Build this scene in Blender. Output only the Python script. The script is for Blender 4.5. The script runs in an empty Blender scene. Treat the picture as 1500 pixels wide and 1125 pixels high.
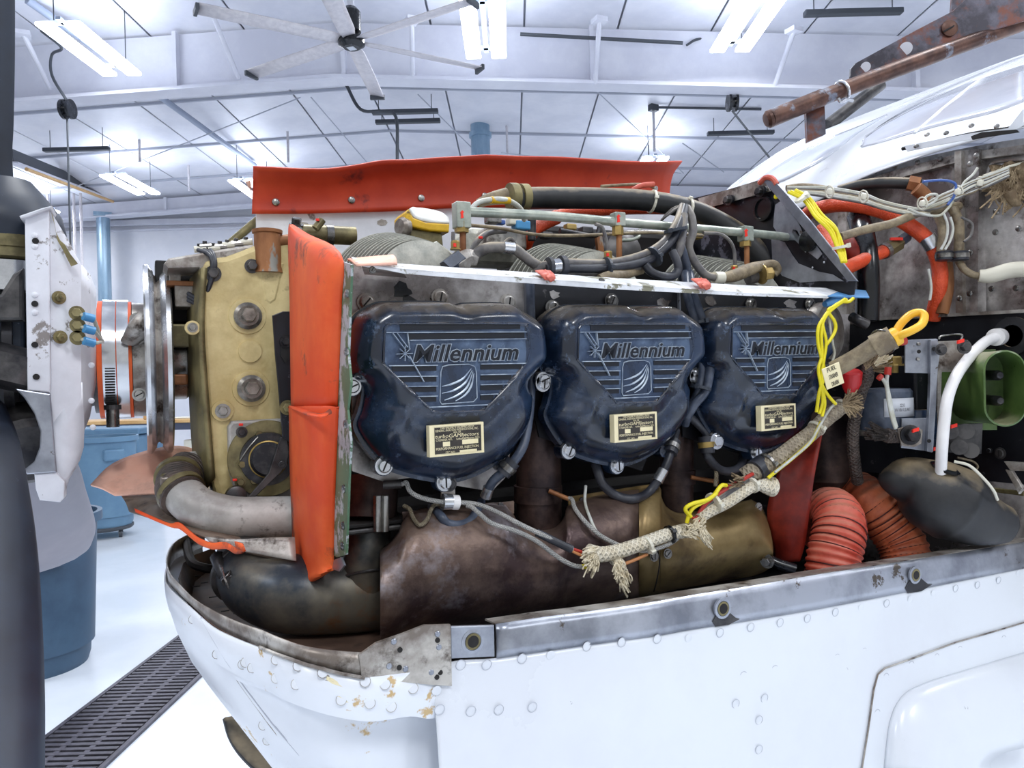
import bpy, bmesh, math, random
from math import sin, cos, pi, radians, sqrt, atan2
from mathutils import Vector, Matrix
random.seed(7)
SC = bpy.context.scene
COL = SC.collection
V = Vector

# ------------------------------------------------------------------ camera
# world axes: X aft along the fuselage, Y across it (away from the viewer), Z up
FPX = 1100.0
TH, RO = radians(26.0), radians(1.5)
EYE = V((0, 0, 1.3))
FW = V((sin(TH), cos(TH), 0)); RH = V((cos(TH), -sin(TH), 0)); UPW = V((0, 0, 1))
CU = UPW * cos(RO) + RH * sin(RO); CR = RH * cos(RO) - UPW * sin(RO)
cam_d = bpy.data.cameras.new('camera'); cam = bpy.data.objects.new('camera', cam_d); COL.objects.link(cam)
cam_d.sensor_width = 36.0; cam_d.lens = 36.0 * FPX / 1500.0; cam_d.clip_start = 0.02; cam_d.clip_end = 200
cam.matrix_world = Matrix(((CR.x, CU.x, -FW.x, EYE.x), (CR.y, CU.y, -FW.y, EYE.y), (CR.z, CU.z, -FW.z, EYE.z), (0, 0, 0, 1)))
SC.camera = cam
SC.view_settings.view_transform = 'Standard'; SC.view_settings.look = 'None'
SC.view_settings.gamma = 1.0; SC.view_settings.use_curve_mapping = False
SC.view_settings.exposure = -0.50
SC.cycles.use_denoising = True
SC.cycles.max_bounces = 6; SC.cycles.diffuse_bounces = 4; SC.cycles.glossy_bounces = 3
SC.cycles.sample_clamp_indirect = 6.0

# ------------------------------------------------------------------ world: pale daylight through the open hangar door behind the viewer
w = bpy.data.worlds.new('world'); SC.world = w; w.use_nodes = True
w.node_tree.nodes['Background'].inputs[0].default_value = (0.95, 0.975, 1.0, 1)
w.node_tree.nodes['Background'].inputs[1].default_value = 1.0

def hw(r, d, z):                       # hangar axes: r metres right of the viewer, d metres ahead, z above the floor
    p = RH * r + FW * d; return V((p.x, p.y, z))
LAMP_E = 60.0
def area_lamp(r, d, z, sx=0.5, sy=1.25, e=LAMP_E):
    l = bpy.data.lights.new('tube_light', 'AREA'); l.shape = 'RECTANGLE'; l.size = sx; l.size_y = sy; l.energy = e
    l.color = (0.965, 0.985, 1.0)
    o = bpy.data.objects.new('tube_light', l); COL.objects.link(o); o.location = hw(r, d, z); o.rotation_euler = (0, 0, -TH)
    return o
CZ = 5.62                              # ceiling height
LAMPS = [(-4.35, 7.95), (-0.19, 7.75), (2.52, 7.75), (-6.55, 13.1), (-9.1, 14.3), (-4.6, 13.6), (2.45, 12.9)]
LAMPS_BEHIND = [(-4.4, 2.2), (-0.3, 2.2), (2.6, 2.2), (5.6, 2.2), (-3.0, -2.5), (1.0, -2.5), (4.6, -2.5), (6.5, 7.8), (-9.0, 7.9), (6.5, 13.0)]
for r, d in LAMPS:
    for s in (-1, 1): area_lamp(r + s * .14, d, 4.922, .16, 1.22, e=35)
for r, d in LAMPS_BEHIND:
    for s in (-1, 1): area_lamp(r + s * .14, d, 4.922, .16, 1.22, e=75 if d < 5 else 35)

# ------------------------------------------------------------------ pixel -> point
def ray(px, py):
    return FW + CR * ((px - 750.0) / FPX) + CU * ((562.5 - py) / FPX)
def AY(px, py, y):
    r = ray(px, py); return EYE + r * (y / r.y)
def AX(px, py, x):
    r = ray(px, py); return EYE + r * (x / r.x)
def AZ(px, py, z):                     # z relative to the eye level
    r = ray(px, py); return EYE + r * (z / r.z)
def AD(px, py, d):
    return EYE + ray(px, py) * d
def ys(pts, y=None): return [AY(p[0], p[1], p[2] if y is None else y) for p in pts]
def xs(pts, x=None): return [AX(p[0], p[1], p[2] if x is None else x) for p in pts]
def ds(pts, d=None): return [AD(p[0], p[1], p[2] if d is None else d) for p in pts]

# ------------------------------------------------------------------ materials
def lin(c):
    return tuple((x / 255 / 12.92 if x <= 10 else ((x / 255 + 0.055) / 1.055) ** 2.4) for x in c)
def mat(name, c1, c2=None, rough=0.5, metal=0.0, scale=20, bump=0.0, bscale=None, spots=None, sscale=30, sthr=0.6,
        dust=None, dustamt=0.5, rvar=0.1, coat=0.0, emit=None, stretch=None, braid=0, sw=0.03, detail=7):
    m = bpy.data.materials.new(name); m.use_nodes = True
    nt = m.node_tree; N = nt.nodes; L = nt.links; b = N['Principled BSDF']
    b.inputs['Roughness'].default_value = rough; b.inputs['Metallic'].default_value = metal
    b.inputs['Coat Weight'].default_value = coat; b.inputs['Coat Roughness'].default_value = 0.15
    c1 = (*lin(c1), 1)
    if emit:
        b.inputs['Emission Color'].default_value = c1; b.inputs['Emission Strength'].default_value = emit
    tc = N.new('ShaderNodeTexCoord'); src = tc.outputs['Object']
    if stretch:
        mp = N.new('ShaderNodeMapping'); mp.inputs['Scale'].default_value = stretch; L.new(src, mp.inputs[0]); src = mp.outputs[0]
    col = None
    if c2 is not None:
        n = N.new('ShaderNodeTexNoise'); n.inputs['Scale'].default_value = scale; n.inputs['Detail'].default_value = detail
        n.inputs['Roughness'].default_value = 0.65; L.new(src, n.inputs['Vector'])
        r = N.new('ShaderNodeValToRGB'); r.color_ramp.elements[0].position = 0.41; r.color_ramp.elements[1].position = 0.60
        r.color_ramp.elements[0].color = c1; r.color_ramp.elements[1].color = (*lin(c2), 1)
        L.new(n.outputs['Fac'], r.inputs[0]); col = r.outputs[0]
        if rvar:
            mr = N.new('ShaderNodeMapRange'); mr.inputs[1].default_value = 0.3; mr.inputs[2].default_value = 0.7
            mr.inputs[3].default_value = max(0.03, rough - rvar); mr.inputs[4].default_value = min(1, rough + rvar)
            L.new(n.outputs['Fac'], mr.inputs[0]); L.new(mr.outputs[0], b.inputs['Roughness'])
    def mix(fac, a, bb):
        x = N.new('ShaderNodeMix'); x.data_type = 'RGBA'
        L.new(fac, x.inputs[0])
        if a is None: x.inputs[6].default_value = c1
        else: L.new(a, x.inputs[6])
        x.inputs[7].default_value = (*lin(bb), 1); return x.outputs[2]
    if spots is not None:
        n2 = N.new('ShaderNodeTexNoise'); n2.inputs['Scale'].default_value = sscale; n2.inputs['Detail'].default_value = 6
        n2.inputs['Roughness'].default_value = 0.7
        L.new(src, n2.inputs['Vector'])
        mr = N.new('ShaderNodeMapRange'); mr.inputs[1].default_value = sthr - .045; mr.inputs[2].default_value = sthr - .045 + sw
        L.new(n2.outputs['Fac'], mr.inputs[0]); col = mix(mr.outputs[0], col, spots)
    if dust is not None:
        g = N.new('ShaderNodeNewGeometry'); sp = N.new('ShaderNodeSeparateXYZ'); L.new(g.outputs['Normal'], sp.inputs[0])
        n3 = N.new('ShaderNodeTexNoise'); n3.inputs['Scale'].default_value = 45; n3.inputs['Detail'].default_value = 5; L.new(src, n3.inputs['Vector'])
        ma = N.new('ShaderNodeMath'); ma.operation = 'MULTIPLY_ADD'; L.new(n3.outputs['Fac'], ma.inputs[0]); ma.inputs[1].default_value = 0.9
        L.new(sp.outputs['Z'], ma.inputs[2])
        mr = N.new('ShaderNodeMapRange'); mr.inputs[1].default_value = 0.85; mr.inputs[2].default_value = 1.45; mr.inputs[4].default_value = dustamt
        L.new(ma.outputs[0], mr.inputs[0]); col = mix(mr.outputs[0], col, dust)
    bsrc = None
    if braid:
        uv = N.new('ShaderNodeUVMap'); outs = []
        for sgn in (1, -1):
            mp2 = N.new('ShaderNodeMapping'); mp2.inputs['Scale'].default_value = (braid, 1, 1); L.new(uv.outputs[0], mp2.inputs[0])
            sx = N.new('ShaderNodeSeparateXYZ'); L.new(mp2.outputs[0], sx.inputs[0])
            a = N.new('ShaderNodeMath'); a.operation = 'MULTIPLY_ADD'; L.new(sx.outputs['Y'], a.inputs[0]); a.inputs[1].default_value = 6 * sgn
            L.new(sx.outputs['X'], a.inputs[2])
            s = N.new('ShaderNodeMath'); s.operation = 'MULTIPLY'; s.inputs[1].default_value = 2 * pi; L.new(a.outputs[0], s.inputs[0])
            s2 = N.new('ShaderNodeMath'); s2.operation = 'SINE'; L.new(s.outputs[0], s2.inputs[0]); outs.append(s2.outputs[0])
        mx = N.new('ShaderNodeMath'); mx.operation = 'MAXIMUM'; L.new(outs[0], mx.inputs[0]); L.new(outs[1], mx.inputs[1]); bsrc = mx.outputs[0]
    if col is not None: L.new(col, b.inputs['Base Color'])
    else: b.inputs['Base Color'].default_value = c1
    if bump or bsrc:
        bp = N.new('ShaderNodeBump'); bp.inputs['Strength'].default_value = bump or 0.5
        if bsrc: bp.inputs['Distance'].default_value = 0.0012; L.new(bsrc, bp.inputs['Height'])
        else:
            n4 = N.new('ShaderNodeTexNoise'); n4.inputs['Scale'].default_value = bscale or scale * 3; n4.inputs['Detail'].default_value = 4
            L.new(src, n4.inputs['Vector']); bp.inputs['Distance'].default_value = 0.003; L.new(n4.outputs['Fac'], bp.inputs['Height'])
        L.new(bp.outputs[0], b.inputs['Normal'])
    return m

M = {}
def DM(key, *a, **k): M[key] = mat(key, *a, **k)
DM('wall_paint', (206, 208, 216), (216, 217, 223), rough=.7, scale=1.2)
DM('ceiling_vinyl', (210, 212, 222), (222, 223, 231), rough=.45, scale=1.5, bump=.25, bscale=3)
DM('seam', (172, 176, 188), rough=.6)
DM('beam_white', (204, 205, 216), (214, 215, 224), rough=.5, scale=2)
DM('steel_dark', (70, 74, 80), rough=.5, metal=.3)
DM('floor_epoxy', (212, 219, 228), (222, 228, 236), rough=.16, scale=.8, rvar=.06)
DM('lamp_glow', (235, 243, 255), emit=22.0)
DM('lamp_case', (225, 228, 235), rough=.4)
DM('blue_duct', (128, 156, 178), (156, 180, 198), rough=.35, metal=.4, scale=4, stretch=(1, 1, .2))
DM('fan_blade', (192, 188, 194), (206, 202, 206), rough=.5)
DM('black_rubber', (22, 24, 28), (38, 38, 40), rough=.5, scale=40, dust=(150, 134, 108), dustamt=1.0)
DM('black_gloss', (10, 12, 16), (20, 22, 28), rough=.25, scale=20)
DM('black_paint', (12, 13, 20), (22, 24, 34), rough=.38, scale=12, spots=(96, 96, 108), sscale=14, sthr=.60)
DM('black_plain', (13, 14, 20), (26, 27, 34), rough=.42, scale=12, spots=(80, 78, 80), sscale=60, sthr=.68)
DM('black_and_shade', (8, 6, 8), (20, 16, 17), rough=.7, scale=18)  # near-black parts; also shade of holes and deep bay put into the colour
DM('cowl_white', (216, 220, 228), (222, 227, 234), rough=.32, scale=3, spots=(150, 152, 160), sscale=55, sthr=.765, sw=.02, coat=.3)
DM('chipped_white', (222, 227, 236), (230, 234, 242), rough=.35, scale=3, spots=(196, 168, 120), sscale=14, sthr=.66, coat=.2)
DM('white_worn', (206, 208, 216), (226, 228, 236), rough=.42, scale=7, spots=(132, 126, 124), sscale=22, sthr=.665, bump=.05)
DM('flange_white', (198, 200, 204), (226, 228, 232), rough=.4, scale=18, spots=(128, 126, 108), sscale=30, sthr=.60, sw=.04)
DM('fin_gap_shade', (84, 84, 76), rough=.8)  # dark core colour stands in for shade between the fins
DM('conduit_grey', (146, 156, 176), rough=.5)
DM('bare_alu', (132, 136, 146), (176, 180, 190), rough=.36, metal=.75, scale=9, spots=(92, 84, 76), sscale=26, sthr=.66, rvar=.12, bump=.08, bscale=60)
DM('dirty_alu', (118, 108, 100), (192, 188, 182), rough=.4, metal=.4, scale=14, spots=(62, 50, 42), sscale=24, sthr=.58, sw=.12, bump=.15, bscale=50)
DM('grimy_alu', (112, 106, 104), (212, 208, 206), rough=.32, metal=.4, scale=7, spots=(72, 60, 52), sscale=18, sthr=.60, sw=.15, bump=.2, bscale=16)  # grimy alloy; pale tone lightened to put highlights into the colour
DM('steel', (110, 108, 106), (170, 168, 164), rough=.3, metal=.9, scale=30)
DM('steel_mid', (98, 94, 88), (152, 146, 138), rough=.35, metal=.55, scale=40)
DM('steel_bright', (190, 192, 196), (214, 216, 220), rough=.22, metal=.9, scale=20)
DM('dark_steel', (46, 46, 50), (92, 90, 90), rough=.4, metal=.7, scale=18)
DM('gold_case', (184, 164, 112), (214, 196, 144), rough=.48, metal=.15, scale=10, spots=(120, 104, 74), sscale=20, sthr=.66, sw=.15, bump=.35, bscale=90)
DM('olive_metal', (96, 88, 62), (140, 130, 92), rough=.45, metal=.5, scale=20)
DM('orange_rubber', (220, 72, 20), (236, 104, 46), rough=.6, scale=7, spots=(126, 62, 46), sscale=10, sthr=.605, sw=.08, bump=.12, bscale=25)
DM('orange_dark', (170, 44, 14), (194, 62, 28), rough=.5, scale=5, spots=(104, 26, 20), sscale=12, sthr=.63, sw=.1, bump=.1, bscale=20)
DM('red_rubber', (104, 22, 14), (146, 42, 26), rough=.5, scale=16, spots=(84, 22, 18), sscale=14, sthr=.58, sw=.2)
DM('pink_rubber', (246, 182, 156), (252, 200, 178), rough=.6, scale=8, spots=(190, 140, 122), sscale=6, sthr=.56, sw=.2)  # pink rubber; colour raised to imitate more light on the front flap
DM('grime_rubber', (96, 82, 70), (130, 114, 100), rough=.65, scale=12, spots=(60, 50, 44), sscale=22, sthr=.58, sw=.1)
DM('orange_hose', (206, 66, 28), (224, 84, 44), rough=.38, scale=60, bump=.5, bscale=500, dust=(170, 96, 70), dustamt=.5)
DM('scat_red', (186, 66, 48), (206, 96, 76), rough=.5, scale=25, dust=(206, 150, 128), dustamt=.6)
DM('scat_orange', (170, 78, 44), (206, 112, 74), rough=.55, scale=30, dust=(170, 130, 108), dustamt=.6)
DM('scat_wire', (70, 24, 20), rough=.5)
DM('green_primer', (72, 104, 78), (96, 124, 96), rough=.45, scale=10, spots=(168, 174, 178), sscale=16, sthr=.53, metal=.1)
DM('green_plug', (66, 90, 44), (88, 112, 58), rough=.35, scale=18, dust=(176, 168, 140), dustamt=.7)
DM('rust_brown', (124, 78, 46), (162, 110, 70), rough=.55, metal=.35, scale=16, spots=(150, 148, 140), sscale=10, sthr=.62, stretch=(1, 1, .4))
DM('rusty_steel', (72, 50, 44), (108, 78, 66), rough=.42, metal=.55, scale=24, spots=(124, 128, 140), sscale=16, sthr=.60, sw=.06)
DM('plate_steel', (62, 60, 68), (104, 102, 114), rough=.4, metal=.6, scale=14, spots=(112, 72, 62), sscale=13, sthr=.52, sw=.1)
DM('rocker_blue', (12, 22, 38), (32, 50, 76), rough=.26, scale=14, spots=(84, 100, 124), sscale=50, sthr=.66, sw=.1, dust=(128, 118, 106), dustamt=.9, rvar=.09, coat=.35)
DM('rocker_face', (40, 56, 82), (80, 98, 124), rough=.36, scale=22, spots=(104, 122, 146), sscale=80, sthr=.62, sw=.12)
DM('worn_edge', (176, 188, 200), (120, 134, 156), rough=.4, scale=50, metal=.3)
DM('letter_dark', (10, 16, 28), rough=.35)
DM('letter_edge', (170, 180, 192), (120, 132, 150), rough=.4, scale=90)
DM('cream', (226, 214, 172), (236, 224, 186), rough=.45, scale=30)
DM('placard_black', (38, 34, 30), (54, 48, 42), rough=.4, scale=60)
DM('paper', (226, 222, 206), rough=.6)
DM('paper_gray', (196, 200, 208), rough=.5)
DM('ink', (60, 56, 50), rough=.7)
DM('ink_gray', (96, 96, 100), rough=.7)
DM('prop_navy', (16, 25, 40), (28, 40, 58), rough=.5, scale=6, spots=(90, 100, 116), sscale=90, sthr=.72, bump=.05)
DM('prop_grey', (128, 126, 138), (146, 142, 152), rough=.5, scale=5)
DM('heat_shield', (66, 50, 50), (142, 120, 106), rough=.42, metal=.55, scale=6, spots=(150, 144, 150), sscale=9, sthr=.57, sw=.14, rvar=.12, bump=.25, bscale=120, detail=9)
DM('heat_shield_gold', (112, 92, 58), (160, 138, 94), rough=.4, metal=.55, scale=6, detail=9, spots=(76, 56, 44), sscale=7, sthr=.58, sw=.15, bump=.06, bscale=70)
DM('exhaust', (44, 34, 36), (104, 84, 78), rough=.45, metal=.6, scale=9, spots=(124, 96, 76), sscale=12, sthr=.62, sw=.1)
DM('exhaust_blue', (52, 58, 66), (118, 112, 100), rough=.4, metal=.6, scale=8, spots=(128, 94, 64), sscale=11, sthr=.62, sw=.1)
DM('pipe_grey', (148, 144, 140), (190, 188, 184), rough=.5, metal=.2, scale=14, spots=(104, 98, 94), sscale=30, sthr=.63, sw=.1)
DM('fin_grey', (170, 171, 162), (204, 203, 192), rough=.6, scale=50, bump=.3, bscale=250)
DM('tube_green', (140, 148, 138), (176, 180, 168), rough=.35, metal=.4, scale=30)
DM('hose_tan', (112, 98, 78), (146, 132, 106), rough=.6, scale=60, bump=.3, bscale=200)
DM('hose_grey', (82, 80, 82), (116, 112, 108), rough=.5, scale=40, dust=(170, 154, 126), dustamt=.9)
DM('hose_slate', (52, 60, 76), (80, 88, 104), rough=.4, scale=40)
DM('cable_dark', (34, 36, 44), (58, 60, 68), rough=.42, scale=40)
DM('braid_silver', (186, 186, 184), (208, 206, 202), rough=.4, metal=.15, scale=60, braid=330, bump=.9)
DM('braid_tan', (138, 126, 104), (166, 154, 130), rough=.6, scale=60, braid=330, bump=.9)
DM('braid_brown', (62, 54, 50), (92, 80, 74), rough=.6, scale=60, braid=200, bump=1)
DM('sleeve_cream', (220, 208, 182), (238, 230, 210), rough=.75, scale=60, braid=160, bump=1)
DM('sleeve_grey', (142, 130, 112), (170, 158, 138), rough=.75, scale=60, braid=160, bump=1)
DM('fray', (196, 182, 152), (220, 210, 186), rough=.8, scale=60)
DM('fray_brown', (104, 86, 64), (150, 132, 104), rough=.8, scale=60)
DM('wire_yellow', (222, 206, 20), (236, 220, 40), rough=.4, scale=30)
DM('wire_white', (196, 198, 194), (170, 168, 150), rough=.45, scale=30)
DM('wire_red', (178, 50, 40), rough=.4)
DM('wire_blue', (60, 92, 160), rough=.4)
DM('wire_orange', (206, 140, 90), rough=.4)
DM('blue_crimp', (70, 140, 190), rough=.35)
DM('brass', (150, 126, 70), (176, 150, 92), rough=.4, metal=.6, scale=40)
DM('torque_red', (232, 42, 24), rough=.5)
DM('tie_white', (214, 210, 194), rough=.4)
DM('tie_dark', (48, 54, 64), rough=.4)
DM('tape_red', (184, 78, 62), (206, 104, 86), rough=.5, scale=40)
DM('cap_yellow', (206, 160, 20), (222, 180, 40), rough=.45, scale=30, spots=(110, 84, 30), sscale=40, sthr=.64)
DM('cap_top', (190, 190, 186), (206, 206, 204), rough=.6, scale=60)
DM('paint_blue', (70, 130, 186), (100, 156, 206), rough=.4, scale=20)
DM('yellow_plastic', (226, 168, 30), (238, 184, 44), rough=.4, scale=20)
DM('white_plastic', (228, 226, 226), (236, 234, 234), rough=.35, scale=20)
DM('red_plastic', (188, 30, 34), rough=.35)
DM('bin_blue', (84, 118, 146), (96, 130, 156), rough=.5, scale=3)
DM('bin_dark', (44, 68, 92), (58, 84, 108), rough=.5, scale=3)
DM('wood', (202, 160, 104), (216, 178, 124), rough=.5, scale=6)
DM('grate', (74, 72, 80), (98, 96, 106), rough=.5, metal=.5, scale=14)
DM('grate_dark', (26, 26, 30), rough=.8)
DM('windscreen', (196, 204, 220), (212, 218, 232), rough=.12, scale=5, coat=.8)
DM('glass_masked', (176, 180, 196), (192, 196, 210), rough=.16, scale=4, coat=.8)
DM('cardboard', (196, 160, 112), rough=.7)
DM('violet_block', (70, 76, 96), rough=.5)

# ------------------------------------------------------------------ object plumbing
def finish(o, label, cat, group):
    if label: o['label'] = label
    if cat: o['category'] = cat
    if group: o['group'] = group
    return o
def root_of(o):
    while o.parent: o = o.parent
    return o
def thing(name, label, cat, loc, group=None):
    o = bpy.data.objects.new(name, None); COL.objects.link(o); o.location = loc
    o.empty_display_size = .02
    return finish(o, label, cat, group)
def link(name, bm, m, parent=None, label=None, cat=None, group=None, kind=None, smooth=False, at=None, mods=None):
    """one bmesh in world coordinates -> one object (kept in its parent's frame)"""
    me = bpy.data.meshes.new(name)
    if parent is not None: off = V(root_of(parent).location)
    elif at is not None: off = V(at)
    elif kind == 'structure': off = V((0, 0, 0))
    else:
        vs = [v.co for v in bm.verts]
        off = V(((min(v.x for v in vs) + max(v.x for v in vs)) / 2, (min(v.y for v in vs) + max(v.y for v in vs)) / 2, min(v.z for v in vs)))
    bmesh.ops.translate(bm, verts=bm.verts, vec=-off)
    bm.normal_update()
    if smooth:
        for f in bm.faces: f.smooth = True
        ang = radians(smooth if smooth is not True else 40)
        for e in bm.edges:
            if len(e.link_faces) == 2 and e.calc_face_angle(0) > ang: e.smooth = False
    bm.to_mesh(me); bm.free()
    ms = m if isinstance(m, (list, tuple)) else [m]
    for q in ms: me.materials.append(M[q])
    o = bpy.data.objects.new(name, me); COL.objects.link(o)
    if parent is not None: o.parent = parent
    else: o.location = off
    if kind: o['kind'] = kind
    return finish(o, label, cat, group)
def NB(): return bmesh.new()
def frame(axis):
    a = V(axis).normalized(); t = V((0, 0, 1)) if abs(a.z) < .9 else V((1, 0, 0))
    u = a.cross(t).normalized(); return a, u, a.cross(u).normalized()
def abox(bm, c, sx, sy, sz, ax=None, bev=0):
    """box centred on c, optional axes triple"""
    X, Y, Z = ax or (V((1, 0, 0)), V((0, 1, 0)), V((0, 0, 1)))
    r = bmesh.ops.create_cube(bm, size=1)
    mt = Matrix(((X.x * sx, Y.x * sy, Z.x * sz, c[0]), (X.y * sx, Y.y * sy, Z.y * sz, c[1]), (X.z * sx, Y.z * sy, Z.z * sz, c[2]), (0, 0, 0, 1)))
    bmesh.ops.transform(bm, verts=r['verts'], matrix=mt)
    if bev:
        es = list({e for v in r['verts'] for e in v.link_edges})
        bmesh.ops.bevel(bm, geom=es, offset=bev, segments=2, affect='EDGES', profile=.5)
    return bm
def lathe(bm, o, axis, prof, n=24, sx=1, sy=1):
    """profile [(radius, along)] spun about axis through o"""
    a, u, v = frame(axis); rows = []
    for r, h in prof:
        if r < 1e-6: rows.append([bm.verts.new(V(o) + a * h)])
        else: rows.append([bm.verts.new(V(o) + a * h + u * (r * sx * cos(2 * pi * k / n)) + v * (r * sy * sin(2 * pi * k / n))) for k in range(n)])
    for A, B in zip(rows, rows[1:]):
        for k in range(n):
            k2 = (k + 1) % n
            if len(A) == 1 and len(B) == 1: continue
            if len(A) == 1: bm.faces.new((A[0], B[k], B[k2]))
            elif len(B) == 1: bm.faces.new((A[k], B[0], A[k2]))
            else: bm.faces.new((A[k], B[k], B[k2], A[k2]))
    for R, fl in ((rows[0], False), (rows[-1], True)):
        if len(R) > 1: bm.faces.new(R if fl else R[::-1])
    return bm
def cyl(bm, p, q, r, r2=None, n=16):
    p = V(p); q = V(q); return lathe(bm, p, q - p, [(r, 0), (r if r2 is None else r2, (q - p).length)], n)
def catmull(pts, k=6):
    P = [V(p) for p in pts]
    if len(P) < 3: return [P[0].lerp(P[-1], i / k) for i in range(k + 1)]
    out = []
    E = [P[0] * 2 - P[1]] + P + [P[-1] * 2 - P[-2]]
    for i in range(1, len(E) - 2):
        a, b, c, d = E[i - 1:i + 3]
        for j in range(k):
            t = j / k
            out.append(.5 * ((2 * b) + (c - a) * t + (2 * a - 5 * b + 4 * c - d) * t * t + (3 * b - a - 3 * c + d) * t ** 3))
    out.append(P[-1]); return out
def lerp1(vals, t):
    f = t * (len(vals) - 1); i = min(int(f), len(vals) - 2); return vals[i] * (1 - (f - i)) + vals[i + 1] * (f - i)
def sweep(bm, pts, r, k=6, n=10, ribs=None, cap=True, raw=False, flat=1):
    """tube of radius r (number or list) through pts; ribs=(pitch, depth) corrugates"""
    P = pts if raw else catmull(pts, k)
    uvl = bm.loops.layers.uv.verify()
    if ribs:
        tot = sum((P[i + 1] - P[i]).length for i in range(len(P) - 1)); m = int(tot / ribs[0]) * 6
        Q = []; acc = [0]
        for i in range(len(P) - 1): acc.append(acc[-1] + (P[i + 1] - P[i]).length)
        j = 0
        for i in range(m + 1):
            s = tot * i / m
            while j < len(P) - 2 and acc[j + 1] < s: j += 1
            Q.append(P[j].lerp(P[j + 1], (s - acc[j]) / max(1e-9, acc[j + 1] - acc[j])))
        P = Q
    T = [(P[min(i + 1, len(P) - 1)] - P[max(i - 1, 0)]).normalized() for i in range(len(P))]
    a, u, v = frame(T[0]); rings = []; L = 0; Ls = []
    for i, p in enumerate(P):
        if i: L += (P[i] - P[i - 1]).length
        Ls.append(L)
        u = (u - T[i] * u.dot(T[i])).normalized(); v = T[i].cross(u)
        rr = r if isinstance(r, (int, float)) else lerp1(r, i / (len(P) - 1))
        if ribs: rr += ribs[1] * (0.5 + 0.5 * cos(2 * pi * i / 6)) * (1 if i % 6 in (0, 1, 5) else .3)
        rings.append([bm.verts.new(p + u * (rr * cos(2 * pi * j / n)) + v * (rr * flat * sin(2 * pi * j / n))) for j in range(n)])
    for i in range(len(rings) - 1):
        A, B = rings[i], rings[i + 1]
        for j in range(n):
            j2 = (j + 1) % n; f = bm.faces.new((A[j], A[j2], B[j2], B[j]))
            for lp, (uu, vv) in zip(f.loops, ((Ls[i], j / n), (Ls[i], (j + 1) / n), (Ls[i + 1], (j + 1) / n), (Ls[i + 1], j / n))): lp[uvl].uv = (uu, vv)
    if cap: bm.faces.new(rings[0][::-1]); bm.faces.new(rings[-1])
    return bm
def tube(name, pts, r, m, parent=None, label=None, cat=None, group=None, **k):
    bm = sweep(NB(), pts, r, **k); return link(name, bm, m, parent, label, cat, group, smooth=True)
def grid(bm, rows, close=False):
    vs = [[bm.verts.new(p) for p in r] for r in rows]
    for A, B in zip(vs, vs[1:]):
        for j in range(len(A) - 1 + (1 if close else 0)):
            bm.faces.new((A[j], A[(j + 1) % len(A)], B[(j + 1) % len(A)], B[j]))
    return vs
def loft_rows(rows, ku=4, kv=4):
    R = [catmull(r, kv) if kv > 1 else r for r in rows]
    cols = [catmull([r[j] for r in R], ku) if ku > 1 else [r[j] for r in R] for j in range(len(R[0]))]
    return [[cols[j][i] for j in range(len(cols))] for i in range(len(cols[0]))]
def solid(o, t, off=0.0):
    md = o.modifiers.new('thickness', 'SOLIDIFY'); md.thickness = t; md.offset = off; return o
def sheet(name, rows, m, t=.0012, parent=None, label=None, cat=None, group=None, ku=4, kv=4, off=0.0, kind=None, smooth=True):
    bm = NB(); grid(bm, loft_rows(rows, ku, kv)); bm.normal_update()
    return solid(link(name, bm, m, parent, label, cat, group, kind=kind, smooth=smooth), t, off)
def prism(bm, pts, vec, bev=0):
    """polygon pts extruded by vec (a full closed solid)"""
    A = [bm.verts.new(p) for p in pts]; B = [bm.verts.new(V(p) + V(vec)) for p in pts]
    fs = [bm.faces.new(A), bm.faces.new(B[::-1])]
    n = len(A)
    for i in range(n): fs.append(bm.faces.new((A[i], B[i], B[(i + 1) % n], A[(i + 1) % n])))
    bmesh.ops.recalc_face_normals(bm, faces=fs)
    if bev:
        es = [e for e in fs[0].edges] + [e for e in fs[1].edges]
        bmesh.ops.bevel(bm, geom=es, offset=bev, segments=2, affect='EDGES', profile=.5)
    return bm
def plate(name, pts, vec, m, parent=None, label=None, cat=None, group=None, bev=0):
    return link(name, prism(NB(), pts, vec, bev), m, parent, label, cat, group)
def hexbolt(bm, p, axis, r, h=None, washer=1.5):
    h = h or r * .8; a, u, v = frame(axis)
    if washer: lathe(bm, p, a, [(r * washer, 0), (r * washer, r * .25)], 20)
    lathe(bm, V(p) + a * r * .25, a, [(r, 0), (r, h * .85), (r * .88, h)], 6)
    return bm
def slotscrew(bm, p, axis, r, h=.004, ang=.8):
    a, u, v = frame(axis); lathe(bm, p, a, [(r * 1.35, 0), (r * 1.35, h * .3), (r, h * .3), (r, h * .8), (r * .8, h)], 18)
    d = u * cos(ang) + v * sin(ang)
    return bm, (V(p) + a * (h + .0001), d, a, r)
def screw(name, p, axis, r, parent, m='steel', h=.004, ang=None, **k):
    ang = random.uniform(.3, 1.6) if ang is None else ang
    bm, (c, d, a, rr) = slotscrew(NB(), p, axis, r, h, ang)
    o = link(name, bm, m, parent, smooth=30, **k)
    s = NB(); abox(s, c, rr * 1.5, rr * .22, rr * .08, (d, a.cross(d), a)); link('screw_slot', s, 'black_and_shade', o if parent is not None and o.parent.parent is None else parent)
    return o
def ring(bm, p, axis, R, r, n=20, m=8, flat=1.0):
    a, u, v = frame(axis); rows = []
    for i in range(n + 1):
        t = 2 * pi * i / n; d = u * cos(t) + v * sin(t)
        rows.append([V(p) + d * (R + r * cos(2 * pi * j / m)) + a * (r * flat * sin(2 * pi * j / m)) for j in range(m)])
    rows = rows[:-1]; vs = [[bm.verts.new(q) for q in rw] for rw in rows]
    for i in range(n):
        A, B = vs[i], vs[(i + 1) % n]
        for j in range(m): bm.faces.new((A[j], B[j], B[(j + 1) % m], A[(j + 1) % m]))
    return bm
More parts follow.
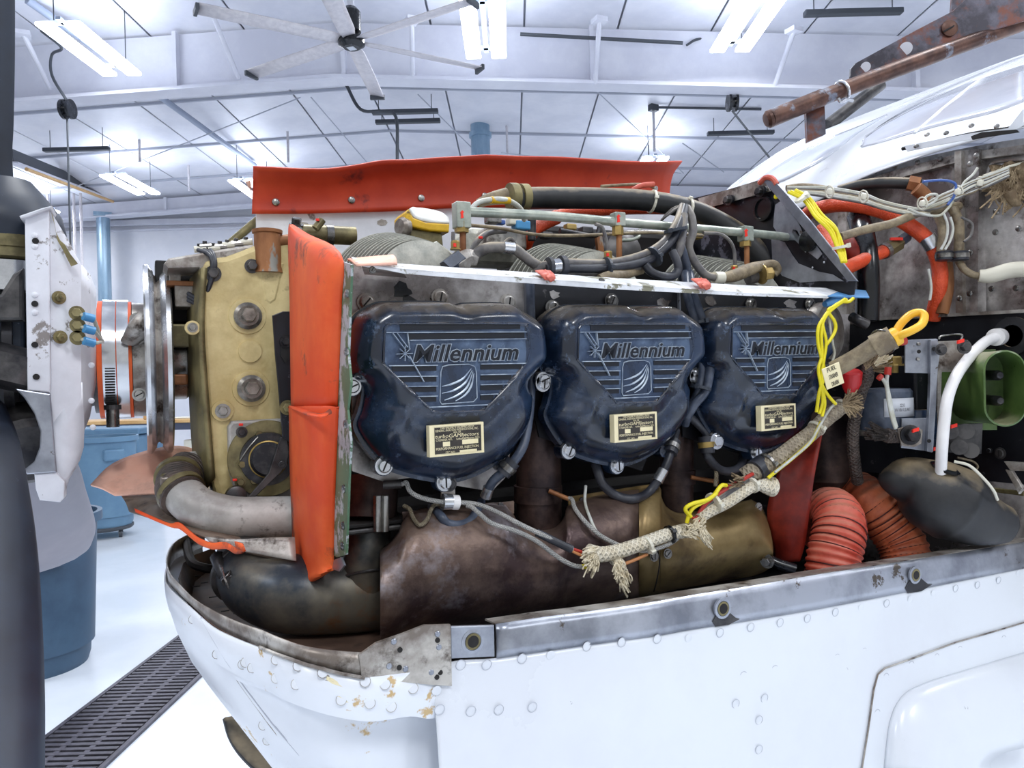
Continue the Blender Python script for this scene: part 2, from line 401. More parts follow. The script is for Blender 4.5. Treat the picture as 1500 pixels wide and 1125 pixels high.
def band(bm, p, axis, R, w, t=.0012, n=24):
    a = V(axis).normalized()
    return lathe(bm, V(p) - a * w / 2, a, [(R + t, 0), (R + t, w)], n)
def tie(p, axis, R, m='tie_white', head=None, label=None, parent=None, w=.0035, cat='cable tie', name='cable_tie'):
    bm = NB(); band(bm, p, axis, R, w, .0009, 18)
    d = V(head) if head is not None else -FW + V((0, 0, .4)); a = V(axis).normalized(); d = (d - a * d.dot(a)).normalized()
    abox(bm, V(p) + d * (R + .001), w * 1.6, w * 1.3, w * 1.3, (a, d, a.cross(d)), .0004)
    return link(name, bm, m, parent, label, cat if parent is None else None)
def text_bm(s, size, ext, shear=0.0, offset=0.0, spacing=1.0):
    c = bpy.data.curves.new('t', 'FONT'); c.body = s; c.size = size; c.extrude = ext; c.shear = shear; c.offset = offset
    c.space_character = spacing; c.align_x = 'CENTER'; c.align_y = 'CENTER'; c.resolution_u = 2
    o = bpy.data.objects.new('t', c); COL.objects.link(o); bpy.context.view_layer.update()
    me = bpy.data.meshes.new_from_object(o.evaluated_get(bpy.context.evaluated_depsgraph_get()))
    bm = NB(); bm.from_mesh(me); bpy.data.objects.remove(o); bpy.data.curves.remove(c); bpy.data.meshes.remove(me); return bm
def place_text(bm, c, ux, uz, fit_w=None):
    """lay a text bmesh at c, running along ux, upright uz, facing ux x uz"""
    ux = V(ux).normalized(); uz = V(uz); uz = (uz - ux * uz.dot(ux)).normalized(); n = ux.cross(uz)
    x0 = min(v.co.x for v in bm.verts); x1 = max(v.co.x for v in bm.verts); s = 1
    if fit_w: s = fit_w / (x1 - x0)
    for v in bm.verts: v.co = V(c) + ux * ((v.co.x - (x0 + x1) / 2) * s) + uz * v.co.y + n * v.co.z
    return bm
def join(dst, src):
    me = bpy.data.meshes.new('j'); src.to_mesh(me); dst.from_mesh(me); bpy.data.meshes.remove(me); src.free(); return dst
def copy_tree(o, parent=None):
    c = o.copy(); COL.objects.link(c); c.parent = parent
    for ch in list(o.children): copy_tree(ch, c)
    return c
# ================================================================== the hangar (built on the hangar's own axes)
AXR, AXF = RH, FW
def hbox(bm, r, d, z, sr, sd, sz, bev=0): return abox(bm, hw(r, d, z), sr, sd, sz, (AXR, AXF, UPW), bev)
link('floor', hbox(NB(), -1, 6, -.05, 26, 24, .1), 'floor_epoxy', kind='structure')
link('wall_back', hbox(NB(), -1, 16.5, 2.85, 26, .2, 5.7), 'wall_paint', kind='structure')
link('wall_left', hbox(NB(), -11.6, 6, 2.85, .2, 24, 5.7), 'wall_paint', kind='structure')
link('wall_right', hbox(NB(), 9.6, 6, 2.85, .2, 24, 5.7), 'wall_paint', kind='structure')
def cz(r): return 5.74 - .05 * abs(r + 2)
# ceiling: a backing skin, and vinyl-faced panels hung under it with open joints
bm = NB(); grid(bm, [[hw(r, d, cz(r) + .05) for r in (-11.6, -2, 9.6)] for d in (-6, 16.5)])
ceil = solid(link('ceiling', bm, 'seam', kind='structure'), .02, 0)
pm = {}
for sgn in (-1, 1):
    bm = NB(); abox(bm, (0, 0, 0), 1.105, 1.83, .02, (V((1, 0, -.05 * sgn)), V((0, 1, 0)), V((0, 0, 1))), .006)
    me = bpy.data.meshes.new('ceiling_panel'); bm.to_mesh(me); bm.free(); me.materials.append(M['ceiling_vinyl']); pm[sgn] = me
for j in range(10):
    for i in range(-9, 11):
        r = -2 + (i - .5) * 1.13
        if r < -11.4 or r > 9.4: continue
        d = -1.0 + j * 1.86
        if d > 16: continue
        o = bpy.data.objects.new('ceiling_panel', pm[1 if r > -2 else -1]); COL.objects.link(o)
        o.parent = ceil; o.location = hw(r, d, cz(r)); o.rotation_euler = (0, 0, -TH)
# frames: a tapered beam with web, flanges and stiffeners across the room
def beam(name, d, dep, label=None):
    t = bpy.data.objects.new(name, None); COL.objects.link(t); t['kind'] = 'structure'
    R = [-11.5, -6, -2, 2, 9.5]
    for nm, w, a, b in (('beam_web', .02, 0, dep), ('beam_flange', .26, -.02, .02)):
        bm = NB()
        for r0, r1 in zip(R, R[1:]):
            z0, z1 = cz(r0) - dep - .06, cz(r1) - dep - .06
            prism(bm, [hw(r0, d - w / 2, z0 + a), hw(r1, d - w / 2, z1 + a), hw(r1, d - w / 2, z1 + b), hw(r0, d - w / 2, z0 + b)], AXF * w)
        bmesh.ops.remove_doubles(bm, verts=bm.verts, dist=1e-4)
        link(nm, bm, 'beam_white', t)
    for r in (-7.2, -3.9, -1.9, 1.05, 4.9):
        link('beam_stiffener', hbox(NB(), r, d - .06, cz(r) - dep / 2 - .06, .05, .1, dep), 'beam_white', t)
    return t
b1 = beam('ceiling_beam', 9.0, .68)
for px, p0, p1 in ((0, (310, 18), (350, 116)), (1, (603, 30), (605, 112)), (2, (878, 30), (872, 122)), (3, (1163, 45), (1135, 126)), (4, (34, 50), (74, 130))):
    bm = cyl(NB(), AD(p0[0], p0[1], 8.35), AD(p1[0], p1[1], 8.9), .028, n=10); abox(bm, AD(p0[0], p0[1], 8.35), .14, .14, .05)
    link('flange_brace', bm, 'beam_white', b1)
b2 = beam('ceiling_beam', 15.9, .3)
# purlins between panel rows, eave trim on the back wall
for i, d in enumerate((7.4, 11.0, 12.9, 14.7)):
    bm = NB()
    for r0, r1 in ((-11.5, -2), (-2, 9.5)):
        prism(bm, [hw(r0, d, cz(r0) - .05), hw(r1, d, cz(r1) - .05), hw(r1, d, cz(r1) - .012), hw(r0, d, cz(r0) - .012)], AXF * .035)
    link('trim_%d' % (i + 1), bm, 'seam', kind='structure')
bm = hbox(NB(), -1, 16.34, 5.02, 25, .12, .13, .01); hbox(bm, -1, 16.36, 4.86, 25, .08, .03)
link('trim_5', bm, 'beam_white', kind='structure')
bm = NB()
for a, b in (((440, 142), (100, 246)), ((612, 128), (735, 226)), ((872, 130), (1000, 205)), ((735, 224), (995, 160)), ((455, 122), (560, 225)), ((1000, 210), (1060, 244))):
    p = AD(*a, 10.6); q = AD(*b, 14.2); p.z = min(p.z, 5.42); q.z = min(q.z, 5.2); cyl(bm, p, q, .009, n=6)
link('roof_brace_rods', bm, 'seam', kind='structure')
# blue column at the left and the crane rail running away to it
def tthing(name, bm, m, label, cat, group=None, smooth=True): return link(name, bm, m, None, label, cat, group, smooth=smooth)
p = AD(150, 288, 15.9); t = thing('steel_column', 'round blue steel column standing by the back wall at far left', 'column', (p.x, p.y, 0))
link('shaft', cyl(NB(), (p.x, p.y, .03), (p.x, p.y, 5.06), .13, n=20), 'blue_duct', t, smooth=True)
bm = NB(); abox(bm, (p.x, p.y, .02), .4, .4, .04); link('base_plate', bm, 'blue_duct', t)
bm = NB(); abox(bm, (p.x, p.y, 5.1), .34, .34, .08); link('cap_plate', bm, 'blue_duct', t)
p = AD(703, 175, 12.6); bm = cyl(NB(), (p.x, p.y, 4.1), (p.x, p.y, cz(-.5) + .0), .16, n=20)
t = thing('vent_duct', 'pale blue round duct dropping from the ceiling behind the orange baffle', 'duct', (p.x, p.y, 4.1))
link('pipe', bm, 'blue_duct', t, smooth=True); link('collar', cyl(NB(), (p.x, p.y, 5.45), (p.x, p.y, 5.52), .19, n=20), 'blue_duct', t, smooth=True)
t = thing('crane_rail', 'grey overhead crane rail running back along the left side', 'rail', hw(-8.9, 12, 5.0))
bm = NB(); a = AD(18, 238, 11.8); b = AD(150, 288, 15.7); u = (b - a).normalized(); sd = u.cross(UPW).normalized()
abox(bm, (a + b) / 2, (b - a).length, .16, .03, (u, sd, sd.cross(u))); link('rail_flange', bm, 'beam_white', t)
bm = NB(); abox(bm, (a + b) / 2 + V((0, 0, .11)), (b - a).length, .03, .2, (u, sd, sd.cross(u))); link('rail_web', bm, 'steel_dark', t)
bm = cyl(NB(), a + V((0, 0, -.1)) + sd * .2, b + V((0, 0, -.1)) + sd * .2, .03, n=8); link('conduit', bm, 'wood', t)
for i, (a, b, d1, d2, lb) in enumerate((((40, 0), (140, 70), 8.0, 8.7, 'blue grey conduit crossing the ceiling at the upper left corner'), ((232, 140), (373, 242), 10.2, 14.0, 'long blue grey conduit slanting down behind the ceiling beam'))):
    bm = cyl(NB(), AD(*a, d1), AD(*b, d2), .045, n=10); tthing('ceiling_conduit', bm, 'conduit_grey', lb, 'conduit')
# lamps
where = ['pair of lit tubes nearest the upper left corner', 'pair of lit tubes at the top centre of the ceiling', 'pair of lit tubes at top right beside the dark fixture',
         'lit lamp above the white spinner ring, by the blue column', 'lit lamp far left just above the spinner bulkhead', 'lit lamp peeping over the left end of the orange baffle', 'lit lamp peeping over the right end of the orange baffle']
for i, (r, d) in enumerate(LAMPS):
    t = thing('fluorescent_lamp', 'white hanging fluorescent fixture, ' + where[i], 'ceiling light', hw(r, d, 4.94), 'hanging fluorescent fixtures')
    bm = hbox(NB(), r, d, 5.0, .05, 1.2, .03)
    for q in (-.5, .5): hbox(bm, r, d + q, 5.0, .34, .05, .03)
    link('lamp_housing', bm, 'conduit_grey', t)
    for s in (-1, 1):
        link('lamp_tube', hbox(NB(), r + s * .14, d, 4.945, .165, 1.24, .04, .015), 'lamp_glow', t)
        link('hanger_wire', cyl(NB(), hw(r + s * .1, d + s * .5, 5.01), hw(r + s * .1, d + s * .5, cz(r) - .01), .006, n=6), 'steel_dark', t)
for i, (a, b, d, lb) in enumerate((((64, 220), (160, 210), 11.8, 'far left beyond the big beam'), ((1178, 20), (1322, 29), 8.2, 'top right next to the lit tubes'), ((1036, 196), (1134, 201), 12.0, 'below the cord reel at right'),
                              ((545, 165), (642, 168), 10.8, 'upper one of the pair below the fan'), ((550, 179), (645, 179), 11.4, 'lower one of the pair below the fan'))):
    P, Q = AD(*a, d), AD(*b, d); Q.z = P.z; u = (Q - P).normalized()
    t = thing('tube_heater', 'dark slim unlit ceiling fixture, ' + lb, 'ceiling fixture', P, 'dark ceiling fixtures')
    bm = NB(); abox(bm, (P + Q) / 2, (Q - P).length, .09, .06, (u, u.cross(UPW), UPW), .01); link('housing', bm, 'steel_dark', t)
    for f in (.1, .9):
        c = P.lerp(Q, f); link('hanger_wire', cyl(NB(), c, (c.x, c.y, 5.5), .006, n=6), 'steel_dark', t)
# ceiling fan: six long blades at rest
c = AD(515, 62, 6.5); t = thing('ceiling_fan', 'large six bladed ceiling fan with grey blades and black hub', 'ceiling fan', c)
link('hub', lathe(NB(), c, (0, 0, 1), [(0, -.05), (.07, -.05), (.115, -.02), (.115, .03), (.06, .06), (0, .06)], 28), 'black_gloss', t, smooth=30)
link('motor', lathe(NB(), c + V((0, 0, .06)), (0, 0, 1), [(.05, 0), (.085, .03), (.085, .2), (.05, .24)], 24), 'black_gloss', t, smooth=30)
link('down_rod', cyl(NB(), c + V((0, 0, .3)), (c.x, c.y, cz(-1.6) - .01), .03, n=12), 'beam_white', t, smooth=True)
link('hub_badge', lathe(NB(), c + V((0, 0, -.056)), (0, 0, 1), [(.045, 0), (.045, .006)], 4), 'paper_gray', t)
for k in range(6):
    a = radians(96 - 60 * k - 6); u = RH * cos(a) + FW * sin(a); v = u.cross(UPW)
    bm = NB(); rows = []
    for s, wd in ((.1, .05), (.2, .07), (.7, .075), (1.24, .07)):
        rows.append([c + u * s + v * (wd * q) + V((0, 0, .012 - .014 * q)) for q in (-1, -.3, .4, 1)])
    grid(bm, rows); b = solid(link('fan_blade', bm, 'fan_blade', t, smooth=True), .008)
    e = NB(); abox(e, c + u * 1.25, .03, .15, .05, (u, v, UPW), .006); link('blade_tip', e, 'steel_dark', b)
# cord reels and drop cords
for i, (px, py, d, top, bot, lb) in enumerate(((98, 160, 8.6, (60, 45), 470, 'at the upper left, its cord dropping behind the spinner'), (1072, 150, 9.2, (1006, 66), 0, 'right of centre above the windscreen'))):
    c = AD(px, py, d); t = thing('cord_reel', 'black hanging cord reel ' + lb, 'cord reel', c)
    link('reel', lathe(NB(), c - RH * .05, RH, [(.04, 0), (.11, 0), (.11, .03), (.06, .03), (.06, .08), (.11, .08), (.11, .11), (.04, .11)], 20), 'black_gloss', t, smooth=30)
    pts = [AD(*top, d - .3), AD(top[0] + (30 if i == 0 else 20), top[1] + (25 if i == 0 else -9), d - .2), AD(px - 22 if i == 0 else px + 3, 80 if i == 0 else 62, d), AD(px - 22 if i == 0 else px + 7, 110, d), c + V((0, 0, .1))]
    link('feed_cord', sweep(NB(), pts, .016, k=5, n=6), 'steel_dark', t, smooth=True)
    if bot: link('drop_cord', cyl(NB(), c - V((0, 0, .1)), V((c.x, c.y, 1.9)), .012, n=6), 'steel_dark', t)
    else: link('drop_cord', cyl(NB(), c - V((0, 0, .1)), AD(1128, 232, 9.2), .012, n=6), 'steel_dark', t)
for i, (px, py0, py1, d, lb) in enumerate(((420, 145, 238, 12.5, 'above the left end of the orange baffle'), (741, 140, 226, 12.5, 'right of the blue duct'), (203, 167, 238, 12.5, 'above the lit lamp by the blue column'), (957, 158, 222, 11.5, 'above the right end of the orange baffle'), (275, 208, 280, 14, 'above the engine front'))):
    a, b = AD(px, py0, d), AD(px, py1, d); b.x, b.y = a.x, a.y
    t = thing('hanging_rod', 'thin grey rod hanging from the ceiling ' + lb, 'rod', b)
    link('rod', cyl(NB(), b, (a.x, a.y, min(5.6, a.z + .5)), .02, n=8), 'fan_blade', t); bm = NB(); abox(bm, a, .14, .1, .1, None, .01); link('junction_box', bm, 'steel_dark', t)
for px in (70, 108, 118):
    a = AD(px, 290, 14.5); tthing('wall_conduit', cyl(NB(), (a.x, a.y, 1.0), (a.x, a.y, 5.2), .025, n=8), 'fan_blade', 'thin grey upright conduit, %s of three left of the blue column' % {70: 'leftmost', 108: 'middle', 118: 'rightmost'}[px], 'conduit')
a, b = AD(950, 157, 11.5), AD(1115, 160, 11.5); tthing('ceiling_pipe', cyl(NB(), a, b, .02, n=8), 'steel_dark', 'thin dark pipe crossing level behind the right cord reel', 'pipe')
a, b = AD(762, 50, 8.75), AD(1000, 63, 8.75); tthing('beam_conduit', cyl(NB(), a, b, .022, n=8), 'steel_dark', 'dark conduit clipped along the top of the big beam', 'conduit')
a = [AD(506, 122, 10), AD(528, 160, 10), AD(560, 163, 10), AD(580, 172, 10), AD(582, 235, 10)]
tthing('bent_conduit', sweep(NB(), a, .022, n=8), 'steel_dark', 'bent dark conduit dropping behind the fan', 'conduit')

# floor drain
t = thing('trench_drain', 'dark steel trench grate let into the white floor', 'floor drain', hw(-1.63, 3.2, .001))
link('channel', hbox(NB(), -1.63, 3.4, .003, .33, 3.9, .004), 'grate_dark', t)
for s in (-1, 1): link('frame_bar', hbox(NB(), -1.63 + s * .172, 3.4, .006, .018, 3.9, .012), 'grate', t)
proto = None
for k in range(104):
    d = 1.5 + k * .0365
    if proto is None:
        bm = NB(); abox(bm, hw(-1.63, d, .0085), .318, .02, .007, (AXR, AXF, UPW), .001)
        for q in (-.055, .055): abox(bm, hw(-1.63 + q, d + .018, .0075), .02, .02, .006, (AXR, AXF, UPW))
        proto = link('grate_bar', bm, 'grate', t); base = hw(-1.63, d, 0)
    else:
        o = proto.copy(); COL.objects.link(o); o.location = hw(-1.63, d, 0) - base
# bins and bench at the back
def round_bin(r, d, R, h, m, label, dolly=True):
    c = hw(r, d, 0); z0 = .1 if dolly else 0
    t = thing('waste_bin', label, 'bin', c)
    bm = lathe(NB(), (c.x, c.y, 0), (0, 0, 1), [(R * .8, z0), (R * .84, z0 + .04), (R * .97, h - .05), (R * 1.05, h - .045), (R * 1.05, h), (R * .98, h), (R * .9, z0 + .1), (0, z0 + .1)], 36)
    link('bin_body', bm, m, t, smooth=30)
    for sg in (-1, 1):
        bm = NB(); q = c + RH * (sg * R * .72) - FW * (R * .68); ax = (q - c).normalized()
        abox(bm, V((q.x, q.y, h - .16)), .17, .06, .1, (ax.cross(UPW), ax, UPW), .015); link('handle', bm, m, t)
    for k in range(4):
        a = pi / 4 + k * pi / 2; q = c + V((cos(a), sin(a), 0)) * R * .66
        if dolly: link('caster', cyl(NB(), V((q.x - .015, q.y, .036)), V((q.x + .015, q.y, .036)), .036, n=14), 'steel_dark', t, smooth=30)
    if dolly: link('dolly', lathe(NB(), (c.x, c.y, .07), (0, 0, 1), [(R * .8, 0), (R * .85, .015), (R * .85, .035), (0, .035)], 30), 'steel_dark', t, smooth=30)
round_bin(-3.78, 6.9, .29, .92, 'bin_blue', 'round blue waste bin on a wheeled dolly, behind the spinner ring')
round_bin(-2.36, 3.62, .31, .73, 'bin_dark', 'dark blue round bin standing behind the propeller blade', False)
c = hw(-4.5, 8.4, 0); t = thing('tote_bin', 'large square blue tote with a lid behind the round bin', 'bin', c)
bm = NB(); abox(bm, c + V((0, 0, .45)), .9, .6, .82, (RH, FW, UPW), .03); link('tote_body', bm, 'bin_blue', t)
bm = NB(); abox(bm, c + V((0, 0, .9)), .98, .68, .07, (RH, FW, UPW), .02); link('lid', bm, 'bin_blue', t)
bm = NB(); abox(bm, c + V((.0, 0, .78)) - FW * .32 + RH * .15, .3, .02, .05, (RH, FW, UPW), .01); link('grip', bm, 'bin_dark', t)
c = hw(-4.6, 10.2, 0); t = thing('work_bench', 'wooden topped work bench against the far wall', 'bench', c)
link('bench_top', hbox(NB(), -4.4, 10.2, .93, 3.2, .8, .05, .01), 'wood', t)
link('lower_shelf', hbox(NB(), -4.4, 10.2, .4, 3.0, .7, .03), 'steel_dark', t)
link('apron', hbox(NB(), -4.4, 9.83, .86, 3.1, .03, .09), 'violet_block', t)
for a in (-1.5, 1.5):
    for b in (-.33, .33): link('leg', hbox(NB(), -4.4 + a, 10.2 + b, .455, .06, .06, .9), 'steel_dark', t)
for i, (r, dz, s, m, lb, nm, ct) in enumerate(((-4.75, .955, (.3, .2, .14), 'cardboard', 'small cardboard box lying on the work bench, left of the papers', 'cardboard_box', 'box'), (-4.35, .955, (.4, .3, .02), 'paper', 'white sheets of paper on the work bench', 'paper_stack', 'paper'),
        (-4.05, .955, (.16, .16, .2), 'paint_blue', 'blue bottle crate on the work bench', 'parts_crate', 'crate'), (-3.8, .955, (.2, .2, .12), 'paper', 'white carton on the right of the work bench', 'carton', 'box'),
        (-4.2, .415, (.3, .3, .26), 'paper', 'white tub on the shelf under the work bench', 'storage_tub', 'tub'), (-3.85, .415, (.24, .3, .2), 'wire_orange', 'orange brown parts box under the work bench', 'parts_box', 'box'))):
    link(nm, hbox(NB(), r, 10.05, dz + s[2] / 2, *s, .012), m, None, lb, ct)
# ================================================================== propeller, spinner ring, hub, pulley
CX, CY, CZc = 0.0, 1.13, 1.3 + .046       # crankshaft centre line runs along X at y=CY
AXX = V((1, 0, 0))
prop = thing('propeller', 'three bladed propeller with navy blades seen at the left edge', 'propeller', (-.2, CY, CZc))
link('hub', lathe(NB(), (-.26, CY, CZc), AXX, [(0, 0), (.05, .0), (.075, .03), (.085, .06), (.085, .13), (.07, .16), (.06, .2)], 32), 'prop_navy', prop, smooth=35)
def blade(ang, rs, edge_px, chord, m, label):
    """leading edge solved from the pixels; chord runs forward from it, twisting"""
    yv, zv = cos(ang), sin(ang); rows = []
    tng = V((0, -zv, yv))
    for r, px, ch, tw in zip(rs, edge_px, chord, [.9 - .5 * i / (len(rs) - 1) for i in range(len(rs))]):
        y, z = CY + r * yv, r * zv
        if px is None: x = -.13
        else:
            x = -.2
            for _ in range(20):          # walk x until the point falls on the wanted column
                p = V((x, y, CZc + z)) - EYE; u = p.dot(CR) / p.dot(FW) * FPX + 750
                x += (px - u) * p.dot(FW) / FPX / CR.x * .8
        c = V((x, y, CZc + z)); dr = V((-1, 0, 0)) * cos(tw) + tng * (-sin(tw) * .5)
        row = []
        nrm = dr.cross(V((0, yv, zv))).normalized()
        for k in range(16):
            a = 2 * pi * k / 16; q = .5 - .5 * cos(a); th = ch * .10 * sin(a) * (1.3 - .6 * q)
            row.append(c + dr * (ch * q) + nrm * th)
        rows.append(row)
    bm = NB(); rr = [[p for p in r] for r in loft_rows(rows, 5, 1)]; vs = grid(bm, rr, close=True)
    bm.faces.new(vs[0][::-1]); bm.faces.new(vs[-1]); bmesh.ops.recalc_face_normals(bm, faces=bm.faces)
    return link('blade', bm, m, prop, label, smooth=50)
blade(radians(90), [.19, .22, .26, .3, .4, .56, .8, 1.1], [38, 22, 18, 20, 22, 22, 24, 26], [.14, .16, .15, .15, .16, .17, .17, .15], 'prop_navy', 'upper blade')
blade(radians(210), [.12, .2, .3, .38, .46, .54, .6, .68, .9], [8, 30, 46, 56, 62, 66, 66, 66, 60], [.12, .14, .16, .17, .17, .17, .17, .17, .15], 'prop_navy', 'near blade')
blade(radians(-26), [.1, .35, .5, .6, .68, .75, .82, .88, .915], [60, 112, 126, 134, 139, 140, 136, 126, 112], [.1, .15, .2, .24, .28, .3, .28, .2, .06], 'prop_grey', 'far grey blade')
# white spinner bulkhead : front flange strip, conical skin and rear ring
sp = thing('spinner_bulkhead', 'white painted spinner bulkhead ring with chipped paint', 'spinner', (-.1, CY, CZc))
YS = .955                                 # the side nearest the viewer
def outline(name, pts, y, th, m, parent, label=None, bev=.0015, vec=None):
    return plate(name, [AY(a, b, y) for a, b in pts], vec or V((0, th, 0)), m, parent, label, bev=bev)
# the bulkhead is a square-cornered open box round the hub: near face in three folds
rows = []
PX = [(38, 318, 574, 1.03), (54, 312, 590, 1.0), (73, 309, 706, .985), (74, 309, 706, .985), (100, 352, 672, .99), (119, 388, 640, .995), (120, 388, 640, 1.0), (132, 402, 610, 1.02), (141, 424, 560, 1.05)]
for px, t_, b_, y in PX: rows.append([AY(px, t_ + (b_ - t_) * k / 8, y) for k in range(9)])
bm = NB(); grid(bm, rows); solid(link('side_skin', bm, 'white_worn', sp, smooth=30), .003, -1)
sheet('lower_skin', [[AY(72, 628, .985), AY(120, 560, .997)], [AY(78, 700, .985), AY(122, 655, .997)], [AY(94, 724, .99), AY(100, 700, .995)]], 'white_worn', .003, sp, ku=3, kv=2)
outline('flange_strip', [(36, 315), (72, 308), (74, 560), (73, 575), (40, 572)], .978, .01, 'white_worn', sp)
outline('gusset', [(22, 569), (74, 577), (83, 692), (40, 695), (33, 690), (50, 676), (58, 655), (59, 632), (50, 606), (36, 584)], .972, .004, 'bare_alu', sp, 'bare metal gusset with a curved cutout')
outline('flange_foot', [(50, 694), (82, 692), (95, 706), (94, 730), (88, 736), (58, 733), (52, 716)], .975, .03, 'white_worn', sp)
outline('top_lip', [(28, 316), (60, 305), (76, 301), (74, 305), (40, 318), (30, 320)], .97, .05, 'white_worn', sp)
outline('bare_patch', [(74, 308), (80, 330), (84, 352), (92, 366), (98, 378), (104, 390), (114, 386), (103, 372), (95, 358), (88, 352), (82, 340), (78, 318)], .980, .0025, 'olive_metal', sp, 'patch of peeled paint', 0)
link('back_plate', lathe(NB(), (-.155, CY, CZc), AXX, [(0, 0), (.09, 0), (.12, .01), (.12, .02), (0, .02)], 40), 'dark_steel', sp, smooth=30)
for px, py in ((52, 353), (51, 445), (51, 505), (53, 552)):
    link('screw_hole', cyl(NB(), AY(px, py, .978), AY(px, py, .976), .0034, n=14), 'black_and_shade', sp)
for px, py in ((51, 345), (51, 361), (51, 432), (51, 458), (54, 585), (64, 685), (134, 535), (134, 587), (136, 626), (66, 700)):
    link('rivet', lathe(NB(), AY(px, py, .978 if px < 70 else 1.0), (0, -1, 0), [(.0034, 0), (.0032, .0012), (.0018, .0022), (0, .0024)], 12), 'white_worn', sp, smooth=True)
for px, py in ((86, 436), (88, 494)):
    a = V((.5, -1, 0)).normalized(); p = AY(px, py, .985); b = link('nut_and_stud', hexbolt(NB(), p, a, .005, .005), 'olive_metal', sp); link('stud', cyl(NB(), p, p + a * .014, .002, n=8), 'olive_metal', b)
for k, (px, py) in enumerate(((113, 459), (114, 477), (114, 495))):
    p = AY(px, py, .982); t = thing('balance_wire', 'blue crimped wire terminal on the spinner bulkhead, %s of three' % ('topmost', 'middle', 'lowest')[k], 'wire', p)
    link('stud', hexbolt(NB(), p + V((0, -.002, 0)), (0, -1, 0), .0055, .006), 'olive_metal', t)
    q = AY(px + 9, py + 4, .97); q2 = AY(px + 24, py + 8, .975); q3 = AY(px + 36, 500, 1.0)
    link('crimp', cyl(NB(), q, q2, .0048, n=14), 'blue_crimp', t, smooth=30)
    link('lead', sweep(NB(), [p + V((0, -.006, 0)), q.lerp(q2, .5), q2, q3], .0022, n=8), 'wire_white', t, smooth=True)
# prop hub extension: orange rubber, clamped bands, flange with screws
hx = thing('hub_extension', 'prop shaft boot with orange rubber and two steel band clamps', 'shaft boot', (-.02, CY, CZc))
def xat(px, py=519, y=None, R=.1):         # x of a drum of radius R seen at column px (near side)
    y = CY - R if y is None else y; return AY(px, py, y).x
def drum(name, p0, p1, R, m, par, taper=None, **k):
    x0, x1 = xat(p0, R=R), xat(p1, R=R); return link(name, lathe(NB(), (x0, CY, CZc), AXX, [(R, 0), (taper or R, x1 - x0)], 40), m, par, smooth=30, **k)
drum('rubber_boot', 141, 193, .0775, 'orange_rubber', hx)
a = drum('clamp_band', 149, 169, .0795, 'steel_bright', hx); drum('clamp_band', 170.5, 188, .0795, 'steel_bright', hx)
bm = NB()
for k in range(16):
    p = AY(161, 540 + k * 4, CY - .0785); q_ = V((0, -sqrt(max(0, .0802 ** 2 - (p.z - CZc) ** 2)), 0)); abox(bm, (p.x, CY + q_.y, p.z), .011, .002, .0012)
link('clamp_slots', bm, 'black_and_shade', a)
drum('prop_flange', 194, 222, .076, 'dirty_alu', hx); drum('flange_neck', 134, 141, .07, 'dark_steel', hx)
for px, py in ((204, 494), (204, 578), (200, 468)):
    screw('flange_screw', AY(px, py, CY - .075), (0, -1, 0), .0062, hx, 'steel', .005)
p = AY(165, 600, CY - .06); b = link('clamp_screw', cyl(NB(), p, p + V((0, 0, -.022)) , .0075, n=18), 'steel', hx, smooth=30); link('clamp_worm', cyl(NB(), p + V((0, 0, .006)), p + V((0, 0, 0)), .01, n=18), 'dark_steel', b)
link('lever', sweep(NB(), [AY(190, 500, 1.05), AY(207, 478, 1.03), AY(214, 460, 1.03)], [.012, .017, .009], flat=.6), 'dirty_alu', hx, smooth=True)
# alternator drive sheave with two rims
pu = thing('drive_pulley', 'large thin aluminium drive pulley with double rim and V groove', 'pulley', (.01, CY, CZc))
x0 = .008
link('front_rim', lathe(NB(), (x0, CY, CZc), AXX, [(.085, .0), (.126, -.008), (.1275, -.006), (.1275, -.002), (.119, .004), (.085, .004)], 72), 'steel_bright', pu, smooth=30)
link('groove', lathe(NB(), (x0 + .003, CY, CZc), AXX, [(.08, 0), (.116, .0), (.112, .004), (.116, .009), (.08, .009)], 72), 'dirty_alu', pu, smooth=30)
link('rear_rim', lathe(NB(), (x0 + .011, CY, CZc), AXX, [(.085, 0), (.119, .0), (.1275, .006), (.1275, .011), (.124, .013), (.085, .006)], 72), 'steel_bright', pu, smooth=30)
link('pulley_web', lathe(NB(), (x0 - .004, CY, CZc), AXX, [(.03, 0), (.09, .0), (.09, .012), (.03, .012)], 48), 'dark_steel', pu, smooth=30)
sh = thing('crankshaft_nose', 'dark steel crankshaft nose between the pulley and the gold crankcase', 'shaft', (.06, CY, CZc))
link('shaft', lathe(NB(), (.02, CY, CZc), AXX, [(.05, 0), (.055, .01), (.055, .03), (.045, .04), (.045, .09)], 36), 'steel', sh, smooth=30)
link('seal_flange', lathe(NB(), (.068, CY, CZc), AXX, [(.06, 0), (.09, .004), (.09, .014), (.0, .014)], 36), 'dark_steel', sh, smooth=30)
bm = NB(); abox(bm, AY(262, 492, 1.06), .03, .02, .03, None, .003); link('lug', bm, 'olive_metal', sh)
bm = NB(); abox(bm, AY(263, 556, 1.05), .02, .02, .014, None, .003); link('lug', bm, 'rust_brown', sh)

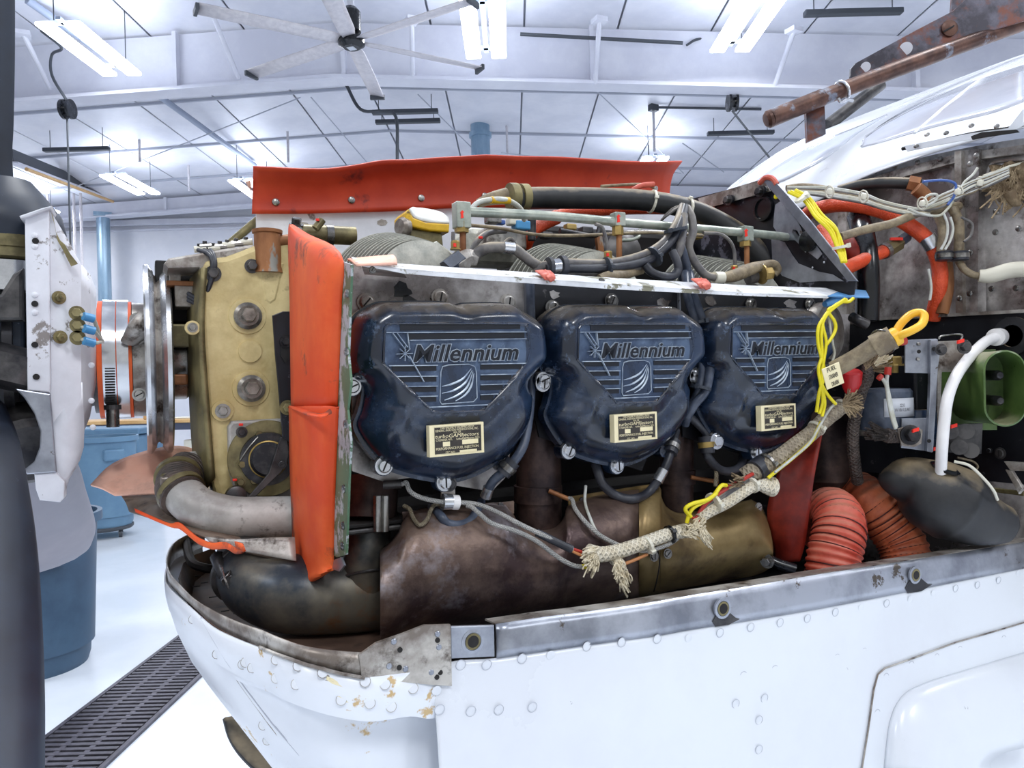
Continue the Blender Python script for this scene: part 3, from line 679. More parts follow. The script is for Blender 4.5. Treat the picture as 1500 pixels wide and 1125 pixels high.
hb = thing('blade_clamp', 'dark steel blade root clamps with a bronze ring at the left edge', 'propeller hub', AY(15, 480, 1.05))
link('root_ferrule', lathe(NB(), AY(8, 372, 1.06), (0, 0, 1), [(.05, -.012), (.056, -.01), (.056, .0), (.058, .001), (.058, .022), (.05, .026)], 36), 'olive_metal', hb, smooth=30)
link('silver_collar', lathe(NB(), AY(8, 372, 1.06), (0, 0, 1), [(.045, -.05), (.053, -.048), (.053, -.014), (.045, -.012)], 36), 'steel_bright', hb, smooth=30)
link('blade_cuff', lathe(NB(), AY(6, 340, 1.06), (0, 0, 1), [(.058, -.012), (.064, .0), (.06, .02), (.046, .04), (.03, .06)], 36), 'prop_navy', hb, smooth=40)
link('hub_web', prism(NB(), [AY(a, b, 1.0) for a, b in ((-40, 440), (0, 430), (20, 400), (34, 392), (34, 470), (-40, 470))], (0, .02, 0), .004), 'dark_steel', hb)
link('hub_web', prism(NB(), [AY(a, b, 1.02) for a, b in ((-40, 430), (36, 460), (36, 540), (-40, 560))], (0, .02, 0), .004), 'prop_navy', hb)
link('counterweight', lathe(NB(), AY(16, 545, 1.02), (.3, 0, 1), [(.03, -.02), (.045, -.01), (.045, .02), (.03, .03), (0, .03)], 28), 'dark_steel', hb, smooth=30)
link('cuff_bearing', lathe(NB(), AY(38, 655, 1.03), (.3, -.9, -.5), [(.03, -.04), (.044, -.03), (.044, .01), (.036, .016), (0, .016)], 32), 'dark_steel', hb, smooth=30)
# ================================================================== crankcase
cc = thing('crankcase', 'gold painted engine crankcase nose with large washered bolts', 'engine case', AY(350, 740, 1.0))
YC = .985
case_px = [(292, 398), (300, 382), (312, 376), (330, 374), (352, 366), (372, 358), (384, 350), (432, 350), (470, 350), (500, 372), (500, 700), (430, 740), (345, 742), (318, 735), (306, 690), (300, 600), (292, 470)]
plate('case_half', [AY(a, b, YC) for a, b in case_px], (0, .28, 0), 'gold_case', cc, bev=.008)
sheet('case_cheek', [[AY(300, 392, YC - .004), AY(296, 480, YC - .004), AY(304, 600, YC - .004), AY(312, 700, YC - .004)],
                     [AY(290, 400, YC + .03), AY(284, 480, YC + .03), AY(290, 600, YC + .03), AY(298, 720, YC + .03)],
                     [AY(281, 410, YC + .09), AY(277, 480, YC + .09), AY(281, 600, YC + .09), AY(290, 735, YC + .09)]], 'olive_metal', .006, cc)
bm = NB(); prism(bm, [AY(a, b, YC - .0010) for a, b in ((376, 382), (418, 384), (405, 440), (396, 446), (387, 440))], (0, .01, 0), .003); link('cast_rib', bm, 'gold_case', cc)
for k, (px, py, r, m) in enumerate(((363, 463, .0175, 0), (368, 569, .0175, 0))):
    p = AY(px, py, YC - .003)
    b = link('bolt_boss', lathe(NB(), p + V((0, .004, 0)), (0, -1, 0), [(.024, -.004), (.022, .003), (.0, .004)], 32), 'gold_case', cc, smooth=True)
    link('through_bolt', hexbolt(lathe(NB(), p, (0, -1, 0), [(.0168, 0), (.0168, .003), (.0125, .006), (.0125, .008)], 28), p + V((0, -.007, 0)), (0, -1, 0), .0092, .009, 0), 'steel_mid', cc, smooth=25)
link('cast_pad', lathe(NB(), AY(366, 515, YC), (0, -1, 0), [(.0145, -.004), (.0135, .003), (0, .0035)], 30), 'gold_case', cc, smooth=True)
for px, py, r in ((326, 602, .006), (282, 480, .004)):
    p = AY(px, py, YC - .002); b = link('stud_boss', lathe(NB(), p, (0, -1, 0), [(r * 2.2, -.004), (r * 2.1, .002), (0, .0025)], 24), 'gold_case', cc, smooth=True)
    link('stud_nut', hexbolt(NB(), p + V((0, -.002, 0)), (0, -1, 0), r, r), 'steel', b)
# starter adapter cover with round clutch flange
ad = thing('gear_drive_housing', 'grey accessory drive cover with a round flange, below the gold case bolts', 'engine cover', AY(380, 730, .97))
YA = .968
plate('mounting_plate', [AY(a, b, YA) for a, b in ((334, 626), (340, 617), (420, 613), (440, 616), (440, 735), (360, 733), (342, 712), (336, 690))], (0, .02, 0), 'pipe_grey', ad, bev=.003)
c = AY(392, 671, YA - .002); ax = V((-.1, -1, 0)).normalized()
link('round_flange', lathe(NB(), c, ax, [(.046, 0), (.047, .004), (.046, .008), (.03, .009)], 40), 'olive_metal', ad, smooth=30)
link('clutch_cup', lathe(NB(), c + ax * .009, ax, [(.033, 0), (.032, .006), (.021, .008), (.021, .012), (.018, .015), (0, .015)], 40), 'dark_steel', ad, smooth=30)
link('snap_ring', ring(NB(), c + ax * .018, ax, .0215, .0015, 30), 'brass', ad, smooth=True)
for px, py in ((354, 633), (379, 636), (354, 680), (352, 706), (371, 704)):
    p = AY(px, py, YA - .008); link('cover_bolt', hexbolt(NB(), p, (0, -1, 0), .0045, .006), 'dark_steel' if px < 356 and py < 640 else 'olive_metal', ad)
for px, py in ((353, 622), (344, 703)): link('torque_mark', abox(NB(), AY(px, py, YA - .012), .005, .003, .003, None, .0008), 'torque_red', ad)
link('lock_wire', sweep(NB(), [AY(378, 640, YA - .016), AY(364, 656, YA - .018), AY(352, 674, YA - .016)], .0009, n=6), 'steel', ad)
link('lever_arm', prism(NB(), [AY(a, b, .935) for a, b in ((411, 640), (421, 640), (424, 665), (420, 680), (412, 692), (372, 730), (360, 732), (393, 694))], (0, .004, 0), .001), 'dark_steel', ad)
screw('arm_screw', AY(413, 680, .935), (0, -1, 0), .0042, ad, 'dark_steel', .002)
link('pivot_roller', lathe(NB(), AY(346, 727, .945), (0, -1, 0), [(.012, -.01), (.012, .004), (.008, .006), (0, .006)], 24), 'dark_steel', ad, smooth=30)
# black slotted bracket behind the orange seal
bk = thing('black_baffle_bracket', 'black slotted bracket between gold case and orange baffle seal', 'bracket', AY(410, 600, .93))
link('bracket_plate', prism(NB(), [AY(a, b, .93) for a, b in ((399, 462), (414, 456), (440, 456), (440, 660), (414, 640), (407, 560), (403, 520))], (0, .004, 0), .0008), 'black_paint', bk)
link('slot', prism(NB(), [AY(a, b, .9275) for a, b in ((413, 492), (424, 490), (426, 520), (418, 532), (411, 520))], (0, .003, 0)), 'black_and_shade', bk)
link('slot_bolt', hexbolt(NB(), AY(418, 501, .9275), (0, -1, 0), .0045, .006), 'dark_steel', bk)
link('lower_bolt', hexbolt(NB(), AY(421, 597, .9275), (0, -1, 0), .006, .006), 'olive_metal', bk)
# intake bracket casting on top with wires, rusty breather neck
ib = thing('top_casting', 'grey arched cast bracket on top of the gold crankcase', 'bracket', AY(300, 430, 1.0))
plate('arch', [AY(a, b, .99) for a, b in ((240, 386), (247, 378), (330, 364), (374, 358), (374, 392), (366, 400), (360, 398), (352, 388), (328, 390), (322, 412), (310, 413), (298, 402), (292, 392), (246, 393))], (0, .07, 0), 'dirty_alu', ib, bev=.003)
link('arch_bolt', hexbolt(NB(), AY(312, 401, .985), (0, -1, 0), .0065, .008), 'dark_steel', ib); link('arch_bolt', hexbolt(NB(), AY(369, 390, .985), (0, -1, 0), .006, .008), 'dark_steel', ib)
sb = thing('sensor_block', 'small grey box with copper strip in front of the gold case, under the arched bracket', 'sensor', AY(272, 450, 1.03))
link('box', abox(NB(), AY(277, 436, 1.05), .035, .04, .028, None, .002), 'dirty_alu', sb); link('copper_strip', abox(NB(), AY(266, 417, 1.04), .036, .03, .006, None, .001), 'rust_brown', sb)
link('post', abox(NB(), AY(256, 403, 1.06), .014, .03, .02, None, .001), 'dirty_alu', sb); link('back_block', abox(NB(), AY(258, 430, 1.1), .05, .05, .08, None, .002), 'black_and_shade', sb)
for k in range(3):
    tube('ignition_lead', [AY(276, 430 + k * 5, 1.02), AY(293, 437 + k * 4, 1.0), AY(306, 418 + k * 2, .985), AY(311 + k * 2, 392, .98), AY(307 + k * 3, 374, .985), AY(290 + k * 9, 366 + 0 * k, 1.0)], .0026, 'cable_dark', None,
         'dark bent sensor lead over the gold case, %s of three' % ('uppermost', 'middle', 'lowest')[k], 'wire', 'sensor leads')
hs = thing('hose_fittings_row', 'row of small clamp screws and fittings along the top casting', 'fittings', AY(330, 366, 1.02))
for i, (px, py) in enumerate(((292, 366), (300, 362), (312, 365), (322, 362), (333, 360), (346, 358), (360, 356))):
    p = AY(px, py, 1.01); link('fitting', cyl(NB(), p + V((-.006, 0, 0)), p + V((.008, 0, .002)), .0042, n=10), 'steel' if i % 2 else 'tie_white', hs, smooth=30)
    link('clamp_nut', hexbolt(NB(), p + V((0, 0, .003)), (0, -.2, 1), .003, .004, 1.2), 'dark_steel', hs)
rn = thing('breather_neck', 'rusty brown round oil filler neck with worn silver patch', 'pipe neck', AY(392, 398, .99))
link('neck', lathe(NB(), AY(393, 400, .99), (0, 0, 1), [(.018, 0), (.0165, .008), (.0165, .049), (.0185, .05), (.0188, .054), (.014, .055), (.0135, .045), (0, .044)], 32), 'rust_brown', rn, smooth=30)
link('side_spigot', cyl(NB(), AY(408, 354, .99), AY(425, 352, .99), .008, n=16), 'rust_brown', rn, smooth=30)
tb = thing('diagonal_brace', 'olive tube slanting up behind the rusty neck', 'brace', AY(335, 358, 1.3))
link('tube', cyl(NB(), AY(333, 360, 1.3), AY(378, 322, 1.3), .007, n=12), 'olive_metal', tb, smooth=True)
cl = thing('induction_clamp', 'brown hose with steel worm clamp behind the top of the orange seal', 'hose clamp', AY(470, 345, .95))
link('hose', cyl(NB(), AY(440, 342, .97), AY(520, 346, .97), .012, n=20), 'olive_metal', cl, smooth=True)
link('band', band(NB(), AY(482, 345, .97), (1, 0, 0), .0125, .009), 'steel', cl, smooth=30)
link('screw_body', cyl(NB(), AY(462, 335, .945), AY(472, 322, .945), .005, n=12), 'olive_metal', cl, smooth=30); link('torque_mark', abox(NB(), AY(465, 322, .94), .004, .003, .003), 'torque_red', cl)
link('small_fitting', hexbolt(NB(), AY(434, 330, .96), (0, -.5, 1), .006, .008), 'steel', cl)

# ================================================================== orange front seal with green side angle
sl = thing('front_baffle_seal', 'tall bright orange rubber baffle seal with scuffs at the engine front', 'baffle seal', AX(465, 850, .16))
def seal_row(py, l, r, bulge):
    bulge *= .42
    return [AX(l, py, .150), AX(l + (r - l) * .35, py, .152 - bulge), AX(l + (r - l) * .7, py, .158 - bulge * .5), AX(r, py, .168)]
rows = [seal_row(330, 424, 428, 0), seal_row(345, 424, 452, .002), seal_row(373, 424, 500, .006), seal_row(440, 426, 501, .012), seal_row(520, 427, 498, .008), seal_row(597, 428, 495, .004)]
sheet('upper_flap', rows, 'orange_rubber', .003, sl, ku=4, kv=4)
rows = [seal_row(596, 423, 497, .006), seal_row(606, 425, 496, .012), seal_row(680, 426, 493, .008), seal_row(760, 429, 490, .006), seal_row(828, 431, 489, .002)]
rows.append([AX(434, 846, .15), AX(450, 848, .15), AX(470, 842, .156), AX(488, 832, .168)])
rows.append([AX(440, 857, .15), AX(444, 858, .15), AX(448, 857, .154), AX(456, 854, .160)])
sheet('lower_flap', rows, 'orange_rubber', .003, sl, ku=4, kv=4)
sheet('torn_fold', [[AX(424, 594, .147), AX(445, 600, .138), AX(470, 607, .142), AX(484, 600, .152)], [AX(425, 598, .145), AX(445, 606, .13), AX(470, 611, .136), AX(486, 604, .15)]], 'orange_rubber', .002, sl)
ga = thing('side_angle', 'green and silver worn metal angle strip along the orange seal', 'baffle strip', AX(505, 830, .17))
plate('angle', [AX(a, b, .170) for a, b in ((500, 382), (507, 384), (518, 388), (515, 470), (513, 520), (517, 560), (512, 600), (517, 650), (514, 700), (512, 760), (510, 812), (497, 816), (489, 812), (491, 700), (497, 600), (500, 480))], (-.0022, 0, 0), 'green_primer', ga)
plate('torn_corner', [AX(a, b, .168) for a, b in ((492, 820), (502, 816), (507, 828), (500, 837), (489, 833))], (-.002, 0, 0), 'bare_alu', ga)
for px, py in ((509, 430), (508, 515), (507, 621), (504, 716), (503, 770), (502, 800)):
    link('rivet', lathe(NB(), AX(px, py, .1675), (-1, -.3, 0), [(.0042, 0), (.0038, .0012), (.0015, .002), (0, .0012)], 14), 'steel', ga, smooth=True)

# ================================================================== baffle plates behind the rocker covers, top flange strip
YB = .765
fb = thing('side_baffle', 'dark engine side baffle wall behind the three rocker covers', 'baffle', AY(640, 700, YB))
def bp(name, pts, m, y=YB, label=None): return plate(name, [AY(a, b, y) for a, b in pts], (0, .003, 0), m, fb, label)
bp('baffle_panel', [(516, 386), (768, 402), (768, 560), (740, 700), (720, 720), (600, 700), (560, 705), (516, 690)], 'grimy_alu', label='worn grey front panel')
bp('baffle_panel', [(772, 402), (993, 420), (993, 560), (940, 690), (790, 640), (772, 560)], 'black_plain')
bp('baffle_panel', [(997, 420), (1206, 432), (1200, 560), (1170, 690), (1000, 640)], 'black_plain')
link('joint_strip', abox(NB(), AY(770, 440, YB - .002), .002, .004, .06), 'bare_alu', fb); link('joint_strip', abox(NB(), AY(995, 455, YB - .002), .002, .004, .05), 'bare_alu', fb)
random.seed(11)
def flake(px, py, s, m, par=fb, y=YB, nm='paint_flake'):
    n = 11; pts = [AY(px + s * random.uniform(.55, 1.2) * cos(2 * pi * k / n), py + s * .65 * random.uniform(.5, 1.3) * sin(2 * pi * k / n), y - .0006) for k in range(n)]
    plate(nm, pts, (0, .0006, 0), m, par)
flake(588, 425, 17, 'black_gloss'); flake(600, 440, 12, 'black_gloss'); flake(640, 436, 9, 'black_gloss'); flake(812, 432, 9, 'grimy_alu'); flake(972, 445, 12, 'grimy_alu'); flake(1040, 440, 11, 'grimy_alu'); flake(1100, 446, 9, 'grimy_alu'); flake(1158, 446, 10, 'grimy_alu')
for px, py in ((536, 443), (644, 436), (744, 443)):
    screw('baffle_screw', AY(px, py, YB - .002), (0, -1, 0), .0072, fb, 'dirty_alu', .005)
for px, py in ((809, 451), (895, 441), (1186, 446), (1100, 446)):
    screw('baffle_screw', AY(px, py, YB - .002), (0, -1, 0), .007, fb, 'steel', .005)
tf = thing('top_flange', 'white chipped metal flange strip running along the top of the engine side', 'baffle strip', AY(890, 420, .70))
def strip(pu, pl, y0, y1, m, name, label=None):
    n = len(pu); rows = [[AY(a, b, y0) for a, b in pu], [AY(a, b, y1) for a, b in pl]]
    bm = NB(); grid(bm, rows); bm.normal_update(); return solid(link(name, bm, m, tf, label), .0015, -1)
strip([(514, 378), (545, 385), (580, 388), (700, 396), (900, 409), (1100, 420), (1238, 424)], [(520, 386), (560, 391), (590, 396), (700, 404), (900, 418), (1100, 431), (1212, 435)], .735, .690, 'flange_white', 'top_leg')
strip([(520, 386), (560, 391), (590, 396), (700, 404), (900, 418), (1100, 431), (1212, 435)], [(521, 389), (561, 395), (591, 401), (700, 410), (900, 424), (1100, 434), (1212, 437)], .690, .690, 'flange_white', 'front_leg')
strip([(1208, 424), (1238, 424), (1268, 427)], [(1212, 435), (1240, 436), (1273, 437)], .735, .69, 'paint_blue', 'blue_end', 'blue painted end')
strip([(530, 388), (590, 396)], [(534, 400), (596, 405)], .69, .76, 'dirty_alu', 'under_gusset')
fl = sheet('pink_seal_end', [[AY(509, 380, .74), AY(540, 377, .74), AY(576, 374, .74)], [AY(515, 383, .70), AY(545, 381, .70), AY(580, 379, .70)], [AY(522, 389, .685), AY(548, 388, .685), AY(582, 387, .685)]], 'pink_rubber', .002, None, 'short pink rubber seal strip folded over the front end of the flange', 'seal')
screw('flange_rivet', AY(545, 395, .69), (0, -1, 0), .003, tf, 'steel', .002)
link('flange_hole', cyl(NB(), AY(881, 411, .708), AY(881, 411, .708) + V((0, -.001, .0012)), .0035, n=14), 'black_and_shade', tf)
for k, (px, py) in enumerate(((800, 404), (1028, 416))):
    t = thing('rubber_scrap', 'torn pink red rubber scrap draped over the white flange, %s one' % ('left', 'right')[k], 'rubber scrap', AY(px, py, .69), 'rubber scraps on the flange')
    sheet('scrap', [[AY(px - 16, py - 7, .72), AY(px - 6, py - 8, .715), AY(px + 6, py - 7, .715)], [AY(px - 8, py - 1, .69), AY(px + 2, py - 3, .685), AY(px + 12, py - 1, .688)], [AY(px - 2, py + 6, .684), AY(px + 6, py + 7, .682), AY(px + 13, py + 5, .685)]], 'tape_red', .0016, t)
    sheet('scrap_fold', [[AY(px - 8, py - 4, .71), AY(px, py - 9, .70)], [AY(px, py + 2, .682), AY(px + 8, py - 1, .68)], [AY(px + 6, py + 9, .682), AY(px + 12, py + 6, .682)]], 'tape_red', .002, t)

# ================================================================== rocker covers
C2 = [(790, 480), (797, 466), (818, 452), (839, 449), (898, 449), (907, 452), (915, 454), (922, 452), (931, 451), (973, 451), (991, 461), (1007, 472), (1016, 487), (1019, 525), (1009, 544), (1003, 557), (1011, 571), (1012, 590), (1006, 613), (990, 640), (967, 661), (943, 675), (919, 683), (897, 683), (863, 676), (833, 664), (811, 640), (796, 612), (801, 592), (805, 575), (805, 558), (792, 546), (786, 520)]
OX = .2150; Z0 = 1.3
YF = .735                                  # outline plane
def loc2(px, py, y=YF):                    # pixel on cover 2 -> cover-local (x,z) with origin at first cover's centre
    p = AY(px, py, y); return (p.x - OX, p.z)
out0 = [loc2(*p) for p in C2]
cx0 = sum(p[0] for p in out0) / len(out0); cz0 = sum(p[1] for p in out0) / len(out0)
sm = catmull([V((x, 0, z)) for x, z in out0 + out0[:1]], 6)[:-1]
def pdist(x, z, poly):
    best = 1e9; n = len(poly)
    for i in range(n):
        ax_, az = poly[i]; bx, bz = poly[(i + 1) % n]; dx, dz = bx - ax_, bz - az
        t = max(0, min(1, ((x - ax_) * dx + (z - az) * dz) / (dx * dx + dz * dz + 1e-12)))
        d = (x - ax_ - t * dx) ** 2 + (z - az - t * dz) ** 2
        if d < best: best = d
    return sqrt(best)
def inside(x, z, poly):
    c = False; n = len(poly)
    for i in range(n):
        (x1, z1), (x2, z2) = poly[i], poly[(i + 1) % n]
        if (z1 > z) != (z2 > z) and x < (x2 - x1) * (z - z1) / (z2 - z1) + x1: c = not c
    return c
HC = .040                                   # how far the cover stands proud of its outline
YFACE = YF - HC
FACE = [loc2(a, b, YFACE) for a, b in ((848, 484), (853, 478), (862, 477), (1002, 477), (1010, 480), (1013, 488), (1013, 528), (967, 586), (960, 591), (908, 592), (900, 588), (850, 534), (847, 526))]
sm = [V((cx0 + (v.x - cx0) * .955, 0, v.z)) for v in sm]
poly = [(v.x, v.z) for v in sm]
cov = thing('rocker_cover', 'navy rocker cover with raised lettering, nearest the orange seal, first of three', 'rocker cover', (cx0, YF, cz0), 'navy rocker covers')
NR = 34; NA = len(poly); bm = NB(); rings = []
g2 = lambda x, z, x0, z0, s, q=1: math.exp(-(((x - x0) / s) ** 2 + ((z - z0) / (s * q)) ** 2))
for i in range(NR):
    f = (i / (NR - 1)) ** 1.0; row = []
    s = 1 - (1 - f) ** 1.6 if False else f
    for x, z in poly:
        X, Z = cx0 + (x - cx0) * s, cz0 + (z - cz0) * s
        d = 0 if i == NR - 1 else pdist(X, Z, poly)
        low = max(0, min(1, (cz0 + .02 - Z) / .05)); R = .020 + .016 * low
        t = min(1, d / R); h = HC * sqrt(max(0, 1 - (1 - t) ** 2))
        dl = 0 if inside(X, Z, FACE) else pdist(X, Z, FACE)
        k = min(1, dl / .02); h -= low * .013 * k
        h -= .006 * min(1, pdist(X, Z, FACE) / .003) if dl == 0 else 0
        # two rounded columns running down from the shoulders, and a dimple at each waist
        for x_, q in ((cx0 - .062, 1), (cx0 + .070, 1)):
            h += .010 * g2(X, Z, x_ + (cz0 - .03 - Z) * -.35 * (1 if x_ < cx0 else -1), cz0 - .045, .012, 2.4) * t
        row.append(bm.verts.new((X, YF - h, Z)))
        if i == 0: break
    rings.append(row)
for k in range(NA): bm.faces.new((rings[0][0], rings[1][(k + 1) % NA], rings[1][k]))
for A, B in zip(rings[1:], rings[2:]):
    for k in range(NA): bm.faces.new((A[k], A[(k + 1) % NA], B[(k + 1) % NA], B[k]))
base = [bm.verts.new((v.co.x, YF + .012, v.co.z)) for v in rings[-1]]
for k in range(NA): bm.faces.new((rings[-1][k], rings[-1][(k + 1) % NA], base[(k + 1) % NA], base[k]))
bmesh.ops.recalc_face_normals(bm, faces=bm.faces)
link('cover_shell', bm, 'rocker_blue', cov, smooth=60)
# flange under the shell, with ears
ear = [V((cx0 + (v.x - cx0) * 1.02, YF + .004, cz0 + (v.z - cz0) * 1.02)) for v in sm]
bm = prism(NB(), ear, (0, .014, 0), 0)
for px, py, r in ((797, 559, 13), (834, 663, 13), (905, 685, 13), (1020, 556, 10), (975, 664, 9)):
    x, z = loc2(px, py); lathe(bm, (x, YF + .018, z), (0, -1, 0), [(r * .00078, 0), (r * .00078, .016)], 20)
link('cover_flange', bm, 'rocker_blue', cov, smooth=30)
for px, py in ((797, 559), (834, 663), (905, 685), (1020, 556)):
    x, z = loc2(px, py); screw('cover_screw', V((x, YF + .0025, z)), (0, -1, 0), .0068, cov, 'steel_bright', .006)
# face: recessed field with ridges, lettering and emblem
fc = [V((x, YFACE + .0022, z)) for x, z in FACE]
fcp = link('face_plate', prism(NB(), fc, (0, .004, 0)), 'rocker_face', cov)
bm = NB(); uvp = catmull(fc + fc[:1], 3); sweep(bm, [p + V((0, -.002, 0)) for p in uvp], .0011, n=6, raw=True)
link('face_rim', bm, 'rocker_blue', fcp, smooth=True)
def fl2(px, py, up=.0012): x, z = loc2(px, py, YFACE); return V((x, YFACE + .0022 - up, z))
def ridges(name, segs, m, par, wpx=1.6, up=.0013):
    bm = NB()
    for a, b in segs:
        p, q = fl2(*a, up), fl2(*b, up); u = (q - p).normalized(); n = V((0, -1, 0)); abox(bm, (p + q) / 2, (q - p).length, up * 2, wpx * .00078, (u, n, u.cross(n)))
    return link(name, bm, m, par)
bands = [((866, 482), (1005, 480), 8, 'letter_dark'), ((875, 494), (1010, 492), 7, 'letter_dark')]
for a, b, wd, m in bands: ridges('recess_band', [(a, b)], m, fcp, wd, .0004)
ridges('ridge', [((850, 489), (1012, 488))], 'worn_edge', fcp, 1.0); ridges('ridge', [((877, 499), (1012, 497))], 'worn_edge', fcp, .8)
for yy, l, r in ((531, 853, 1012), (545, 861, 1000), (558, 872, 990), (571, 884, 979)):
    ridges('ridge', [((l, yy + 1), (909, yy + .5))], 'worn_edge', fcp, 1.1); ridges('ridge', [((959, yy - 1), (r, yy - 2))], 'worn_edge', fcp, 1.1)
    ridges('recess_band', [((l + 4, yy + 5), (908, yy + 4.5))], 'letter_dark', fcp, 6, .0004); ridges('recess_band', [((959, yy + 3), (r - 5, yy + 2.5))], 'letter_dark', fcp, 6, .0004)
ridges('ridge', [((899, 586), (967, 583))], 'worn_edge', fcp, 1.4)
ridges('ray', [((857, 490), (872, 512)), ((876, 519), (893, 553)), ((862, 490), (874, 508))], 'worn_edge', fcp, 1.0, .0018)
ridges('star', [((861, 517), (880, 516)), ((865, 510), (877, 523)), ((865, 523), (877, 510)), ((871, 506), (871, 526)), ((874, 490), (876, 510))], 'worn_edge', fcp, .8, .0018)
b = NB(); c = fl2(871, 516, .0012); lathe(b, c + V((0, .002, 0)), (0, -1, 0), [(.0038, 0), (.0034, .002), (0, .0026)], 16); link('star_core', b, 'letter_dark', fcp, smooth=True)
em = [fl2(*p, .0006) for p in ((913, 540), (915, 533), (922, 531), (945, 530), (952, 533), (954, 540), (955, 574), (951, 579), (914, 582), (912, 578))]
e1 = link('emblem_field', prism(NB(), em, (0, .001, 0)), 'rocker_blue', fcp)
b = NB(); sweep(b, [p + V((0, -.0004, 0)) for p in em + em[:1]], .0006, n=5, raw=True); link('emblem_frame', b, 'worn_edge', fcp)
for pts in (((914, 559), (925, 556), (938, 549), (948, 536)), ((914, 568), (928, 564), (941, 554), (949, 538)), ((917, 577), (931, 571), (943, 560), (950, 540)), ((930, 578), (941, 570), (948, 558), (951, 542))):
    link('swoosh', sweep(NB(), [fl2(*p, .0014) for p in pts], [.0004, .0011, .0012, .0004], n=6), 'worn_edge', fcp, smooth=True)
ux = fl2(1002, 516) - fl2(880, 518.5); ctr = (fl2(1002, 515) + fl2(880, 517.5)) / 2
LW = ux.length; ux.normalize(); uz = V((0, 0, 1))
b = place_text(text_bm('Millennium', .0235, .0010, .28, .0011), ctr + V((0, -.0006, 0)), ux, uz, fit_w=LW + .002); link('lettering_edge', b, 'letter_edge', fcp)
b = place_text(text_bm('Millennium', .0235, .0010, .28, .00035), ctr + V((0, -.0013, 0)), ux, uz, fit_w=LW); link('lettering', b, 'letter_dark', fcp)
random.seed(3)
bm = NB()
for _ in range(16):
    px, py = random.uniform(830, 985), random.uniform(598, 668); a = random.uniform(0, pi); L_s = random.uniform(1.5, 6)
    x, z = loc2(px, py, YF - HC + .010); x2, z2 = loc2(px + L_s * cos(a), py + L_s * sin(a), YF - HC + .010)
    if not inside(x, z, poly) or pdist(x, z, poly) < .03: continue
    sweep(bm, [V((x, YF - HC + .0115, z)), V((x2, YF - HC + .0115, z2))], .0003, k=1, n=4)
bm.free()
# placard
YP = YFACE + .0015
def pl2(px, py, dy=0): x, z = loc2(px, py, YP); return V((x, YP - dy, z))
q = [pl2(898, 610, .002), pl2(960.5, 605, .002), pl2(961.5, 645, .002), pl2(899, 651, .002)]
pu = (q[1] - q[0]).normalized(); pv = (q[0] - q[3]).normalized(); pc = sum(q, V()) / 4; W = (q[1] - q[0]).length; H = (q[0] - q[3]).length
pn = pu.cross(pv)
def rect(c, a, b_, w_, h_, t, n): return [c + a * (sx * w_ / 2) + b_ * (sy * h_ / 2) + n * t for sx, sy in ((-1, -1), (1, -1), (1, 1), (-1, 1))]
pn = pn if pn.y < 0 else -pn
pcd = link('placard', prism(NB(), rect(pc, pu, pv, W, H, 0, pn), pn * -.009), 'cream', cov)
link('placard_field', prism(NB(), rect(pc + pu * .001, pu, pv, W * .87, H * .88, .0002, pn), pn * -.0002), 'placard_black', pcd)
bm = NB()
for (cu, cv, w_, h_) in ((0, .46, .86, .012), (0, -.46, .86, .012), (-.435, 0, .008, .92), (.435, 0, .008, .92)): prism(bm, rect(pc + pu * (cu * W + .001) + pv * cv * H * .93, pu, pv, w_ * W, h_ * H, .0004, pn), pn * -.0001)
for (cu, cv, w_, h_) in ((-.2, -.12, .13, .15), (.24, -.1, .30, .15), (.2, -.40, .32, .09)): prism(bm, rect(pc + pu * cu * W + pv * cv * H, pu, pv, w_ * W, h_ * H, .0004, pn), pn * -.0001)
link('placard_boxes', bm, 'cream', pcd)
bm = NB()
for s, cv, w_, sz, cu, sh in (('THIS ENGINE IS EQUIPPED WITH', .39, .62, .0031, 0, 0), ('GENERAL AVIATION MODIFICATIONS, INC.', .31, .80, .0031, 0, 0), ('ADA, OK', .235, .14, .0028, 0, 0), ('turboGAMIjectors', .13, .80, .0052, 0, .2),
                         ('CYLINDER NO.', .015, .30, .003, -.24, 0), ('turboGAMIjector NO.', .015, .44, .003, .2, 0), ('PERFORMANCE FUEL INJECTION', -.265, .78, .0036, 0, 0), ('STC NO.', -.4, .18, .0032, -.13, 0)):
    join(bm, place_text(text_bm(s, sz, .00005, sh, 0), pc + pu * cu * W + pv * cv * H + pn * .0006, pu, pv, fit_w=w_ * W))
link('placard_print', bm, 'cream', pcd)
for k, lb in ((1, 'navy rocker cover with raised lettering, middle of the three'), (2, 'navy rocker cover with raised lettering, rearmost, beside the yellow wires')):
    c = copy_tree(cov); c.location = V(cov.location) + V((OX * k, 0, .0018 * k)); c['label'] = lb
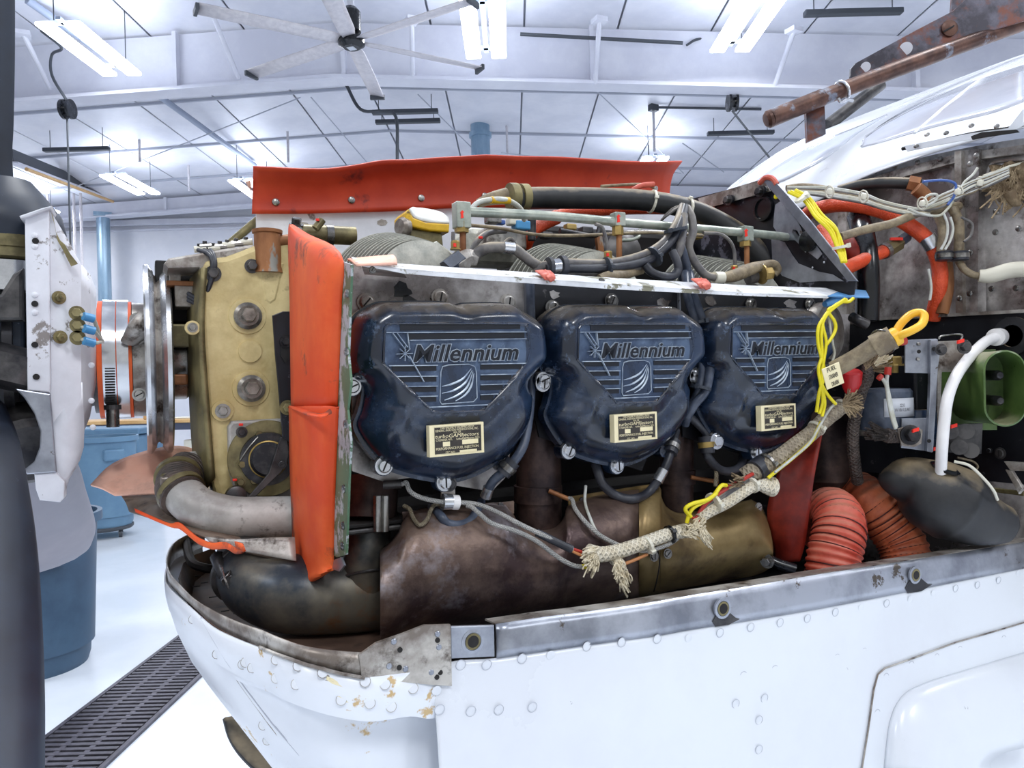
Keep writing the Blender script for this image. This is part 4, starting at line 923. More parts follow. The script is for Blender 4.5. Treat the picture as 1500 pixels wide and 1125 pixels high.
# ================================================================== engine depth: cylinders, finned heads, crankcase body, dark bay
for k in range(3):
    ref = (578, 815, 1030)[k]; zt = (338, 354, 372)[k]
    top = AY(ref, zt, .90); R = .083; c = V((top.x + (0, .004, 0)[k], 0, top.z - R))
    t = thing('cylinder_head', 'pale grey finned cylinder head behind the white flange, %s' % ('nearest the orange seal', 'middle of three', 'rearmost of three')[k], 'cylinder head', (c.x, .84, c.z - R), 'finned cylinder heads')
    for i in range(13):
        y = .80 + i * .0092; r = R * (.60 + .40 * ((i + 1) / 13) ** .9)
        link('cooling_fin', lathe(NB(), (c.x, y, c.z), (0, 1, 0), [(r - .014, 0), (r, .0006), (r, .0022), (r - .014, .0030)], 56), 'fin_grey', t, smooth=35)
    pr = [(0, -.003)]
    for i in range(13): ri = R * (.60 + .40 * ((i + 1) / 13) ** .9) + (.0010 if i < 12 else -.004); pr += [(ri, i * .0092 + .0034), (ri, i * .0092 + .0088)]
    link('fin_shade_core', lathe(NB(), (c.x, .80, c.z), (0, 1, 0), pr + [(0, .121)], 48), 'fin_gap_shade', t)  # dark steps between fins put the shade into colour and shape
    pad = [V((c.x + .012 + a * .052, .797 + (.02 if b > .3 else .004), c.z + b * .06)) for a, b in ((-.6, .1), (-.3, .75), (.25, .95), (.95, .55), (1.15, .1), (1.1, -.6), (-.5, -.6))]
    link('head_pad', prism(NB(), pad, (0, .02, 0), .003), 'fin_grey', t)
    link('barrel', lathe(NB(), (c.x, .80, 1.30), (0, 1, 0), sum([[(.07, i * .01), (.07, i * .01 + .003), (.06, i * .01 + .004), (.06, i * .01 + .009)] for i in range(16)], []), 36), 'black_and_shade', t)
bk = thing('engine_block', 'engine block deep behind the cylinders, shade put into its dark colour', 'engine block', (.5, 1.08, 1.05))  # dark backing mass closing the gaps, shade painted in as near-black
link('block', abox(NB(), (.62, 1.14, 1.27), .90, .3, .28, None, .02), 'black_and_shade', bk); link('sump', abox(NB(), (.62, 1.1, 1.06), .86, .3, .18, None, .03), 'black_and_shade', bk)
link('far_bank', abox(NB(), (.55, 1.42, 1.28), .72, .2, .26, None, .02), 'black_and_shade', bk)
# ------------------------------------------------------------------ exhaust stacks, heat shield, big front pipe
for k, (p, y) in enumerate((((788, 590), .80), ((992, 590), .80))):
    w = (.034, .031)[k]
    a, b = AY(p[0], 560, y), AY(p[0] + (2 if k == 0 else -1), (800, 770)[k], y)
    t = thing('exhaust_stack', 'brown blued exhaust stack pipe entering the heat shield, %s of two' % ('left', 'right')[k], 'exhaust pipe', b, 'exhaust stacks')
    r = 33 / 1100 * (a - EYE).dot(FW) if k == 0 else 24 / 1100 * (a - EYE).dot(FW)
    link('stack_pipe', cyl(NB(), b, a, r, r, 28), 'exhaust', t, smooth=30)
    q1, q2 = AY(p[0], (735, 708)[k], y), AY(p[0], (711, 688)[k], y)
    link('slip_band', cyl(NB(), q1, q2, r + .002, n=28), 'exhaust', t, smooth=30)
    link('lower_pipe', cyl(NB(), b, q1, r - .002, n=28), 'exhaust_blue', t, smooth=30)
for k, (px0, py0, px1, py1) in enumerate(((804, 719, 833, 731), (1012, 699, 1052, 706))):
    tube('temperature_probe', [AY(px0, py0, .768), AY(px1, py1, .755)], .0028, 'rust_brown', None, 'rusty thin probe sticking out of the %s exhaust stack' % ('left', 'right')[k], 'probe')
# heat shield built as two half-round sheets
top = [(557, 806, 942), (570, 796, 945), (585, 778, 938), (598, 752, 930), (640, 742, 925), (700, 739, 918), (740, 738, 912), (756, 762, 910), (776, 774, 907), (796, 776, 903), (815, 771, 900), (828, 755, 896), (831, 742, 895), (850, 731, 892), (900, 720, 884), (936, 716, 875)]
top2 = [(936, 716, 875), (965, 711, 869), (968, 726, 868), (975, 742, 866), (990, 751, 863), (1008, 751, 860), (1030, 747, 856), (1055, 744, 851), (1071, 741, 848), (1100, 732, 844), (1118, 748, 838), (1128, 775, 830), (1132, 800, 822)]
def shield(T, name, m, par, label, d=0.0):
    rows = []
    for px, a, b in T:
        mid, half = (a + b) / 2, (b - a) / 2; r = []
        for i in range(9):
            ph = pi * i / 8; yy = .785 - .075 * sin(ph) ** .8 - d
            r.append(AY(px, mid - half * cos(ph), yy))
        rows.append(r)
    bm = NB(); grid(bm, loft_rows(rows, 2, 2)); bm.normal_update(); return solid(link(name, bm, m, par, label, smooth=50), .0012, 0)
hs = thing('heat_shield', 'brown heat stained metal heat shield over the exhaust, below the rocker covers', 'heat shield', AY(840, 930, .77))
shield(top, 'front_shield', 'heat_shield', hs, None); shield(top2, 'rear_shield', 'heat_shield_gold', hs, 'golden brown rear half', .0012)
link('seam_strap', sweep(NB(), [AY(936, 720, .766), AY(946, 748, .722), AY(957, 785, .709), AY(966, 820, .709), AY(962, 850, .718), AY(958, 866, .74)], .0009, n=6), 'black_and_shade', hs)
for px, py in ((733, 741), (852, 733), (617, 758)): link('shield_rivet', lathe(NB(), AY(px, py, .765), (0, -1, 0), [(.004, 0), (.0035, .002), (0, .003)], 14), 'dark_steel', hs, smooth=True)
for px, py, y in ((978, 811, .7065), (1111, 743, .742), (958, 815, .707)): screw('shield_screw', AY(px, py, y), (0, -1, .1), .0044, hs, 'steel', .0025)
link('upper_angle', prism(NB(), [AY(a, b, .772) for a, b in ((589, 750), (753, 734), (753, 752), (740, 756), (592, 772))], (0, .002, 0)), 'heat_shield', hs)
link('upper_angle', prism(NB(), [AY(a, b, .772) for a, b in ((832, 728), (936, 712), (965, 708), (965, 720), (936, 724), (834, 744))], (0, .002, 0)), 'heat_shield_gold', hs)
bp_ = thing('front_exhaust_pipe', 'large dark blued exhaust elbow pipe below the silver intake tube', 'exhaust pipe', AY(450, 920, .86))
link('elbow', sweep(NB(), [AY(352, 815, .93), AY(375, 850, .88), AY(420, 868, .85), (AY(480, 872, .835)), AY(560, 868, .83), AY(640, 860, .83)], [.030, .040, .0425, .0415, .041, .041], n=28, k=8), 'exhaust_blue', bp_, smooth=60)
link('branch', sweep(NB(), [AY(539, 770, .815), AY(539, 810, .812), AY(537, 850, .82)], [.0245, .0255, .03], n=28), 'exhaust_blue', bp_, smooth=60)
link('weld_bead', ring(NB(), AY(538, 840, .812), (0, .35, 1), .0265, .0016, 40), 'dark_steel', bp_, smooth=True)
link('clamp_flange', lathe(NB(), AY(362, 838, .905), (AY(375, 850, .88) - AY(352, 815, .93)), [(.036, -.008), (.040, -.004), (.040, .002), (.036, .006)], 32), 'dark_steel', bp_, smooth=30)
vj = thing('v_band_clamp', 'dark exhaust clamp with lock wire beside the front exhaust elbow', 'clamp', AY(345, 860, .88))
link('clamp_body', sweep(NB(), [AY(318, 815, .9), AY(328, 838, .88), AY(345, 862, .87), AY(352, 872, .87)], .008, n=12), 'dark_steel', vj, smooth=True)
for px, py in ((337, 848), (345, 866)): link('clamp_nut', hexbolt(NB(), AY(px, py, .862), (0, -1, 0), .006, .006), 'dark_steel', vj)
link('lock_wire', sweep(NB(), [AY(325, 832, .865), AY(330, 850, .855), AY(340, 868, .855), AY(352, 876, .86)], .0012, n=6), 'steel', vj)
link('lock_wire', sweep(NB(), [AY(341, 832, .865), AY(334, 842, .855), AY(325, 850, .86)], .0012, n=6), 'steel', vj)
fj = thing('exhaust_flange', 'dark bolted flange on top of the vertical exhaust branch', 'flange', AY(540, 780, .81))
link('flange_plate', abox(NB(), AY(540, 770, .81), .085, .06, .006, None, .002), 'dark_steel', fj); link('gasket', abox(NB(), AY(540, 762, .81), .082, .058, .004, None, .001), 'black_and_shade', fj)
for px in (553, 564): link('flange_bolt', cyl(NB(), AY(px, 778, .775), AY(px, 726, .775), .0045, n=12), 'steel', fj, smooth=30)
link('port', cyl(NB(), AY(541, 760, .82), AY(545, 700, .83), .03, n=24), 'exhaust', fj, smooth=True)
# ------------------------------------------------------------------ intake tube and its clamp
it = thing('intake_tube', 'fat silver grey intake tube bending behind the orange seal', 'intake tube', AY(330, 790, .95))
link('tube', sweep(NB(), [AY(312, 686, 1.08), AY(280, 690, 1.03), AY(263, 712, .985), AY(288, 742, .945), AY(335, 757, .93), AY(390, 758, .925), AY(470, 756, .92)], [.023, .024, .0235, .0238, .0243, .0245, .0245], n=28, k=8), 'pipe_grey', it, smooth=60)
link('rubber_coupling', sweep(NB(), [AY(276, 690, 1.02), AY(264, 702, 1.0), AY(262, 718, .976), AY(270, 729, .96)], .0262, n=28, k=5), 'braid_brown', it, smooth=60)
for a, b in (((262, 700, 1.002), (260, 708, .99)), ((266, 722, .97), (272, 729, .962))):
    p, q = AY(*a), AY(*b); link('hose_clamp', band(NB(), p, q - p, .0268, .008), 'olive_metal', it, smooth=30)
link('clamp_screw', cyl(NB(), AY(240, 725, .96), AY(243, 697, .975), .006, n=12), 'olive_metal', it, smooth=30)
link('clamp_block', abox(NB(), AY(243, 712, .965), .012, .012, .022, None, .002), 'dirty_alu', it)
# ------------------------------------------------------------------ torn rubber flap and lower front baffle
ff = thing('front_rubber_flap', 'lightened pink rubber baffle flap sticking out under the pulley', 'baffle seal', AY(230, 700, 1.1))
sheet('flap', [[AY(133, 711, 1.12), AY(150, 716, 1.10), AY(168, 726, 1.09)], [AY(165, 680, 1.14), AY(185, 695, 1.12), AY(200, 724, 1.08)], [AY(215, 661, 1.17), AY(226, 682, 1.14), AY(236, 723, 1.06)], [AY(262, 654, 1.2), AY(268, 680, 1.15), AY(270, 722, 1.06)], [AY(300, 664, 1.22), AY(305, 690, 1.15), AY(305, 720, 1.06)]], 'pink_rubber', .003, ff)
lb = thing('lower_front_baffle', 'dirty lower front baffle plate with torn orange edge', 'baffle', AY(300, 800, 1.0))
sheet('plate', [[AY(178, 726, 1.1), AY(185, 738, 1.08), AY(190, 750, 1.06)], [AY(230, 720, 1.1), AY(240, 745, 1.02), AY(250, 768, .95)], [AY(290, 720, 1.08), AY(300, 760, .97), AY(315, 792, .88)], [AY(360, 740, 1.06), AY(370, 785, .93), AY(375, 812, .85)], [AY(430, 760, 1.04), AY(430, 797, .92), AY(430, 821, .835)]], 'grime_rubber', .002, lb)
sheet('bright_skirt', [[AY(300, 786, .885), AY(308, 795, .88)], [AY(345, 790, .865), AY(350, 806, .86)], [AY(385, 788, .85), AY(390, 814, .84)], [AY(432, 787, .84), AY(434, 822, .825)]], 'dirty_alu', .0015, lb)
edge = [(198, 748), (225, 760), (250, 770), (262, 768), (275, 778), (290, 790), (310, 798), (330, 797), (345, 805), (356, 800), (345, 796)]
sheet('torn_edge', [[AY(a, b - 3, 1.0 - .0011 * (a - 198)), AY(a + 2, b + (3 if i < 3 else 7), .995 - .0011 * (a - 198))] for i, (a, b) in enumerate(edge)], 'orange_rubber', .003, lb, ku=3, kv=2)

# ================================================================== small lines low on the engine
def shy(px, py, y):
    T = top if px < 936 else top2
    if not 560 < px < 1130: return y
    for a, b in zip(T, T[1:]):
        if a[0] <= px <= b[0]:
            f = (px - a[0]) / max(1e-6, b[0] - a[0]); t_, b_ = a[1] + (b[1] - a[1]) * f, a[2] + (b[2] - a[2]) * f
            c = ((t_ + b_) / 2 - py) / ((b_ - t_) / 2)
            if abs(c) < 1: return min(y, .785 - .075 * sqrt(1 - c * c) ** .8 - .008)
    return y
def cable(name, pts, r, m, label, cat='cable', parts=(), group=None, k=6, n=10):
    """pts: (px,py,y). parts: (index-free) extra meshes as (name, fn, material)"""
    P = ys([(a, b, shy(a, b, y)) for a, b, y in pts])
    if not parts: return tube(name, P, r, m, None, label, cat, group, k=k, n=n)
    t = thing(name, label, cat, P[0], group); link('jacket', sweep(NB(), P, r, k=k, n=n), m, t, smooth=True)
    for nm, bm, mm in parts: link(nm, bm, mm, t, smooth=35)
    return t
def bandp(a, b, R, w=None, t=.0012):
    p, q = AY(*a), AY(*b); return cyl(NB(), p, q, R + t, n=18)
def bandw(bm, a, b, R, t=.0012): p, q = AY(*a), AY(*b); return cyl(bm, p, q, R + t, n=18)
cable('thermocouple_lead', [(563, 710, .76), (589, 709, .752), (595, 707, .75), (601, 720, .745), (617, 729, .74), (645, 735, .735), (672, 736, .735), (700, 739, .732), (728, 750, .722), (764, 769, .70), (800, 786, .692), (839, 805, .684)], .0025, 'braid_silver',
      'silver braided lead from the black plug, through the white clamp, to the sleeve', 'wire', [('plug_boot', bandp((562, 710, .76), (588, 709, .752), .003, t=.0015), 'dark_steel'), ('heat_shrink', bandp((786, 780, .6975), (838, 805, .684), .0025, t=.0017), 'cable_dark'),
      ('red_core', sweep(NB(), ys([(838, 804, .684), (848, 807, .684), (862, 812, .684)]), .0016), 'wire_red'), ('yellow_core', sweep(NB(), ys([(838, 807, .684), (848, 812, .684), (860, 816, .684)]), .0016), 'wire_orange')])
cable('thermocouple_lead', [(592, 741, .76), (600, 746, .75), (606, 760, .745), (615, 769, .742), (625, 762, .742), (632, 745, .742), (639, 739, .745), (655, 738, .745)], .0022, 'braid_tan', 'short tan braided lead hanging in a V left of the white clamp', 'wire')
cable('thermocouple_lead', [(684, 741, .735), (690, 742, .73), (702, 752, .72), (721, 767, .708), (753, 777, .70), (785, 792, .694), (817, 816, .688), (839, 828, .685), (852, 830, .685)], .0025, 'braid_silver', 'lowest silver braided lead crossing the heat shield', 'wire',
      [('yellow_end', sweep(NB(), ys([(852, 830, .685), (862, 829, .685)]), .0027), 'wire_yellow')])
wc = thing('wire_clamp', 'small white cushioned clamp under the first rocker cover', 'clamp', AY(658, 746, .735))
link('cushion', cyl(NB(), AY(651, 735, .735), AY(671, 736, .735), .0078, n=20), 'white_plastic', wc, smooth=30); link('metal_band', cyl(NB(), AY(648, 735, .735), AY(661, 735, .735), .0085, n=20), 'steel_bright', wc, smooth=30)
link('clamp_tab', abox(NB(), AY(656, 716, .74), .016, .003, .03, None, .001), 'dirty_alu', wc); screw('tab_screw', AY(658, 709, .738), (0, -1, 0), .006, wc, 'dark_steel', .004)
tube('drain_loop', ys([(632, 742, .77), (645, 755, .735), (655, 766, .73), (672, 769, .73), (689, 762, .735), (700, 745, .748), (705, 735, .77)]), .0048, 'hose_slate', None, 'blue grey hose loop hanging under the first rocker cover', 'hose')
cable('ignition_cable', [(776, 404, .752), (777, 440, .75), (778, 500, .75), (778, 560, .748), (776, 600, .742), (770, 640, .735), (762, 662, .73), (745, 685, .732), (722, 705, .74), (711, 728, .75)], .0052, 'hose_slate', 'slate blue cable running down between the first and second rocker covers', 'cable',
      [('clamp_cushion', bandp((752, 675, .731), (736, 694, .735), .0052, t=.0035), 'cable_dark'), ('clamp_band', bandp((747, 681, .731), (741, 688, .733), .0052, t=.0045), 'steel'), ('silver_sleeve', bandp((716, 714, .745), (711, 728, .75), .0052, t=.0012), 'steel_bright')])
cable('ignition_cable', [(872, 680, .755), (876, 692, .748), (884, 711, .742), (903, 726, .74), (927, 731, .74), (949, 722, .738), (966, 700, .735), (978, 676, .735), (985, 652, .74), (990, 630, .75)], .0055, 'cable_dark', 'black cable looping in a U below the middle rocker cover', 'cable',
      [('clamp_cushion', bandp((981, 664, .736), (987, 646, .741), .0055, t=.0035), 'cable_dark'), ('clamp_band', bandp((983, 658, .737), (985, 652, .739), .0055, t=.0045), 'steel'), ('silver_sleeve', bandp((963, 705, .7355), (972, 688, .735), .0055, t=.0012), 'steel_bright')])
for k, pts in enumerate(([(1004, 400, .77), (1007, 432, .745), (1018, 472, .735), (1027, 507, .73), (1029, 541, .73), (1023, 573, .73), (1010, 603, .735), (1003, 622, .745)], [(1010, 400, .77), (1016, 432, .742), (1031, 475, .73), (1039, 507, .725), (1040, 540, .722), (1034, 571, .722), (1018, 592, .726), (1006, 611, .735)])):
    tube('spark_plug_cable', ys(pts), .0056, 'hose_slate', None, 'slate spark plug cable between second and third rocker covers, %s of the pair' % ('left', 'right')[k], 'cable', 'spark plug cables')
cable('spark_plug_cable', [(1003, 605, .75), (1015, 614, .748), (1034, 634, .745), (1035, 652, .743), (1037, 669, .74), (1053, 687, .74), (1071, 690, .742), (1085, 682, .75), (1088, 668, .765)], .0055, 'cable_dark', 'dark cable hooked in a U left below the rearmost rocker cover', 'cable',
      [('clamp_cushion', bandp((1034, 640, .744), (1036, 664, .741), .0055, t=.004), 'cable_dark'), ('clamp_band', bandp((1034, 648, .743), (1035, 656, .742), .0055, t=.005), 'brass'), ('clamp_screw', hexbolt(NB(), AY(1049, 646, .735), (0, -1, 0), .007, .004), 'steel_bright')])
tie(AY(1024, 473, .731), AY(1028, 500, .73) - AY(1020, 455, .735), .0125, 'tie_dark', (0, -1, 0), 'dark cable tie round the paired cables, upper one beside the third cover')
tie(AY(1026, 568, .726), AY(1018, 592, .73) - AY(1029, 545, .727), .0125, 'tie_dark', (-1, -.6, 0), 'dark cable tie round the paired cables, lower one beside the third cover')
cable('thermocouple_lead', [(833, 730, .755), (838, 732, .75), (843, 746, .745), (860, 767, .73), (882, 786, .712), (908, 799, .698), (934, 806, .69), (954, 806, .688), (982, 796, .688), (997, 784, .69)], .0025, 'braid_silver', 'silver braided lead curving down from the left stack probe to the sleeve', 'wire')
cable('thermocouple_lead', [(858, 712, .758), (857, 736, .742), (865, 760, .725), (874, 779, .712), (884, 788, .705)], .0018, 'wire_white', 'thin grey wire dropping under the middle rocker cover', 'wire')
cable('thermocouple_lead', [(1050, 705, .755), (1050, 694, .748), (1048, 680, .742), (1045, 676, .74), (1049, 690, .74), (1048, 712, .735)], .0025, 'braid_tan', 'tan braided lead rising to the cable hook under the rearmost cover', 'wire')
sg = thing('woven_sleeve', 'frayed cream woven sleeve over the wires on the heat shield, longer lower one', 'wire sleeve', AY(930, 800, .70))
link('sleeve', sweep(NB(), ys([(862, 808, .686), (880, 812, .686), (908, 807, .688), (944, 795, .688), (978, 783, .69), (1011, 776, .69)]), [.0085, .0085, .008, .0075, .0075, .0085], n=16), 'sleeve_cream', sg, smooth=True)
def fray(par, px, py, y, dx, dy, n, L, m='fray', name='frayed_threads'):
    bm = NB()
    for _ in range(n):
        a = V((px + random.uniform(-7, 7), py + random.uniform(-8, 8), 0)); ln = random.uniform(.5, 1) * L
        ddx, ddy = dx * ln + random.uniform(-.4, .4) * ln, dy * ln + random.uniform(-.4, .4) * ln
        sweep(bm, [AY(a.x, a.y, y), AY(a.x + ddx * .5 + random.uniform(-3, 3), a.y + ddy * .5, y - .008), AY(a.x + ddx, a.y + ddy + random.uniform(0, 4), y - random.uniform(0, .012))], .0008, k=3, n=5)
    return link(name, bm, m, par, kind='stuff')
fray(sg, 872, 808, .684, -1, .35, 60, 14); fray(sg, 872, 822, .684, -.5, .8, 45, 16); fray(sg, 906, 828, .686, 0, 1, 60, 17); fray(sg, 912, 842, .686, .25, 1, 45, 22); fray(sg, 1004, 776, .686, 1, .1, 50, 16); fray(sg, 1026, 775, .686, .7, .9, 45, 20)
link('sleeve_tail', sweep(NB(), ys([(898, 818, .69), (908, 828, .684), (914, 845, .684)]), [.006, .007, .004], n=12), 'sleeve_cream', sg, smooth=True)
link('bare_wires', sweep(NB(), ys([(915, 826, .69), (930, 820, .69), (948, 812, .69)]), .002), 'wire_orange', sg, smooth=True)
tie(AY(948, 798, .687), AY(960, 790, .69) - AY(936, 802, .69), .0095, 'tie_white', (0, -1, -.8), 'white cable tie round the lower woven sleeve, left one')
tie(AY(981, 783, .69), AY(990, 780, .69) - AY(972, 786, .69), .0095, 'black_gloss', (0, -1, .6), 'black cable tie round the lower woven sleeve')
s2 = thing('woven_sleeve', 'cream woven sleeve with torn end, upper one on the rear of the heat shield', 'wire sleeve', AY(1080, 730, .70))
link('sleeve', sweep(NB(), ys([(1024, 760, .69), (1040, 748, .69), (1066, 735, .69), (1096, 716, .69), (1110, 711, .69), (1131, 713, .69)]), [.006, .0075, .0075, .007, .006, .0125], n=16), 'sleeve_cream', s2, smooth=True)
fray(s2, 1028, 764, .686, -1, .6, 40, 12, 'fray'); fray(s2, 1086, 706, .69, -.8, -.3, 25, 16, 'fray_brown')
for k, (dy, m) in enumerate(((0, 'hose_grey'), (-5, 'wire_red'), (4, 'hose_grey'), (8, 'wire_white'))):
    tube('harness_wire', ys([(1018, 768 + dy, .692), (1035, 742 + dy, .69), (1062, 722 + dy, .69), (1088, 706 + dy * .7, .692), (1110, 692 + dy * .4, .70)]), .0026, m, None, '%s wire in the bundle beside the cream sleeve, %s' % (('grey', 'red', 'dark grey', 'white')[k], ('along the middle', 'on top', 'in the lower half', 'lowest')[k]), 'wire')
tie(AY(1046, 737, .69), AY(1062, 728, .69) - AY(1030, 748, .69), .012, 'tie_white', (0, -1, 0), 'white cable tie round the wires at the yellow loop')
tie(AY(1103, 711, .69), AY(1112, 708, .69) - AY(1094, 716, .69), .0085, 'tie_white', (0, -1, .4), 'white cable tie near the torn end of the upper sleeve')
for k, pts in enumerate(([(1006, 766, .686), (1010, 752, .684), (1018, 742, .682), (1042, 729, .682), (1056, 712, .684), (1064, 711, .686)], [(1012, 757, .684), (1004, 746, .682), (1014, 738, .68), (1036, 732, .68), (1050, 722, .68)])):
    tube('yellow_wire', ys(pts), .0024, 'wire_yellow', None, 'yellow wire looping at the frayed sleeve, %s one' % ('longer', 'shorter')[k], 'wire')
tube('red_wire', ys([(1012, 757, .684), (1022, 762, .682), (1026, 766, .682)]), .0016, 'wire_red', None, 'short red wire end at the frayed sleeve', 'wire')
link('yellow_wire', sweep(NB(), ys([(1203, 618, .675), (1196, 632, .675), (1187, 648, .675), (1160, 672, .676), (1140, 688, .68), (1125, 700, .684)]), .0022), 'wire_yellow', None, 'long straight yellow wire running down the brown sheath', 'wire', smooth=True)
# ================================================================== orange rear seal behind the engine top and its painted plate
ob = thing('far_baffle_seal', 'long dark orange rubber seal strip standing along the far side of the engine', 'baffle seal', AY(690, 310, 1.27))
YO = 1.27
up = [(371, 244), (400, 245), (440, 247), (480, 247), (520, 242), (560, 235), (600, 234), (640, 231), (680, 229), (712, 227), (760, 229), (820, 230), (880, 234), (940, 237), (999, 236)]
lo = [(369, 313), (400, 313), (440, 313), (480, 312), (520, 311), (560, 310), (600, 308), (640, 306), (680, 304), (720, 304), (770, 303), (830, 303), (890, 300), (940, 297), (981, 300)]
rows = []
for i, ((a, b), (c, d)) in enumerate(zip(up, lo)):
    f = i / 14; rows.append([AY(a, b, YO - .035), AY(a * .7 + c * .3 - (8 if i == 14 else 0), b * .7 + d * .3, YO - .012), AY(a * .3 + c * .7 - (6 if i == 14 else 0), b * .3 + d * .7, YO), AY(c, d, YO)])
sheet('rubber_strip', rows, 'orange_dark', .003, ob, ku=3, kv=3)
for px, py in ((404, 296), (515, 293), (617, 290), (710, 287), (960, 276)):
    link('rivet', lathe(NB(), AY(px, py, YO - .002), (0, -1, 0), [(.0062, 0), (.0058, .0015), (.003, .003), (0, .0028)], 16), 'steel', ob, smooth=True)
sheet('curled_end', [[AY(360, 266, YO), AY(360, 266, YO)], [AY(366, 264, YO - .03), AY(368, 280, YO)]], 'pink_rubber', .002, ob, ku=2, kv=2)
bp2 = thing('far_baffle', 'white grubby baffle plate below the dark orange seal', 'baffle', AY(560, 345, YO + .01))
link('plate', prism(NB(), ys([(375, 310), (760, 302), (990, 300), (1010, 420), (376, 420)], YO + .01), (0, .003, 0)), 'white_worn', bp2)
for px, py in ((445, 330), (560, 326)): link('stain', prism(NB(), [AY(px + 8 * cos(a * .9), py + 5 * sin(a * .9), YO + .0095) for a in range(7)], (0, .0005, 0)), 'dirty_alu', bp2)
# ------------------------------------------------------------------ oil filler with yellow cap
oc = thing('oil_filler', 'oil filler with scuffed yellow topped cap beside the orange seal', 'filler cap', AY(625, 350, .93))
YY = .93
link('neck', prism(NB(), ys([(599, 333), (648, 340), (650, 360), (600, 358)], YY), (0, .04, 0), .003), 'olive_metal', oc)
link('cap_rim', prism(NB(), ys([(594, 312), (599, 306), (606, 319), (625, 326), (659, 328), (658, 340), (630, 338), (604, 332), (594, 324)], YY - .006), (0, .05, 0), .002), 'cap_yellow', oc)
sheet('cap_top', [[AY(599, 306, YY - .004), AY(606, 318, YY - .004), AY(626, 325, YY - .004), AY(658, 327, YY - .004)], [AY(604, 304, YY + .02), AY(616, 308, YY + .02), AY(640, 313, YY + .02), AY(657, 320, YY + .02)], [AY(608, 305, YY + .045), AY(622, 306, YY + .045), AY(645, 311, YY + .045), AY(656, 319, YY + .045)]], 'cap_top', .002, oc)
link('side_knob', lathe(NB(), AY(590, 333, YY), (-1, -.4, 0), [(.012, -.006), (.013, .002), (.010, .006), (0, .007)], 20), 'dirty_alu', oc, smooth=True)
# ------------------------------------------------------------------ fuel rail with three hex fittings
fr = thing('fuel_rail', 'pale green metal fuel rail tube with red marked fittings over the engine', 'fuel rail', AY(900, 330, .80))
YR = .80
link('rail_tube', sweep(NB(), ys([(680, 310, YR), (800, 316, YR), (903, 325, YR), (1092, 341, YR), (1160, 348, YR), (1196, 353, YR)]), .0058, n=16), 'tube_green', fr, smooth=True)
for k, (px, py, w_, h_) in enumerate(((676, 316, 23, 38), (905, 322, 18, 20), (1092, 343, 18, 22))):
    c = AY(px, py, YR); s = (c - EYE).dot(FW) / FPX
    b = link('tee_fitting', abox(NB(), c, w_ * s, w_ * s * .9, h_ * s, None, .0015), 'tube_green', fr)
    link('torque_mark', prism(NB(), [AY(px + dx, py + dy, c.y - w_ * s * .46) for dx, dy in ((-2, -5), (1, -8), (4, -5), (2, -4), (3, 3), (-1, 4), (-1, -3))], (0, -.0006, 0)), 'torque_red', b)
    lo_ = AY(px, (336, 340, 357)[k], YR); link('lower_nut', hexbolt(NB(), lo_ + V((0, 0, -.006)), (0, 0, 1), w_ * s * .46, .014, 0), 'brass', fr)
    link('drop_tube', cyl(NB(), AY(px + 2, (333, 345, 360)[k], YR), AY(px + 2, (372, 392, 400)[k], YR), .0038, n=12), 'rust_brown', fr, smooth=True)
for k, (px, py) in enumerate(((667, 362), (891, 376), (1076, 396))):
    t = thing('injector_nozzle', 'small brass injector with red paint mark, %s of three' % ('left', 'middle', 'right')[k], 'injector', AY(px, py + 8, .79))
    link('hex', hexbolt(NB(), AY(px, py + 4, .79), (0, 0, 1), .005, .009, 1.2), 'brass', t); link('mark', abox(NB(), AY(px - 1, py - 3, .784), .003, .002, .004), 'torque_red', t)
    sx = [(664, 340), (664, 352), (667, 362)] if k == 0 else ([(872, 328), (882, 333), (888, 352), (891, 374)] if k == 1 else [(1030, 341), (1058, 344), (1074, 362), (1077, 392)])
    link('steel_line', sweep(NB(), ys([(a, b, .79) for a, b in sx]), .0024, n=8), 'hose_grey', t, smooth=True)
# ------------------------------------------------------------------ big black induction hose over the top
bh = thing('black_hose', 'thick dusty black hose arching over the engine top', 'hose', AY(950, 330, .90))
bp_pts = [(752, 291, .93), (768, 291, .93), (800, 290, .93), (896, 291, .92), (956, 295, .91), (1009, 306, .90), (1052, 324, .89), (1088, 347, .87), (1118, 378, .85), (1140, 412, .84), (1150, 440, .84)]
link('hose_body', sweep(NB(), ys(bp_pts), .0152, n=24, k=8), 'black_rubber', bh, smooth=True)
link('hose_clamp', bandp((746, 288, .93), (757, 288, .93), .0145, t=.004), 'olive_metal', bh, smooth=30); link('hose_clamp', bandp((762, 289, .93), (772, 289, .93), .0150, t=.0035), 'olive_metal', bh, smooth=30)
link('inlet_tube', sweep(NB(), ys([(700, 298, .96), (720, 291, .95), (745, 287, .94), (760, 288, .93)]), [.006, .009, .012, .013], n=16), 'hose_tan', bh, smooth=True)
tie(AY(955, 295, .91), AY(975, 300, .905) - AY(935, 292, .915), .0165, 'tie_white', (0, -1, .1), 'white cable tie round the thick black hose, left one'); tie(AY(1005, 306, .90), AY(1022, 312, .9) - AY(988, 302, .9), .0165, 'tie_white', (0, -.6, 1), 'white cable tie round the thick black hose, right one')
tube('orange_hose', ys([(800, 322, .98), (850, 310, .97), (950, 305, .97), (1040, 310, .96), (1100, 318, .95), (1132, 322, .94)]), .0095, 'orange_hose', None, 'straight orange hose passing behind the black hose into the bulkhead hole', 'hose')
tube('orange_hose', ys([(768, 360, .97), (775, 345, .96), (790, 330, .96), (815, 318, .97)]), .011, 'orange_hose', None, 'short bent orange hose end below the fuel rail', 'hose')
tube('red_fitting_hose', ys([(925, 279, .93), (940, 272, .925), (958, 270, .92)]), .004, 'tape_red', None, 'pink red capped hose end lying on the thick black hose', 'hose')
